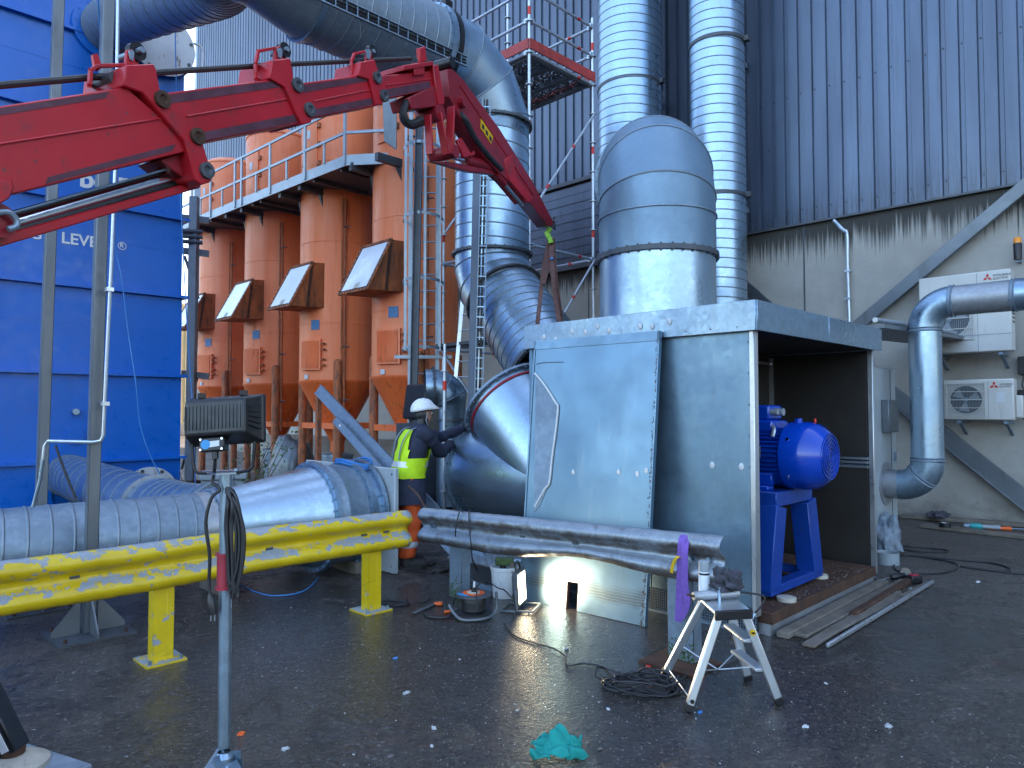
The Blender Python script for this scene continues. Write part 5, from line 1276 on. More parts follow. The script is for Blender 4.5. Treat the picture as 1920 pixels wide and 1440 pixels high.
sheave((690, 99), .13, (668, 126), c3, [(684, 140), (688, 94), (697, 94), (701, 138)], [(660, 141), (659, 114), (664, 101), (688, 96)])
# winch rope
rp = [CP(-330, 195, 0), CP(0, 160, 0), CP(206, 142, 0), CP(505, 122, 0), CP(676, 114, 0), CP(770, 110, 0)]
MB().tube(rp, .017, 8).build('winch_rope', MT['rubber'], cr)
# lift cylinder below
MB().cyl(CP(-40, 437, 0), CP(352, 322, 0), .034, n=24).build('cylinder_rod', MT['chrome'], cr)
MB().cyl(CP(-330, 503, .0), CP(356, 311, .0), .021, n=14).build('hydraulic_pipe_or_glint', MT['black'], cr)
MB().cyl(CP(-330, 499, .06), CP(352, 306, .06), .006, n=8).build('hydraulic_pipe_or_glint', MT['galv'], cr)  # thin pale rod added as the highlight along the black pipe
MB().cyl(CP(-60, 459, .0), CP(372, 333, .0), .030, n=14).build('hydraulic_pipe_or_glint', MT['black'], cr)
cpr([(-330, 556), (0, 441), (364, 340), (377, 346), (376, 352), (0, 463), (-330, 582)], .12, 'lower_arm', MT['red'])
cpr([(300, 300), (350, 282), (378, 312), (372, 342), (340, 330)], .20, 'cylinder_mount', MT['red_dark'])
p = CP(-30, 420, .0); MB().cyl(p - CN * .13, p + CN * .13, .075, n=24).build('cylinder_pivot', MT['red_dark'], cr)
p = CP(8, 424, .17); MB().tube(spline([CP(-8, 400, .16), CP(16, 398, .17), CP(31, 412, .17), CP(30, 424, .17), CP(15, 430, .17)], 6), .013, 8).build('hose_bend', MT['galv_dull'], cr)
# boom head
cpr([(757, 122), (812, 114), (814, 122), (757, 132)], .24, 'head_plate', MT['red'])
cpr([(777, 118), (796, 116), (797, 140), (777, 142)], .22, 'head_block', MT['red'])
cpr([(812, 122), (822, 121), (834, 186), (833, 196), (822, 197)], .23, 'head_side_plate', MT['red'])
cpr([(766, 183), (772, 205), (833, 198), (834, 190), (815, 160)], .20, 'head_side_plate', MT['red_dark'])
cpr([(786, 90), (798, 86), (801, 114), (790, 118)], .04, 'hook_horn', MT['red'], shift=.06)
p = CP(833, 121, 0); MB().cyl(p - CN * .09, p + CN * .09, .05, n=24).build('head_sheave', MT['black'], cr)
# knuckle linkage
for (x, y), r_, w in (((807, 216), .075, .22), ((832, 288), .06, .26), ((850, 196), .05, .26)):
    p = CP(x, y, 0); MB().cyl(p - CN * w / 2, p + CN * w / 2, r_, n=24).build('pivot_pin', MT['red_dark'], cr)
for off in (.10, -.10):
    MB().beam(CP(802, 216, off), CP(806, 290, off), .022, .07, up=CN).build('link_arm', MT['red'], cr, bevel=.004)
    MB().beam(CP(822, 212, off), CP(836, 290, off), .022, .07, up=CN).build('link_arm', MT['red'], cr, bevel=.004)
    MB().beam(CP(846, 200, off), CP(842, 290, off), .022, .08, up=CN).build('link_arm', MT['red'], cr, bevel=.004)
MB().prism([CP(x, y, .075) for x, y in ((826, 214), (830, 214), (835, 232), (830, 238))], -CN * .01).build('warning_label', MT['yellow_tag'], cr)
# jib
jb = cpr([(838, 130), (848, 128), (868, 148), (936, 240), (1000, 342), (1036, 412), (1038, 424), (1028, 424), (985, 368), (932, 320), (905, 290), (858, 212), (842, 180)], .15, 'jib', MT['red_dark'])
weld((862, 160), (1000, 365), .15, jb)
cpr([(946, 300), (960, 288), (968, 330), (1000, 372), (990, 380), (954, 336)], .17, 'jib_collar', MT['red'], jb)
lb_ = CP(903, 222, .078); 
MB().prism([CP(x, y, .080) for x, y in ((902, 222), (925, 256), (921, 270), (901, 240))], -CN * .003).build('hazard_label', MT['yellow_tag'], jb)
m = MB()
for k in range(3): m.prism([CP(x + 7 * k, y + 11 * k, .083) for x, y in ((904, 232), (908, 236), (908, 244), (904, 240))], -CN * .002)
m.each('hazard_symbol', MT['black'], jb)
MB().tube(spline([CP(860, 212, .05), CP(874, 226, .10), CP(890, 258, .09), CP(914, 290, .09), CP(940, 318, .08)], 6), .028, 8).build('hydraulic_hose', MT['rubber'], cr)
MB().tube(spline([CP(866, 215, .0), CP(884, 245, .02), CP(905, 285, .02), CP(938, 322, .02)], 6), .024, 8).build('hydraulic_hose', MT['rubber'], cr)
MB().tube(spline([CP(762, 190, .06), CP(757, 214, .06), CP(768, 232, .06), CP(790, 224, .06)], 6), .030, 8).build('hydraulic_hose', MT['rubber'], cr)
MB().tube(spline([CP(764, 190, -.04), CP(755, 220, -.04), CP(772, 236, -.04), CP(796, 226, -.04)], 6), .030, 8).build('hydraulic_hose', MT['rubber'], cr)
MB().cyl(CP(838, 292, 0), CP(880, 303, 0), .022, n=16).build('jib_cylinder_rod', MT['chrome'], cr)
MB().tube([CP(872, 300, 0), CP(930, 316, 0), CP(940, 320, 0)], [.05, .05, .03], 20).build('jib_cylinder', MT['red_dark'], cr)
cpr([(812, 302), (850, 304), (940, 322), (938, 328), (880, 322)], .06, 'jib_cylinder_guard', MT['red_dark'])
cpr([(857, 262), (866, 258), (884, 288), (890, 282), (892, 290), (870, 296)], .03, 'hose_guard', MT['red'], shift=.07)
MB().cyl(CP(938, 336, .03), CP(980, 385, .03), .018, n=10).build('extension_cylinder', MT['galv_dull'], cr)
MB().cyl(CP(930, 325, .03), CP(946, 345, .03), .034, n=14).build('extension_cylinder', MT['red_dark'], cr)
m = MB(); p = CP(1034, 420, 0)
for k in range(10): m.cyl(p + V((random.uniform(-.05, .05), random.uniform(-.05, .05), random.uniform(-.05, .04))), p + V((random.uniform(-.08, .1), random.uniform(-.08, .08), random.uniform(-.06, .08))), .008, n=5)
m.build('tip_shackle', MT['steel_dark'], cr)
# crane column and base, out of the frame to the left
cbp = onD(-330, 500, CP(-330, 400).dot(FW)); cbp = CP(-300, 420)
m = MB(); m.cyl((cbp.x, cbp.y, .30), (cbp.x, cbp.y, cbp.z + .05), .17, n=28); m.build('slewing_column', MT['red'], cr)
MB().bb((cbp.x - .7, cbp.y - .35, 0), (cbp.x + .45, cbp.y + .35, .32)).build('base_frame', MT['steel_dark'], cr, bevel=.02)
# slings
tip = CP(1031, 430, 0)
sg = thing('lifting_sling', 'worn maroon webbing sling hanging from the crane tip to the forked duct', 'sling', tip)
rng = tip + V((0, 0, -.10))
hang = [onD(1007, 612, tip.dot(FW)), onD(1043, 604, tip.dot(FW) - .1), onD(1052, 604, tip.dot(FW) + .1)]
low1 = cU + dU * .02 + V((-.1, -.1, .35))
ribbon([rng, onD(1020, 500, 8.25), onD(1015, 540, 8.2), onD(1008, 605, 8.1), onD(1005, 640, 8.05)], .05, RT, MT['sling'], 'webbing', sg, .008)
ribbon([rng + RT * .02, onD(1027, 500, 8.2), onD(1018, 532, 8.15)], .05, RT, MT['sling'], 'webbing', sg, .008)
ribbon([rng + RT * .03, onD(1039, 500, 8.25), onD(1046, 560, 8.3), onD(1052, 604, 8.4), onD(1054, 650, 8.4)], .06, RT, MT['sling'], 'webbing', sg, .008)
ribbon([rng + RT * .02, onD(1035, 500, 8.1), onD(1041, 560, 8.1), onD(1048, 604, 8.05), onD(1050, 650, 8.0)], .05, RT, MT['sling'], 'webbing', sg, .008)
MB().sphere(onD(1035, 485, 8.1), .018, 6).build('label_seal', MT['hose_blue'], sg)
hs = thing('soft_shackle', 'bright green strap knotted at the crane tip', 'strap', tip)
MB().tube(spline([tip + V((0, 0, .0)), onD(1026, 437, 8.2), onD(1031, 448, 8.2), onD(1033, 456, 8.2)], 6), [.03 + .006 * math.sin(i * 2.2) for i in range(19)], 8).build('strap', MT['hivis_green'], hs)

# ================================================================ exhaust pipe and cabinet on the right
ep_ = thing('exhaust_pipe', 'bent galvanised exhaust pipe rising from the grey cabinet and turning along the wall', 'pipe', (9.55, 2.5, .5))
pv = onD(1737, 770, 8.5); PX, PY = pv.x, pv.y; pr = 27.5 / FPX * 8.5
zlow = 1.7 - (911 - 768) / FPX * 8.5; zhi = 1.7 + (768 - 566) / FPX * 8.4
br = .30
lowp = bend((PX, PY, zlow + br), (0, 0, -1), (0, 1, 0), br, 12); hip = bend((PX, PY, zhi - br), (0, 0, 1), (0, -1, 0), br, 12)
MB().lathe((PX, PY, zlow + br), (0, 0, 1), [(0, pr), (zhi - zlow - 2 * br, pr)], 40).build('riser', MT['galv_new'], ep_, ang=50)
MB().tube(lowp, pr + .004, 40, caps=False).build('lower_bend', MT['galv'], ep_, ang=50)
MB().tube(hip, pr + .004, 40, caps=False).build('upper_bend', MT['galv'], ep_, ang=50)
MB().lathe(hip[-1], (0, -1, 0), [(0, pr), (.62, pr)], 40).build('outlet_section', MT['galv_rail'], ep_, ang=50)
MB().lathe(hip[-1] + V((0, -.62, 0)), (0, -1, 0), [(0, pr + .005), (1.6, pr + .005)], 40).build('outlet_section', MT['galv'], ep_, ang=50)
MB().lathe(lowp[-1], (0, 1, 0), [(0, pr), (.25, pr)], 40).build('inlet_stub', MT['galv_rail'], ep_, ang=50)
for p, d in ((V((PX, PY, zlow + br + .02)), UP), (V((PX, PY, zhi - br - .02)), UP), (hip[-1], V((0, 1, 0))), (lowp[5], lowp[6] - lowp[5]), (hip[-1] + V((0, -.60, 0)), V((0, 1, 0)))):
    m = MB(); m.lathe(p - V(d).normalized() * .025, d, [(0, pr + .004), (.006, pr + .016), (.016, pr + .006), (.034, pr + .006), (.044, pr + .016), (.05, pr + .004)], 40); m.build('joint_band', MT['galv_dull'], ep_)
cab = thing('control_cabinet', 'tall pale-grey control cabinet behind the open housing', 'cabinet', (9.3, 3.4, 0))
cy0 = lowp[-1].y + .16
m = MB(); m.bb((8.3, cy0, .12), (PX + .42, cy0 + .55, 2.22)); m.build('case', MT['duct_white'], cab, bevel=.012)
m = MB(); m.bb((8.3, cy0 + .02, 0), (PX + .40, cy0 + .5, .12)); m.build('plinth', MT['steel_dark'], cab)
m = MB(); m.lathe((PX, cy0 - .012, lowp[-1].z), (0, 1, 0), [(0, pr), (0, pr + .09), (.012, pr + .09)], 36); m.build('pipe_collar', MT['galv_rail'], cab)
m = MB(); m.bb((PX - .14, cy0 - .09, 1.42), (PX + .22, cy0 - .003, 1.82)); m.build('document_pocket', MT['steel_post'], cab, bevel=.008)
m = MB(); m.bb((PX + .2, cy0 - .006, .2), (PX + .206, cy0 - .001, 2.2)); m.build('door_gap', MT['steel_dark'], cab)
MB().bb((PX + .30, cy0 - .02, 1.05), (PX + .36, cy0 - .002, 1.16)).build('lock', MT['galv'], cab)
m = MB(); m.cyl((PX + .2, cy0 + .2, 2.22), (PX + .2, cy0 + .2, 2.38), .02, n=8); m.build('antenna', MT['black'], cab)
cn = thing('cabinet_canopy', 'narrow steel canopy and cable duct fixed to the wall above the cabinet', 'canopy', (10.5, 3.4, 2.6))
m = MB(); m.prism([(8.6, cy0 - .3, 2.62), (WX + .06, cy0 - .3, 2.75), (WX + .06, cy0 + .5, 2.75), (8.6, cy0 + .5, 2.62)], (0, 0, .05)); m.build('sheet', MT['steel_post'], cn)
MB().tube([(8.6, cy0 - .2, 2.72), (10.6, cy0 - .2, 2.80), (WX + .05, cy0 - .2, 2.84)], .03, 8).build('cable_bundle', MT['tube'], cn)
bg = thing('plastic_bag', 'crumpled pale-blue plastic sack at the foot of the cabinet', 'bag', (8.6, 2.85, 0))
def crumple(c, s, amp, seed, fr=2.2, n=18):
    m = MB(); m.sphere((0, 0, 0), 1, n); 
    for i, p in enumerate(m.v):
        k = 1 + amp * mnoise.noise(p * fr + V((seed, 0, 0))) + amp * .6 * abs(mnoise.noise(p * fr * 2.3 + V((0, seed, 0))))
        p = p * k; z = max(p.z * s[2], -s[2] * .45); m.v[i] = V(c) + V((p.x * s[0], p.y * s[1], z + s[2] * .45))
    return m
q = onZ(1663, 1012, 0); q = onD(1664, 1000, 8.55); q.z = 0
crumple(q + V((0, 0, .03)), (.13, .13, .26), .5, 3, 1.8).build('sack', MT['board_blue'], bg, ang=60)

# ================================================================ equipment behind the worker
el = thing('pale_elbow_duct', 'pale zinc elbow duct leaving a black fan casing behind the worker', 'duct', onD(850, 760, 10.4))
p0 = onD(812, 728, 10.4); pe = bend(p0, (RT + FW * .2), (0, 0, -1), .26, 8)
MB().tube([p0 - (RT + FW * .2) * .12] + pe + [pe[-1] - V((0, 0, .5)), pe[-1] - V((0, 0, 1.45))], [.28] * 8 + [.24, .22, .21, .21], 32, caps=False).build('pipe', MT['galv'], el, ang=40)
m = MB(); flange(m, pe[-1] - V((0, 0, .2)), UP, .22, .03, .03, 12, 32); flange(m, p0, RT + FW * .2, .28, .03, .04, 14, 32); m.build('flange', MT['steel_dark'], el)
m = MB()
for i in (3, 6): d, s, u = frame(pe[i] - pe[i - 1]); m.tube([pe[i] + (s * math.cos(2 * math.pi * k / 30) + u * math.sin(2 * math.pi * k / 30)) * .281 for k in range(30)], .008, 5, closed=True)
m.each('seam', MT['seam'], el)
fc = thing('black_fan_casing', 'black fan casing standing behind the worker', 'fan', onD(790, 800, 10.5))
q = onD(796, 756, 10.7); MB().box((q.x, q.y, q.z), (.40, .5, .52), Matrix.Rotation(R(8), 3, 'Y')).build('casing', MT['black'], fc, bevel=.02)
q2 = onD(820, 790, 10.5); MB().lathe(q2 - FW * .2, FW, [(0, .001), (0, .22), (.4, .26), (.4, .001)], 28).build('scroll', MT['black'], fc)
MB().bb((q.x - .3, q.y - .3, 0), (q.x + .3, q.y + .3, q.z - .3)).build('stand', MT['steel_dark'], fc)
# two channels leaning up to the silo leg
for i, (a_, b_, w, lab) in enumerate((((742, 885), (596, 730), .15, 'wide galvanised steel channel leaning above the square duct plate'), ((716, 885), (628, 787), .09, 'narrow galvanised steel channel leaning beside the wider one'))):
    lo, hi = onD(*a_, 8.55 + i * -.05), onD(*b_, 10.6 if i == 0 else 9.7); d = (hi - lo).normalized(); k = lo.z / d.z; g0 = lo - d * (k - .02)
    cmt = thing('steel_channel', lab, 'steel channel', (g0.x, g0.y, 0)); s = d.cross(FW).normalized()
    MB().beam(g0, hi, w, .008, up=-FW).build('web', MT['galv_dull'], cmt)
    for k in (-1, 1): MB().beam(g0 + s * k * w / 2 + FW * .03, hi + s * k * w / 2 + FW * .03, .008, .06, up=-FW).build('lip', MT['galv_dull'], cmt)
    if i: MB().cyl(lerp(g0, hi, .95) - FW * .006, lerp(g0, hi, .95) - FW * .012, .018, n=8).build('fixing_hole', MT['white'], cmt)
    if not i:
        pst = thing('prop_trestle', 'dark trestle propping the leaning steel channels', 'trestle', (hi.x, hi.y, 0))
        MB().beam((hi.x + .05, hi.y + .06, 0), (hi.x + .05, hi.y + .06, hi.z - .08), .07, .07).build('upright', MT['leg'], pst); MB().box((hi.x + .05, hi.y + .06, .01), (.3, .3, .02)).build('base_plate', MT['leg'], pst)
# pipe rack between filter tower and silos
pk = thing('pipe_rack', 'dark steel pipe rack between the blue tower and the silos', 'frame', (6.3, 17, 0))
for px in (352,):
    q = onD(px + 4, 905, 16.2); q.z = 0; MB().beam(q, q + V((0, 0, 6.6)), .18, .16, up=-FW).build('column', MT['steel_post'], pk); MB().box(q + V((0, 0, .05)), (.35, .35, .1)).build('base_plate', MT['rust'], pk)
for py in (470, 408, 700): a, b = onD(340, py, 16.2), onD(392, py + 6, 16.4); MB().beam(a, b, .12, .14).build('beam', MT['steel_post'], pk)
for a_, b_ in (((346, 480), (372, 560)), ((346, 790), (372, 700)), ((340, 880), (366, 780))): MB().beam(onD(*a_, 16.3), onD(*b_, 16.3), .05, .05).build('diagonal', MT['steel_dark'], pk)
for py in (432, 442, 452): MB().cyl(onD(336, py, 16.0), onD(380, py + 3, 16.2), .05, n=10).build('pipe', MT['steel_dark'], pk)
# far cream hall beyond
fh = thing('far_hall', 'cream profiled-sheet hall glimpsed beyond the silos', 'building', (17, 47, 0))
q = onD(345, 800, 46); m = MB(); m.bb((q.x - 12, q.y, 0), (q.x + 3, q.y + 12, 8.6)); m.build('wall', MT['cream'], fh)
m = MB()
for k in range(44): m.bb((q.x - 11.9 + k * .34, q.y - .05, 0), (q.x - 11.75 + k * .34, q.y, 8.5))
m.build('cladding_rib', MT['cream'], fh)
MB().bb((q.x - 12, q.y - .1, 0), (q.x + 3, q.y + .02, .8)).build('plinth', MT['conc'], fh)
# crates and clutter behind the lamp
cb_ = thing('plastic_crate', 'grey ribbed plastic crate with lid behind the flood lamp', 'crate', onD(425, 905, 9.3))
q = onD(420, 905, 9.4); q.z = 0; rz = Matrix.Rotation(R(-25), 3, 'Z')
MB().box(q + V((0, 0, .40)), (.52, .42, .80), rz).build('body', MT['grey_plastic'], cb_, bevel=.02, seg=2)
MB().box(q + V((0, 0, .84)), (.58, .48, .10), rz).build('lid', MT['grey_plastic'], cb_, bevel=.02, seg=2)
m = MB()
for k in range(5): m.box(q + rz @ V((-.2 + .1 * k, -.215, .42)), (.03, .02, .6), rz)
for k in range(4): m.box(q + rz @ V((-.265, -.15 + .1 * k, .42)), (.02, .03, .6), rz)
m.each('rib', MT['grey_plastic'], cb_)
cw = thing('white_board', 'white ribbed board standing against the grey crate', 'board', onD(395, 905, 9.1))
q = onD(396, 905, 9.15); q.z = 0; MB().box(q + V((0, 0, .36)), (.16, .05, .72), Matrix.Rotation(R(-35), 3, 'Z')).build('board', MT['white'], cw, bevel=.006)
pl_ = thing('black_pallet', 'black plastic pallet lying behind the cone of the ground duct', 'pallet', onD(490, 900, 9.2))
q = onD(500, 900, 9.0); q.z = 0
for k in range(6): MB().box(q + RT * (-.5 + .2 * k) + V((0, 0, .52)), (.14, .9, .03), Matrix.Rotation(R(-45), 3, 'Z')).build('slat', MT['black'], pl_)
for s in (-.4, 0, .4): MB().beam(q - RT * .6 + FW * s + V((0, 0, .45)), q + RT * .6 + FW * s + V((0, 0, .45)), .08, .10).build('runner', MT['black'], pl_)
m = MB()
for sx_ in (-.5, .5):
    for s in (-.4, .4): m.box(q + RT * sx_ + FW * s + V((0, 0, .2)), (.12, .12, .4))
m.each('block', MT['black'], pl_)
# low wall and drum under silos
lw_ = thing('low_wall', 'low pale concrete wall behind the silo legs', 'wall', (9.6, 15, 0))
m = MB(); m.bb((9.7, 9.5, 0), (9.9, 21, 1.0)); m.build('wall', MT['conc'], lw_)
bl_ = thing('bulk_bag', 'dark bulging bulk bag between the silo legs', 'bag', (8.3, 15.0, 0))
crumple((7.9, 14.95, 0), (.5, .5, .75), .28, 9, 1.5).build('sack', MT['steel_post'], bl_, ang=60)
# shrub
def leafy(name, label, base, pts, nl, rad, lab_g=None):
    t = thing(name, label, 'plant', base); m = MB(); lf_ = MB()
    for p in pts:
        P = spline([base, lerp(base, p, .5) + V((random.uniform(-.06, .06), random.uniform(-.06, .06), .05)), p], 6); m.tube(P, [.009 * (1 - .7 * i / len(P)) for i in range(len(P))], 5)
        for k in range(nl):
            c = lerp(P[len(P) // 2], p, random.random()) + V([random.gauss(0, rad) for _ in range(3)])
            a = V([random.gauss(0, 1) for _ in range(3)]).normalized(); b = a.cross(V([random.gauss(0, 1) for _ in range(3)])).normalized(); L = random.uniform(.025, .05)
            lf_.add([c, c + a * L * .5 + b * L * .32, c + a * L, c + a * L * .5 - b * L * .32], [(0, 1, 2, 3)])
    m.build('stem', MT['twig'], t); lf_.build('foliage', MT['leaf'], t, smooth=False)
b0 = onD(448, 930, 8.6); b0.z = 0
leafy('shrub', 'leafy shrub shoots growing up behind the flood lamp and ground duct', b0, [onD(520, 812, 8.4), onD(545, 800, 8.5), onD(505, 830, 8.3), onD(470, 850, 8.4), onD(560, 808, 8.6), onD(440, 845, 8.5), onD(428, 852, 8.4), onD(490, 800, 8.6)], 26, .055)
b1 = onD(345, 935, 10.3); b1.z = 0
leafy('shrub', 'thin weed shoots at the corner of the blue filter tower', b1, [onD(335, 880, 10.2), onD(350, 895, 10.2), onD(330, 905, 10.2), onD(362, 900, 10.3)], 12, .04)
# blue cords down the filter tower
for lab, pts_ in (('thin blue cord hanging along the right corner of the blue tower', [(327, -10, 11.9), (329, 90, 12.1), (333, 240, 12.2), (340, 400, 12.3), (348, 560, 12.4), (357, 700, 12.5), (362, 780, 12.5), (366, 905, 12.4)]), ('thin blue cord slanting down the blue tower face behind the conduit post', [(183, -10, 9.5), (193, 130, 10), (215, 445, 11.2), (228, 520, 11.3), (240, 620, 11.4), (255, 720, 11.4), (262, 790, 11.5), (280, 850, 11.6), (313, 912, 11.7), (330, 935, 11.7)])):
    P = [onD(*p) for p in pts_]; g_ = P[-1].copy(); g_.z = .01; P.append(g_)
    tag(MB().tube(spline(P, 6), .010, 6).build('blue_rope', MT['hose_blue']), lab, 'rope')
# ================================================================ worker
WB = V((4.69, 6.31, 0)); wf = V((.95, -.30, 0)).normalized(); wl_ = V((-wf.y, wf.x, 0))
def WP(f, l, z): return WB + wf * f + wl_ * l + UP * z
pw = thing('person', 'worker in white helmet, yellow hi-vis vest and orange trousers gripping the duct flange', 'person', WB)
def skin(name, verts, edges, radii, mat, parent, root=0, sub=2):
    me = bpy.data.meshes.new(name); me.from_pydata([tuple(v) for v in verts], edges, []); o = bpy.data.objects.new(name, me); col.objects.link(o)
    sk = o.modifiers.new('skin', 'SKIN'); sk.use_smooth_shade = True
    for i, r_ in enumerate(radii): me.skin_vertices[0].data[i].radius = (r_, r_) if not isinstance(r_, tuple) else r_
    me.skin_vertices[0].data[root].use_root = True
    s = o.modifiers.new('sub', 'SUBSURF'); s.levels = sub; s.render_levels = sub
    me.materials.append(mat); o.parent = parent; o.matrix_parent_inverse = parent_world(parent).inverted(); return o
H1 = onY(852, 838, ym + .02); H2 = onY(880, 803, ym + .02)
shR, shL = WP(.13, -.20, 1.435), WP(.20, .18, 1.43)
d1 = (H1 - shR); d2 = (H2 - shL)
wrR = H1 - d1.normalized() * .12; wrL = H2 - d2.normalized() * .12
elR = lerp(shR, wrR, .52) + V((0, 0, -.13)) - wl_ * .06; elL = lerp(shL, wrL, .5) + V((0, 0, -.07)) + wl_ * .03
J = [WP(0, 0, .95), WP(.02, 0, 1.15), WP(.09, 0, 1.38), WP(.13, 0, 1.49), WP(.165, 0, 1.56), WP(.185, 0, 1.64), WP(.19, 0, 1.71),
     shR, elR, wrR, shL, elL, wrL,
     WP(0, -.10, .88), WP(.03, -.12, .50), WP(-.03, -.12, .10), WP(.10, -.14, .035),
     WP(0, .10, .88), WP(.05, .12, .50), WP(.03, .13, .10), WP(.16, .14, .035)]
E = [(0, 1), (1, 2), (2, 3), (3, 4), (4, 5), (5, 6), (2, 7), (7, 8), (8, 9), (2, 10), (10, 11), (11, 12), (0, 13), (13, 14), (14, 15), (15, 16), (0, 17), (17, 18), (18, 19), (19, 20)]
RR_ = [.125, .125, .13, .055, .062, .082, .065, .06, .045, .032, .06, .045, .032, .085, .06, .045, .04, .085, .06, .045, .04]
skin('body', J, E, RR_, MT['skin'], pw)
# trousers
def cloth(m, amp, fr=9):
    for i, p in enumerate(m.v):
        n = V((mnoise.noise(p * fr), mnoise.noise(p * fr + V((9, 0, 0))), .4 * mnoise.noise(p * fr + V((0, 9, 0))))); m.v[i] = p + n * amp
    return m
def loft(rings, n=28, skip=None):                             # rings: (centre, half-lateral, half-forward)
    m = MB(); vs = []
    for c, a, b in rings:
        for k in range(n):
            t = 2 * math.pi * k / n; ct, st = math.cos(t), math.sin(t)
            vs.append(c + wl_ * (a * math.copysign(abs(ct) ** .85, ct)) + wf * (b * math.copysign(abs(st) ** .85, st)))
    fs = [(i * n + k, i * n + (k + 1) % n, (i + 1) * n + (k + 1) % n, (i + 1) * n + k) for i in range(len(rings) - 1) for k in range(n) if not (skip and skip(i, 2 * math.pi * (k + .5) / n))]
    return m.add(vs, fs)
tr_ = MB()
for s, kf, af in ((-1, .035, -.03), (1, .06, .035)):
    P = spline([WP(0, s * .085, .99), WP(.0, s * .10, .84), WP(kf * .6, s * .115, .66), WP(kf, s * .12, .50), WP(kf * .3 + af * .4, s * .122, .32), WP(af, s * .125, .18), WP(af, s * .125, .13)], 6)
    rs_ = [.115, .118, .122, .122, .120, .118, .114, .110, .107, .104, .102, .100, .099, .098, .097, .096, .096, .095, .094, .094, .095, .096, .097, .098, .099, .100, .100, .099, .098, .097, .096, .094, .093, .092, .090, .088, .087]
    tr_.tube(P, rs_[:len(P)], 24)
cloth(tr_, .022, 11).build('trousers', MT['orange_cloth'], pw, ang=70)
for s, af in ((-1, -.02), (1, .03)):
    m = MB(); m.lathe(WP(af, s * .124, .235), UP, [(0, .103), (.012, .109), (.055, .108), (.065, .102)], 26); cloth(m, .014, 11).build('reflective_band', MT['reflect'], pw)
# jacket torso, sleeves
jk = loft([(WP(.005, 0, .69), .250, .190), (WP(.005, 0, .78), .248, .186), (WP(.005, 0, .90), .232, .175), (WP(.01, 0, 1.0), .208, .158), (WP(.03, 0, 1.12), .200, .148), (WP(.06, 0, 1.25), .215, .145), (WP(.095, 0, 1.38), .225, .135), (WP(.115, 0, 1.46), .185, .11), (WP(.135, 0, 1.505), .10, .082), (WP(.145, 0, 1.55), .082, .078)], 32)
for sh, el_, wr in ((shR, elR, wrR), (shL, elL, wrL)):
    P = spline([lerp(WP(.1, 0, 1.42), sh, .6), sh, lerp(sh, el_, .5), el_, lerp(el_, wr, .5), wr, wr + (wr - el_).normalized() * .03], 6)
    jk.tube(P, [.085 - .038 * (i / len(P)) + .006 * math.sin(i * 1.9) for i in range(len(P))], 20)
cloth(jk, .016, 12).build('jacket', MT['navy'], pw, ang=70)
# vest with arm openings
zs = [.965, 1.00, 1.05, 1.10, 1.14, 1.18, 1.22, 1.27, 1.32, 1.37, 1.42, 1.46, 1.485]
vr = []
for z in zs:
    f = .01 + .23 * max(0, z - 1.0); a = .215 + .012 * math.sin((z - .96) * 7) if z < 1.40 else .215 - (z - 1.40) * 1.1; b = .168 if z < 1.38 else .168 - (z - 1.38) * .45
    vr.append((WP(f, 0, z), a + .012, b + .008))
def vskip(i, t):
    z = zs[i]; lat = abs(math.cos(t))
    return z > 1.16 and lat > (.80 if z < 1.25 else .66)
cloth(loft(vr, 48, vskip), .013, 12).build('vest', MT['hivis'], pw, ang=70)
def band(z0, z1, ex):
    m = loft([(WP(.01 + .23 * max(0, z - 1.0), 0, z), .227 + ex, .176 + ex) for z in (z0, (z0 + z1) / 2, z1)], 48); return cloth(m, .013, 12)
band(1.085, 1.145, .006).build('reflective_band', MT['reflect'], pw, ang=70)
for s in (-1, 1):
    ribbon([WP(-.135, s * .11, 1.16), WP(-.10, s * .12, 1.34), WP(-.02, s * .125, 1.47), WP(.10, s * .125, 1.505), WP(.22, s * .12, 1.42), WP(.235, s * .11, 1.2)], .026, wl_, MT['galv_dull'], 'reflective_band', pw, .005)
# boots
for s, af in ((-1, -.03), (1, .03)):
    P = [WP(af - .01, s * .125, .20), WP(af - .01, s * .125, .10), WP(af + .0, s * .127, .06), WP(af + .08, s * .13, .052), WP(af + .16, s * .135, .045), WP(af + .20, s * .137, .04)]
    m = MB(); m.tube(spline(P, 5), [.068 - .0 * i if i < 10 else .062 - .0012 * (i - 10) for i in range(26)], 18)
    for i, p in enumerate(m.v):
        if p.z < .012: m.v[i].z = .012
    m.prism([WP(af - .085 + x, s * .13 + y, .0) for x, y in ((0, -.035), (.05, -.048), (.2, -.052), (.285, -.03), (.30, 0), (.285, .03), (.2, .052), (.05, .048), (0, .035))], (0, 0, .028)); m.build('boot', MT['boot'], pw, ang=50)
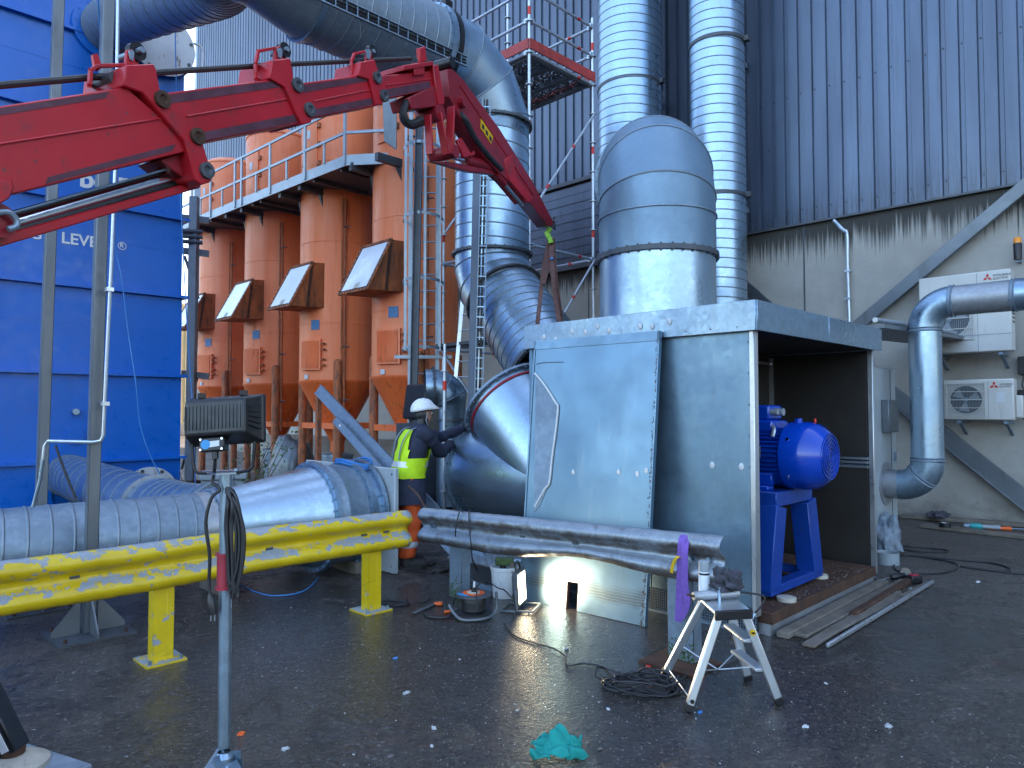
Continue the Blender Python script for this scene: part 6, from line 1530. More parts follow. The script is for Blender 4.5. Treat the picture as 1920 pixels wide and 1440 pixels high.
# gloves with fingers
def glove(wr, tipp, side, grip):
    d = (tipp - wr).normalized(); s = d.cross(grip).normalized(); n = s.cross(d).normalized()
    vs = [wr - d * .02, wr + d * .045, wr + d * .085]; ed = [(0, 1), (1, 2)]; rd = [.034, (.040, .026), (.040, .022)]
    for k, (o_, L) in enumerate(((-.030, .070), (-.010, .080), (.011, .076), (.031, .062))):
        b0 = wr + d * .085 + s * o_; i0 = len(vs); vs += [b0, b0 + d * L * .45 + n * .006, b0 + d * L * .75 - n * .018, b0 + d * L * .85 - n * .045]; ed += [(2, i0), (i0, i0 + 1), (i0 + 1, i0 + 2), (i0 + 2, i0 + 3)]; rd += [.012, .0105, .0095, .0085]
    b0 = wr + d * .03 - s * .04 * side; i0 = len(vs); vs += [b0, b0 + d * .03 - s * .022 * side - n * .015, b0 + d * .055 - s * .022 * side - n * .035]; ed += [(1, i0), (i0, i0 + 1), (i0 + 1, i0 + 2)]; rd += [.015, .012, .010]
    skin('glove', vs, ed, rd, MT['boot'], pw, 1, 1)
glove(wrR, H1, 1, UP); glove(wrL, H2, -1, UP)
# head: face, balaclava, helmet
hc = WP(.185, 0, 1.645)
m = MB(); m.sphere((0, 0, 0), 1, 14)
for i, p in enumerate(m.v):                                   # x fwd, y left, z up
    x, y, z = p; w = 1 - .22 * max(0, -z) ** 1.5
    q = V((x * .098 * (1 - .06 * max(0, -z)), y * .074 * w, z * .118))
    if x > .55 and abs(y) < .22: q.x += .020 * math.exp(-((z + .10) / .16) ** 2) * (1 - abs(y) / .22)       # nose
    if x > .5 and abs(abs(y) - .36) < .2: q.x -= .008 * math.exp(-((z - .12) / .1) ** 2)                     # eye sockets
    if x > .5: q.x += .006 * math.exp(-((z + .42) / .08) ** 2) * (1 - abs(y)) + .010 * math.exp(-((z + .74) / .16) ** 2) * (1 - abs(y))  # lips, chin
    m.v[i] = hc + wf * q.x + wl_ * q.y + UP * q.z
hd_ = m.build('face', MT['skin'], pw, ang=80)
m = MB()
for s in (-1, 1): m.sphere(hc + wf * .084 + wl_ * s * .030 + UP * .014, .011, 6)
m.each('eye', MT['white'], hd_)
m = MB(); m.sphere(hc + wf * .094 + UP * -.052, .012, 6, (.5, 1.6, .35)); m.build('mouth', MT['red_grip'], hd_)
m = MB(); m.sphere((0, 0, 0), 1, 16)
m2 = MB(); keep = []
for f in m.f:
    c = sum((m.v[i] for i in f), V()) / len(f)
    if c.x < .06 or c.z > .42: keep.append(f)
m.f = keep; m.v = [hc + wf * (p.x * .108) + wl_ * (p.y * .085 * (1 - .12 * max(0, -p.z))) + UP * (p.z * .125 - .002) for p in m.v]
m.build('balaclava', MT['black'], pw, ang=80)
MB().lathe(WP(.15, 0, 1.52), (wf * .25 + UP), [(0, .085), (.05, .072), (.09, .078)], 24).build('neck_warmer', MT['black'], pw)
m = MB(); m.sphere((0, 0, 0), 1, 18); keep = []
tl = Matrix.Rotation(R(-10), 3, wl_)
for f in m.f:
    c = sum((m.v[i] for i in f), V()) / len(f)
    if c.z > -.08: keep.append(f)
m.f = keep; vv = []
for p in m.v:
    fwd = max(0, p.x); low = math.exp(-(p.z / .16) ** 2)
    q = wf * (p.x * .143 + .055 * fwd * low) + wl_ * (p.y * .118) + UP * (p.z * .128 - .016 * fwd * low + .004 * math.sin(p.y * 22) * (p.z > .2))
    vv.append(hc + UP * .052 - wf * .004 + tl @ q)
m.v = vv; o = m.build('helmet', MT['helmet'], pw, ang=70); s = o.modifiers.new('s', 'SOLIDIFY'); s.thickness = .006
for s in (-1, 1):
    MB().tube(spline([hc + wl_ * s * .088 + UP * .02 + wf * .02, hc + wl_ * s * .088 - UP * .05 + wf * .0, hc + wl_ * s * .06 - UP * .12 + wf * .03], 5), .006, 6).build('chin_strap', MT['grey_plastic'], pw)

# ================================================================ flood lamp on tripod
lp = thing('flood_lamp', 'black ribbed flood lamp on a galvanised tripod pole seen from behind', 'flood lamp', onD(420, 1440, 2.3))
LD = 2.3; lc = onD(418, 786, LD)
fwd = (FW * .97 + RT * .04 - UP * .13).normalized(); _, ls_, lu = frame(fwd); 
ls_ = fwd.cross(UP).normalized(); lu = ls_.cross(fwd).normalized()
roll = Matrix.Rotation(R(-4), 3, fwd); ls_ = roll @ ls_; lu = roll @ lu
def LPt(x, y, z): return lc + ls_ * x + lu * y + fwd * z
def rect(w, h, z): return [LPt(-w / 2, -h / 2, z), LPt(w / 2, -h / 2, z), LPt(w / 2, h / 2, z), LPt(-w / 2, h / 2, z)]
levels = [(.186, .105, -.060), (.196, .115, -.055), (.232, .150, .020), (.252, .160, .030), (.252, .160, .045)]
m = MB(); vs = []
for w, h, z in levels: vs += rect(w, h, z)
n = len(levels); m.add(vs, [(3, 2, 1, 0), tuple(4 * n - 4 + k for k in range(4))] + [(4 * i + k, 4 * i + (k + 1) % 4, 4 * i + 4 + (k + 1) % 4, 4 * i + 4 + k) for i in range(n - 1) for k in range(4)])
hs_ = m.build('housing', MT['black'], lp, bevel=.006, seg=2)
m = MB()
for k in range(17): x = -.094 + k * .01175; m.beam(LPt(x, -.038, -.062), LPt(x, .038, -.0605), .0025, .003, up=-fwd)
m.each('back_rib', MT['black'], hs_)
m = MB()
for k in range(5): y = -.026 + .013 * k; m.beam(LPt(.107, y * 1.1, -.045), LPt(.121, y * 1.5, .012), .004, .004, up=ls_)
m.each('side_rib', MT['black'], hs_)
for x in (-.085, .055): MB().box(LPt(x, .088, .03), (.02, .02, .016)).cyl(LPt(x, .088, .02), LPt(x, .088, .045), .006, n=8).build('hinge_lug', MT['black'], hs_)
jbx = LPt(-.012, -.085, -.035); m = MB(); vs = [jbx + ls_ * x + lu * y + fwd * z for z in (-.02, .02) for x, y in ((-.040, -.022), (.040, -.022), (.040, .022), (-.040, .022))]
m.add(vs, [(3, 2, 1, 0), (4, 5, 6, 7), (0, 1, 5, 4), (1, 2, 6, 5), (2, 3, 7, 6), (3, 0, 4, 7)]); m.build('terminal_box', MT['black'], lp, bevel=.004)
for x, y in ((-.034, -.016), (.034, -.016), (.034, .016), (-.034, .016)): MB().cyl(jbx + ls_ * x + lu * y - fwd * .019, jbx + ls_ * x + lu * y - fwd * .023, .0035, n=8).build('screw', MT['chrome'], lp)
MB().prism([jbx + ls_ * x + lu * y - fwd * .0205 for x, y in ((-.008, -.010), (.026, -.007), (.026, .011), (-.008, .009))], -fwd * .001).build('rating_label', MT['paper'], lp)
MB().lathe(jbx - ls_ * .018 - fwd * .0205, -fwd, [(0, .015), (.0012, .015), (.0012, .001)], 20).build('rating_seal', MT['print_blue'], lp)
MB().cyl(jbx - lu * .02 + ls_ * .004, jbx - lu * .045 + ls_ * .004, .010, n=12).build('cable_gland', MT['black'], lp)
pole_t = onD(423, 884, LD); pole_b = onD(420.5, 1400, LD)
yk = [LPt(-.105, -.072, .01), onD(362, 868, LD), onD(366, 884, LD), onD(373, 887, LD), onD(440, 887, LD - .01), onD(466, 882, LD - .01), onD(474, 876, LD - .01), LPt(.10, -.078, .01)]
MB().tube(yk, .0055, 8).build('yoke', MT['black'], lp)
MB().box(onD(420, 886.5, LD), (.085, .085, .006)).build('pole_head', MT['galv'], lp); MB().cyl(onD(443, 890, LD), onD(443, 878, LD), .008, n=10).build('head_bolt', MT['galv'], lp)
MB().cyl(onD(424, 885, LD), pole_b, .0195, n=24).build('pole', MT['galv'], lp)
a, b = onD(421.5, 1036, LD), onD(421, 1104, LD)
MB().tube([a, a + (b - a) * .06, a + (b - a) * .07, a + (b - a) * .93, a + (b - a) * .94, b], [.029, .029, .024, .024, .029, .029], 24).build('locking_collar', MT['red_grip'], lp)
ft = onD(420, 1418, LD)
MB().lathe(ft - UP * .10, UP, [(0, .03), (.10, .03), (.115, .02)], 20).build('hub', MT['galv'], lp)
for k in range(3):
    an = R(100 + 120 * k); dl_ = RT * math.cos(an) + FW * math.sin(an); foot = V((ft.x, ft.y, .012)) + dl_ * .46
    if foot.z < 0: foot.z = .01
    MB().beam(ft - UP * .02 + dl_ * .02, foot, .05, .028).build('leg', MT['galv'], lp, bevel=.004)
    m = MB(); m.prism([ft + dl_ * .0 + UP * .015, ft + dl_ * .06 - UP * .06, ft + dl_ * .07 - UP * .12, ft + dl_ * .03 - UP * .10], dl_.cross(UP) * .05); m.build('hinge_bracket', MT['galv'], lp)
    MB().sphere(foot, .02, 6).build('rubber_foot', MT['rubber'], lp)
# cable: from the gland down, looped over the pole
cbl = [jbx - lu * .045 + ls_ * .004, onD(401, 890, LD - .03), onD(398, 905, LD - .03), onD(412, 918, LD - .03), onD(396, 935, LD - .035), onD(386, 980, LD - .04), onD(393, 1040, LD - .035), onD(392, 1090, LD - .03), onD(394, 1115, LD - .03)]
MB().tube(spline(cbl, 8), .0055, 8).build('cable', MT['cable'], lp)
for k in range(9):
    x = 440 + random.uniform(-6, 8); w = random.uniform(3, 12); yb_ = 1112 + random.uniform(-22, 6); dz = LD - .035 - .006 * (k % 3)
    MB().tube(spline([onD(424, 915 + k, LD - .03), onD(x - 4, 925 + k * 2, dz), onD(x + w, 985 + k, dz), onD(x + w * .9, 1050, dz), onD(x - 2, yb_, dz), onD(x - 8, yb_ - 14, dz), onD(x - 10, 1040, dz), onD(x - 14 + k * .5, 985, dz), onD(x - 10, 940, dz), onD(428, 912 + k, LD + .022)], 6), .0052, 6).build('cable_loop', MT['cable'], lp)
pa = onD(394, 1113, LD - .03); pb2 = onD(399, 1152, LD - .03)
MB().tube([pa, lerp(pa, pb2, .15), lerp(pa, pb2, .3), lerp(pa, pb2, .75), pb2], [.006, .009, .013, .015, .014], 14).build('plug', MT['black'], lp)
m = MB()
for s in (-.006, .006): m.cyl(pb2 + RT * s, pb2 + RT * s - UP * .02, .0022, n=6)
m.each('plug_pin', MT['chrome'], lp)

# ================================================================ outrigger foot at the lower left
of = thing('outrigger_foot', 'crane outrigger leg with white stripe on a round foot', 'outrigger', onZ(28, 1430, 0))
q = onZ(22, 1436, .06)
bo = thing('support_board', 'scuffed blue-grey board under the outrigger foot', 'board', V((q.x, q.y, 0)))
rzb = Matrix.Rotation(R(20), 3, 'Z'); MB().box((q.x + .02, q.y - .05, .027), (.36, .50, .054), rzb).build('plank', MT['board_blue'], bo, bevel=.01, seg=2)
MB().lathe((q.x, q.y, .055), UP, [(0, .15), (.02, .15), (.05, .09), (.06, .05), (.09, .045)], 36, True, True).build('foot_disc', MT['dish'], of)
le = onD(-8, 1345, (q + V((0, 0, 0))).dot(FW)); ldd = (V((le.x, le.y, le.z)) - V((q.x, q.y, .13)))
MB().beam((q.x, q.y, .12), V((q.x, q.y, .12)) + ldd * 1.9, .12, .10, up=-FW).build('leg_tube', MT['black'], of, bevel=.006)
MB().beam(V((q.x, q.y, .12)) + ldd * .16 - FW * .053 + RT * .018, V((q.x, q.y, .12)) + ldd * 1.05 - FW * .053 + RT * .018, .035, .004, up=-FW).build('white_stripe', MT['white'], of)
MB().lathe((q.x, q.y, .10), UP, [(0, .05), (.05, .055)], 20, True, True).build('ball_joint', MT['rust'], of)

# ================================================================ aluminium step ladder with things on top
F = [onZ(1290, 1335), onZ(1462, 1322), onZ(1247, 1268), onZ(1403, 1278)]      # near-left, near-right, far-left, far-right
for f in F: f.z = .012
cbase = sum(F, V()) / 4; TZ = .535
tn = [onZ(1346, 1146, TZ), onZ(1392, 1148, TZ), onZ(1301, 1120, TZ), onZ(1362, 1146, TZ)]
ctop = onZ(1348, 1134, TZ); ax_w = (F[1] - F[0]).normalized(); ax_d = (F[2] - F[0]).normalized()
T = [ctop - ax_w * .05 - ax_d * .16, ctop + ax_w * .10 - ax_d * .16, ctop - ax_w * .05 + ax_d * .14, ctop + ax_w * .10 + ax_d * .13]
sl_ = thing('step_ladder', 'small aluminium step ladder standing on the wet yard', 'step ladder', V((cbase.x, cbase.y, 0)))
for i, (f, t_) in enumerate(zip(F, T)):
    o = MB().beam(f + (t_ - f) * .05, t_, .05 if i in (1, 3) else .042, .028 if i in (1, 3) else .042, up=(-FW if i in (1, 3) else -FW)).build('leg', MT['alu'], sl_, bevel=.006, seg=2)
    MB().beam(f - (t_ - f) * .012, f + (t_ - f) * .065, .052, .04, up=-FW).build('foot_cap', MT['black'], o, bevel=.004)
    if i == 0: MB().cyl(lerp(f, t_, .10) - FW * .022, lerp(f, t_, .10) - FW * .027, .012, n=12).build('end_plug', MT['black'], o)
m = MB(); m.prism([ctop - ax_w * .09 - ax_d * .19, ctop + ax_w * .13 - ax_d * .19, ctop + ax_w * .13 + ax_d * .17, ctop - ax_w * .09 + ax_d * .17], (0, 0, .02)); m.build('top_plate', MT['alu'], sl_, bevel=.004)
m = MB(); m.beam(ctop - ax_w * .09 - ax_d * .195 - UP * .005, ctop + ax_w * .14 - ax_d * .195 - UP * .005, .02, .055); m.build('top_edge', MT['black'], sl_, bevel=.006)
for k in (.36, .68):
    a, b = lerp(F[1], T[1], k), lerp(F[3], T[3], k); ax2 = (F[0] - F[1]).normalized()
    m = MB(); m.prism([a - UP * .01, b - UP * .01, b + ax2 * .07 - UP * .01, a + ax2 * .07 - UP * .01], (0, 0, .02)); o = m.build('step', MT['alu'], sl_, bevel=.004)
    m = MB()
    for j in range(6): m.beam(lerp(a, b, .04) + ax2 * (.01 + .01 * j) + UP * .0115, lerp(a, b, .96) + ax2 * (.01 + .01 * j) + UP * .0115, .004, .003)
    m.each('step_tread', MT['grey_plastic'], o)
def rod(a, b): MB().cyl(a, b, .0042, n=6).build('stay_rod', MT['tube'], sl_)
mid = (lerp(F[1], T[1], .33) + lerp(F[3], T[3], .33) + lerp(F[0], T[0], .33) * 1.2 + lerp(F[2], T[2], .33) * 1.2) / 4.4 - UP * .04
for i in range(4): rod(lerp(F[i], T[i], .40), mid)
rod(lerp(F[0], T[0], .1), lerp(F[2], T[2], .08))
q = lerp(F[1], T[1], .78) - FW * .018; MB().lathe(q, -FW, [(0, .018), (.002, .018), (.002, .001)], 20).build('sticker', MT['yellow_tag'], sl_)
MB().box(q - FW * .003, (.018, .018, .008), Matrix.Rotation(R(-45), 3, 'Z')).build('sticker_mark', MT['black'], sl_)
tz = TZ + .02
sp_ = ctop - ax_w * .055 + ax_d * .12; sp_.z = tz
cn_ = thing('spray_can', 'grey aerosol spray can standing on the step ladder', 'spray can', sp_)
MB().lathe(sp_, UP, [(0, .031), (.003, .033), (.150, .033), (.158, .028)], 24, True).build('body', MT['plastic_white'], cn_)
MB().lathe(sp_ + UP * .155, UP, [(0, .032), (.058, .032), (.062, .028), (.062, .001)], 24).build('cap', MT['grey_plastic'], cn_)
MB().lathe(sp_ + UP * .135, UP, [(0, .0335), (.012, .0335)], 24).build('label_ring', MT['black'], cn_)
gg = thing('grease_gun', 'dented steel grease gun lying across the step ladder top', 'grease gun', ctop)
ga, gb_ = onZ(1300, 1118, tz + .03), onZ(1383, 1112, tz + .03); gdir = (gb_ - ga).normalized()
MB().tube([ga, ga + gdir * .01, gb_ - gdir * .03, gb_ - gdir * .025, gb_], [.024, .0275, .0275, .030, .029], 20).build('barrel', MT['galv_rail'], gg)
MB().tube(spline([gb_, gb_ + gdir * .05, onD(1432, 1118, gb_.dot(FW)), onD(1428, 1135, gb_.dot(FW)), onD(1415, 1150, gb_.dot(FW))], 6), .006, 8).build('hose', MT['rubber'], gg)
e_ = onD(1415, 1150, gb_.dot(FW)); MB().cyl(e_, e_ + V((-.02, .01, -.03)), .012, n=10).build('coupler', MT['galv_new'], gg)
q = lerp(ga, gb_, .55) - FW * .03; MB().cyl(q - UP * .03, q + UP * .05, .010, n=8).build('valve', MT['galv_new'], gg)
MB().cyl(ga, ga - gdir * .04 + UP * .015, .008, n=6).build('handle', MT['rust'], gg)
rg_ = thing('shop_rag', 'crumpled grey rag on top of the step ladder', 'rag', ctop)
rc = lerp(ga, gb_, .80) + FW * .01; crumple(rc + UP * .030, (.085, .07, .07), .75, 21, 2.4, 22).build('cloth', MT['rag'], rg_, ang=60)

# ================================================================ things on the ground
q = onZ(1043, 1412); gr_ = thing('green_rag', 'bunched green cloth lying on the wet yard', 'rag', q)
m = MB(); N = 44; vs = []
for i in range(N + 1):
    for j in range(N + 1):
        u, v = i / N * 2 - 1, j / N * 2 - 1; r_ = math.hypot(u, v); p = V((u * 2.3, v * 2.3, 0))
        a = mnoise.noise(p * .75 + V((3.3, 0, 0))); b = mnoise.noise(p * 1.3 + V((0, 7.7, 0))); c = mnoise.noise(p * .9 + V((5, 5, 5)))
        h = max(0, 1 - r_ * .85) * .075 + .085 * abs(a) * (1 - .25 * r_) + .045 * abs(b)
        vs.append(q + RT * (u * .115 + .045 * b + .03 * c) + FW * (v * .10 + .045 * a) + UP * (max(h, .004) + .004))
m.add(vs, [(i * (N + 1) + j, i * (N + 1) + j + 1, (i + 1) * (N + 1) + j + 1, (i + 1) * (N + 1) + j) for i in range(N) for j in range(N)])
o = m.build('cloth', MT['teal'], gr_, ang=180); ss = o.modifiers.new('sub', 'SUBSURF'); ss.levels = ss.render_levels = 1; s = o.modifiers.new('s', 'SOLIDIFY'); s.thickness = .004
def cable(name, label, pts, r=.006, n=8, mat='cable'):
    return tag(MB().tube(spline(pts, n), r, 7).build(name, MT[mat]), label, 'cable')
def coil_pts(c, rx, ry, turns, seed, h=.05, n=11):
    rnd = random.Random(seed); out = []
    for k in range(turns * n):
        a = 2 * math.pi * k / n + rnd.uniform(-.15, .15); f = rnd.uniform(.62, 1.05)
        out.append(V(c) + RT * (math.cos(a) * rx * f) + FW * (math.sin(a) * ry * f) + UP * (.008 + h * rnd.random() * (k / (turns * n))))
    return out
c0 = onZ(1205, 1290); cp_ = coil_pts(c0, .24, .17, 9, 4, .09)
loops = [onZ(1150, 1272, .01), onZ(1118, 1270, .02), onZ(1122, 1250, .05), onZ(1150, 1258, .02)]
cable('cable_coil', 'tangled black cable coil on the wet yard beside the step ladder', [onZ(945, 1170, .012), onZ(965, 1192, .008), onZ(1000, 1205, .008), onZ(1040, 1217, .008), onZ(1060, 1232, .008), onZ(1064, 1248, .008), onZ(1095, 1244, .008), onZ(1125, 1250, .008)] + loops + cp_ + [onZ(1290, 1265, .01), onZ(1340, 1255, .01), onZ(1390, 1236, .01)], .0062, 7)
c0 = onZ(735, 1134); cable('cable_coil', 'loose coil of thin black cable beside the yellow rail post', coil_pts(c0, .15, .10, 6, 8, .03) + [onZ(790, 1130, .01), onZ(806, 1122, .01)], .005, 6)
c0 = onZ(1700, 1030); cable('cable_run', 'long loops of black cable on the ground beside the housing', [onZ(1660, 1020, .01), onZ(1700, 1024, .01), onZ(1768, 1030, .01), onZ(1772, 1035, .01), onZ(1720, 1034, .01), onZ(1660, 1026, .01), onZ(1665, 1036, .01), onZ(1740, 1046, .01), onZ(1790, 1056, .01), onZ(1793, 1066, .01), onZ(1770, 1074, .01), onZ(1725, 1076, .01), onZ(1680, 1068, .01), onZ(1690, 1042, .01), onZ(1780, 1048, .01), onZ(1860, 1056, .01), onZ(1893, 1066, .01), onZ(1880, 1071, .01), onZ(1800, 1062, .01), onZ(1860, 1070, .01), onZ(1930, 1078, .01)], .010, 8)
cable('loop_wire', 'thin pale wire loop at the corner of the housing', [onZ(1648, 1090, .01), onZ(1668, 1084, .02), onZ(1690, 1096, .01), onZ(1672, 1102, .01), onZ(1654, 1092, .02), onZ(1640, 1082, .02), onZ(1612, 1080, .06)], .005, 8, 'grey_plastic')
cable('rail_cable', 'thin black cable draped over the grey guard rail down to the reel', [onX(858, 1060, 4.6), onX(856, 1030, 4.4), RX(854, 1000, .0), RX(860, 965, .0), onX(866, 957, GRX - .05), onX(868, 975, GRX + .05), onX(870, 1060, 4.5), onZ(880, 1085, .1), onZ(895, 1105, .2)], .006)
cable('rail_cable', 'second black cable hanging over the grey rail in front of the checker step', [onX(881, 958, GRX - .02), RX(879, 962, .02), RX(881, 1000, -.005), RX(884, 1028, 0), onX(886, 1050, 4.4), onX(895, 1075, 4.6), onX(880, 1090, 4.7), onX(862, 1090, 4.5), onX(858, 1110, 4.4), onZ(850, 1128, .01)], .006)
cable('lamp_lead', 'black lead running from the cable reel past the bucket to the work light', [onZ(893, 1142, .24), onD(896, 1098, 6.0), onD(915, 1092, 6.2), onD(935, 1103, 6.1), onD(945, 1106, 6.0), onD(955, 1116, 5.95), onD(966, 1128, 5.95)], .006)
# bucket
q = onZ(945, 1122); q = onZ(946, 1118)
bk = thing('bucket', 'white plastic bucket with tools beside the work light', 'bucket', q)
MB().lathe(q, UP, [(0, .001), (0, .105), (.005, .108), (.24, .124), (.245, .130), (.272, .131), (.276, .126), (.272, .121), (.03, .104), (.02, .001)], 36).build('pail', MT['plastic_white'], bk)
td = thing('cordless_drill', 'dark green cordless drill resting in the white bucket', 'drill', q + UP * .25)
m = MB(); m.box(q + V((.0, .0, .315)) + RT * .0, (.17, .07, .07), Matrix.Rotation(R(-45), 3, 'Z')); m.build('body', MT['leaf'], td, bevel=.012, seg=2)
m = MB(); m.cyl(q + RT * .075 + UP * .315, q + RT * .15 + UP * .318, .022, n=12); m.build('chuck', MT['galv'], td)
m = MB(); m.beam(q - RT * .02 + UP * .30, q + RT * .01 + UP * .13, .045, .045); m.build('grip', MT['black'], td, bevel=.008)
wk_ = thing('wood_offcut', 'short wooden offcut sticking out of the bucket', 'wood', q + UP * .2)
MB().beam(q + RT * .03 - FW * .05 + UP * .03, q + RT * .08 - FW * .06 + UP * .31, .05, .03).build('block', MT['wood'], wk_)
# cable reel
q = onZ(888, 1156); cr_ = thing('cable_reel', 'open cable reel with orange disc and black drum', 'cable reel', q)
MB().lathe(q + UP * .03, UP, [(0, .001), (0, .155), (.012, .155), (.014, .07)], 36).build('lower_disc', MT['rubber'], cr_)
MB().lathe(q + UP * .042, UP, [(0, .085), (.02, .10), (.05, .097), (.08, .102), (.11, .098), (.135, .085)], 36).build('cable_drum', MT['cable'], cr_)
MB().lathe(q + UP * .175, UP, [(0, .09), (0, .148), (.014, .148), (.016, .001)], 40).build('upper_disc', MT['steel_dark'], cr_)
MB().lathe(q + UP * .192, UP, [(0, .09), (.004, .09), (.004, .055)], 32).build('orange_ring', MT['orange_tool'], cr_)
MB().lathe(q + UP * .192, UP, [(0, .054), (.010, .052), (.012, .001)], 28).build('socket_plate', MT['dish'], cr_)
m = MB(); m.prism([q + UP * .192 + RT * x + FW * y for x, y in ((-.14, -.02), (-.10, -.085), (-.04, -.11), (-.045, -.07), (-.09, -.02))], (0, 0, .003)); m.build('blue_sticker', MT['print_blue'], cr_)
MB().tube([q + UP * .20, q + UP * .235, q + UP * .24], [.020, .018, .01], 14).build('inserted_plug', MT['black'], cr_)
MB().cyl(q + UP * .24 + RT * .003, q + UP * .285 + RT * .006, .009, n=10).build('plug_tail', MT['white'], cr_)
m = MB(); m.tube(spline([q + RT * x + FW * y + UP * z for x, y, z in ((-.20, -.02, .10), (-.17, -.06, .06), (-.10, -.13, .018), (0, -.16, .018), (.10, -.12, .02), (.16, -.04, .03), (.19, 0, .08), (.185, 0, .20))], 6), .012, 8); m.build('stand_frame', MT['steel_post'], cr_)
# work light
q = onZ(976, 1142); wlt = thing('work_light', 'lit LED work light on a floor stand aimed along the leaning panel', 'work light', q)
wn_ = V((.46, -.87, .06)).normalized(); ws = wn_.cross(UP).normalized(); wu = ws.cross(wn_).normalized(); wc = q + UP * .185
def WLp(x, y, z): return wc + ws * x + wu * y + wn_ * z
m = MB(); m.add([WLp(x, y, z) for z in (-.03, .012) for x, y in ((-.125, -.145), (.125, -.145), (.125, .145), (-.125, .145))], [(3, 2, 1, 0), (4, 5, 6, 7), (0, 1, 5, 4), (1, 2, 6, 5), (2, 3, 7, 6), (3, 0, 4, 7)]); m.build('frame', MT['steel_dark'], wlt, bevel=.008)
MB().quad(WLp(-.105, -.12, .0135), WLp(.105, -.12, .0135), WLp(.105, .12, .0135), WLp(-.105, .12, .0135)).build('led_panel', MT['led'], wlt, smooth=False)
m = MB()
for k in range(7): x = -.09 + .03 * k; m.beam(WLp(x, -.11, -.03), WLp(x, .11, -.03), .004, .03, up=wn_)
m.each('heat_sink_fin', MT['steel_dark'], wlt)
MB().tube(spline([WLp(-.06, .145, -.01), WLp(-.05, .20, -.02), WLp(.0, .215, -.02), WLp(.05, .20, -.02), WLp(.06, .145, -.01)], 5), .010, 8).build('handle', MT['black'], wlt)
m = MB(); m.tube([WLp(-.12, .0, -.01), WLp(-.135, -.165, .0) , WLp(-.13, -.172, .13), WLp(.13, -.172, .13), WLp(.135, -.165, 0), WLp(.12, 0, -.01)], .010, 8); m.tube([WLp(-.135, -.170, -.02), WLp(-.13, -.172, -.15), WLp(.13, -.172, -.15), WLp(.135, -.17, -.02)], .010, 8); m.build('stand', MT['steel_post'], wlt)
ar = bpy.data.lights.new('work_light_lamp', 'AREA'); ar.shape = 'RECTANGLE'; ar.size = .20; ar.size_y = .23; ar.energy = 2.0; ar.color = (1, .82, .52); ar.spread = R(150)
ao = bpy.data.objects.new('work_light_lamp', ar); col.objects.link(ao); ao.location = WLp(0, 0, .02); ao.rotation_euler = (-wn_).to_track_quat('-Z', 'Y').to_euler()
ao.rotation_euler = wn_.to_track_quat('-Z', 'Y').to_euler(); ao.parent = wlt; ao.matrix_parent_inverse = parent_world(wlt).inverted()
# checker step
q = onZ(935, 1052, .25); cs = thing('checker_step', 'low step with checker-plate top under the grey rail', 'step', (q.x, q.y, 0))
rz0 = Matrix.Identity(3); MB().box((q.x + .1, q.y + .05, .125), (.60, .86, .23)).build('base', MT['steel_dark'], cs)
MB().box((q.x + .1, q.y + .05, .245), (.64, .90, .012)).build('top_plate', MT['galv_rail'], cs)
m = MB()
for i in range(14):
    for j in range(18): m.box((q.x - .18 + i * .043, q.y - .37 + j * .05, .2525), (.034, .012, .005), Matrix.Rotation(R(45 if (i + j) % 2 else -45), 3, 'Z'))
m.build('checker_ribs', MT['galv'], cs)
# hand tools by the rail post
def tool(name, label, cat, px, py, ang, L, r, mat, tip, tl):
    q = onZ(px, py, r); d = RT * math.cos(R(ang)) + FW * math.sin(R(ang)); t = thing(name, label, cat, q)
    MB().tube([q, q + d * .01, q + d * L * .5, q + d * (L - .01), q + d * L], [r * .7, r, r * .8, r, r * .6], 12).build('handle', MT[mat], t)
    MB().cyl(q + d * L, q + d * (L + tl), .005, .003, 8).build('blade', MT[tip], t); return t
tool('screwdriver', 'orange-handled screwdriver lying beside the cable reel', 'screwdriver', 833, 1148, 35, .09, .014, 'orange_tool', 'galv', .06)
t = thing('hand_saw', 'black hand saw with orange grip lying by the grey rail post', 'saw', onZ(800, 1140)); a, b = onZ(776, 1150, .01), onZ(815, 1132, .015)
MB().beam(a, b, .035, .006).build('blade', MT['steel_dark'], t); MB().tube(spline([b, b + RT * .03 + FW * .03, b + RT * .06 + FW * .01, b + RT * .05 - FW * .02, b], 5), .012, 8).build('grip', MT['orange_tool'], t)
cable('short_lead', 'thick black lead lying between reel and yellow rail', [onZ(795, 1150, .01), onZ(805, 1157, .01), onZ(835, 1158, .012), onZ(860, 1150, .02), onZ(874, 1148, .03)], .010)
# right side: planks with tools along the wall
pkx = WX - .35
for i, (a, b, w, h, lab) in enumerate((((1690, 967), (1935, 985), .16, .06, 'long grey timber lying against the foot of the concrete wall'), ((1728, 985), (1935, 1008), .17, .05, 'pointed grey plank lying in front of the timber'))):
    a, b = onZ(*a, h / 2 + .004), onZ(*b, h / 2 + .004); b = b + (b - a) * .4; n = 10; m = MB()
    m.beam(a, b, w, h); t = tag(m.build('timber', MT['wood'], bevel=.006), lab, 'timber')
q = onZ(1818, 986, .07); t = thing('angle_grinder', 'teal and grey angle grinder lying on the plank by the wall', 'angle grinder', q); d = (RT * .9 - FW * .42).normalized()
MB().tube([q, q + d * .02, q + d * .13, q + d * .15], [.03, .042, .042, .03], 16).build('motor_body', MT['teal_tool'], t)
MB().tube([q + d * .15, q + d * .25, q + d * .36], [.03, .028, .034], 14).build('grip', MT['grey_plastic'], t)
MB().lathe(q - d * .06 - UP * .02, (d * .3 + UP), [(0, .001), (0, .06), (.006, .06), (.006, .001)], 20).build('disc', MT['rust'], t); MB().cyl(q - d * .07, q, .034, n=14).build('gear_head', MT['galv_dull'], t)
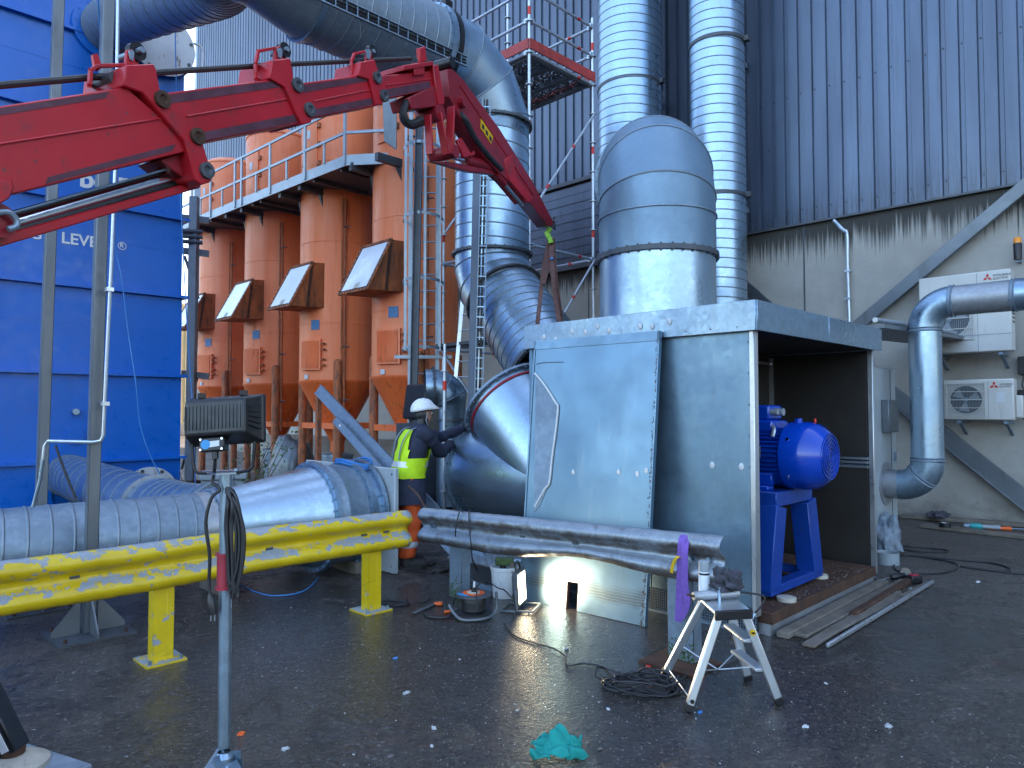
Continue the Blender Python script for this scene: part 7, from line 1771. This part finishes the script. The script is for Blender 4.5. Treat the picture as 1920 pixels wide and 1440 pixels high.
tool('wire_brush', 'blue-handled wire brush lying on the timber by the wall', 'brush', 1812, 970, 0, .22, .022, 'hose_blue', 'galv', .10)
tool('chisel', 'orange-handled chisel lying on the plank by the wall', 'chisel', 1852, 990, -10, .30, .03, 'orange_tool', 'galv', .25)
q = onZ(1772, 988, .055); t = thing('tape_roll', 'small black tape roll standing on the plank by the wall', 'tape', q); MB().lathe(q, UP, [(0, .05), (0, .075), (.06, .075), (.06, .05)], 20).build('roll', MT['black'], t); MB().lathe(q + UP * .002, UP, [(0, .048), (.056, .048)], 20).build('core', MT['paper'], t)
q = onZ(1760, 970, .06); tag(crumple(q, (.22, .12, .06), .5, 31).build('work_gloves', MT['rag'], ang=60), 'dark crumpled gloves on the timber by the wall', 'gloves')
q = onZ(1664, 1057); t = thing('cut_pipe_ring', 'short pale cut-off pipe ring beside the housing corner', 'pipe', q); MB().lathe(q, UP, [(0, .12), (.13, .12), (.13, .112), (0, .112)], 32).build('ring', MT['grey_plastic'], t)
q = onZ(1690, 1080, .05); t = thing('disc_grinder', 'dark cordless disc grinder lying by the housing corner', 'angle grinder', q); d = (RT * .8 + FW * .3).normalized()
MB().tube([q - d * .14, q - d * .12, q, q + d * .03], [.02, .032, .034, .03], 14).build('body', MT['black'], t); MB().cyl(q + d * .03, q + d * .07, .032, .026, 14).build('gear_head', MT['galv_new'], t); MB().lathe(q + d * .055 + UP * .02, (-FW + UP * .2), [(0, .001), (0, .055), (.006, .055), (.006, .001)], 22).build('disc', MT['wood'], t)
q = onZ(1713, 1086, .04); t = thing('battery_pack', 'black and red battery pack on the ground beside the disc grinder', 'battery', q); MB().box(q, (.13, .10, .075), Matrix.Rotation(R(-30), 3, 'Z')).build('case', MT['black'], t, bevel=.01, seg=2); MB().box(q + UP * .042, (.08, .05, .012), Matrix.Rotation(R(-30), 3, 'Z')).build('latch', MT['red_grip'], t)
# litter: one flake object for what nobody could count, single pieces for what can be picked out
m = MB(); rnd = random.Random(5)
for k in range(6000):
    d = 2.6 + 7 * rnd.random() ** 1.3; r_ = rnd.uniform(-.78, .78) * d; c = FW * d + RT * r_ + UP * .003
    if BX0 - .4 < c.x < BX1 and BY0 - .1 < c.y < BY1: continue
    if mnoise.noise(c * .9) + .55 * mnoise.noise(c * 3.1) < rnd.uniform(-.45, .35): continue
    s = abs(rnd.gauss(0, .0030)) + .0012; a = rnd.uniform(0, 6.3); u, v = RT * math.cos(a) + FW * math.sin(a), FW * math.cos(a) - RT * math.sin(a)
    if rnd.random() < .03: s *= 2.4
    m.add([c + u * s + UP * s * .5, c + v * s * .7, c - u * s, c - v * s * .6 + UP * s * .4], [(0, 1, 2, 3)])
m.build('litter_flakes', MT['flake'], smooth=False, kind='stuff')
m = MB()
for k in range(8500):
    d = 2.5 + 6.5 * rnd.random() ** 1.4; r_ = rnd.uniform(-.78, .78) * d; c = FW * d + RT * r_ + UP * .001; s = rnd.uniform(.0015, .0045)
    m.add([c + V((s, 0, 0)), c + V((0, s, 0)), c + V((-s, 0, 0)), c + V((0, -s, 0)), c + V((0, 0, s * .8))], [(0, 1, 4), (1, 2, 4), (2, 3, 4), (3, 0, 4)])
m.build('grit', MT['conc'], smooth=False, kind='stuff')
bits = [(452, 1376, .022, 'orange_tool', 'small orange plastic plug on the wet yard', 'plug'), (535, 1405, .022, 'scrap', 'pale round cap on the yard beside the lamp tripod', 'lid'), (741, 1235, .020, 'hose_blue', 'blue scrap of foil on the yard before the rail gap', 'scrap'), (762, 1300, .024, 'scrap', 'white crumpled scrap on the yard', 'scrap'), (1062, 1217, .020, 'scrap', 'pale scrap beside the cable lead', 'scrap'), (1216, 1250, .022, 'red_tape', 'red scrap lying by the cable tangle', 'scrap'), (1665, 1362, .026, 'scrap', 'curled white scrap on the bare right of the yard', 'scrap'), (1510, 1363, .020, 'paper', 'pale paper scrap beside the step ladder foot', 'scrap'), (1708, 1104, .022, 'scrap', 'white scrap before the disc grinder', 'scrap'), (1834, 1092, .03, 'paper', 'pale strip of paper on the yard near the cable loops', 'scrap'), (1316, 1270, .02, 'orange_tool', 'orange scrap beside the rail post plate', 'scrap'), (1312, 1336, .018, 'hose_blue', 'blue scrap at the step ladder foot', 'scrap'), (1125, 1405, .016, 'wood', 'brown stub beside the green cloth', 'scrap'), (970, 1332, .014, 'dish', 'beige pebble on the open yard', 'pebble')]
for i, (px, py, s, mt, lab, cat) in enumerate(bits):
    q = onZ(px, py, 0); tag(crumple(q, (s * .8, s * .6, s * .3), .8, 40 + i, 1.6, 8).build('litter_piece', MT[mt], ang=60), lab, cat)
for px, py, k in ((742, 1062, 1), (800, 1058, 2), (830, 1070, 3)):
    q = onZ(px, py, .004); tag(crumple(q, (.13, .06, .018), .5, 60 + k, 1.5, 10).build('rubber_mat_scrap', MT['boot'], ang=60), ['', 'dark rubber scrap by the boot heel of the worker', 'dark rubber scrap under the toe of the worker', 'dark rubber scrap behind the grey rail post'][k], 'scrap')
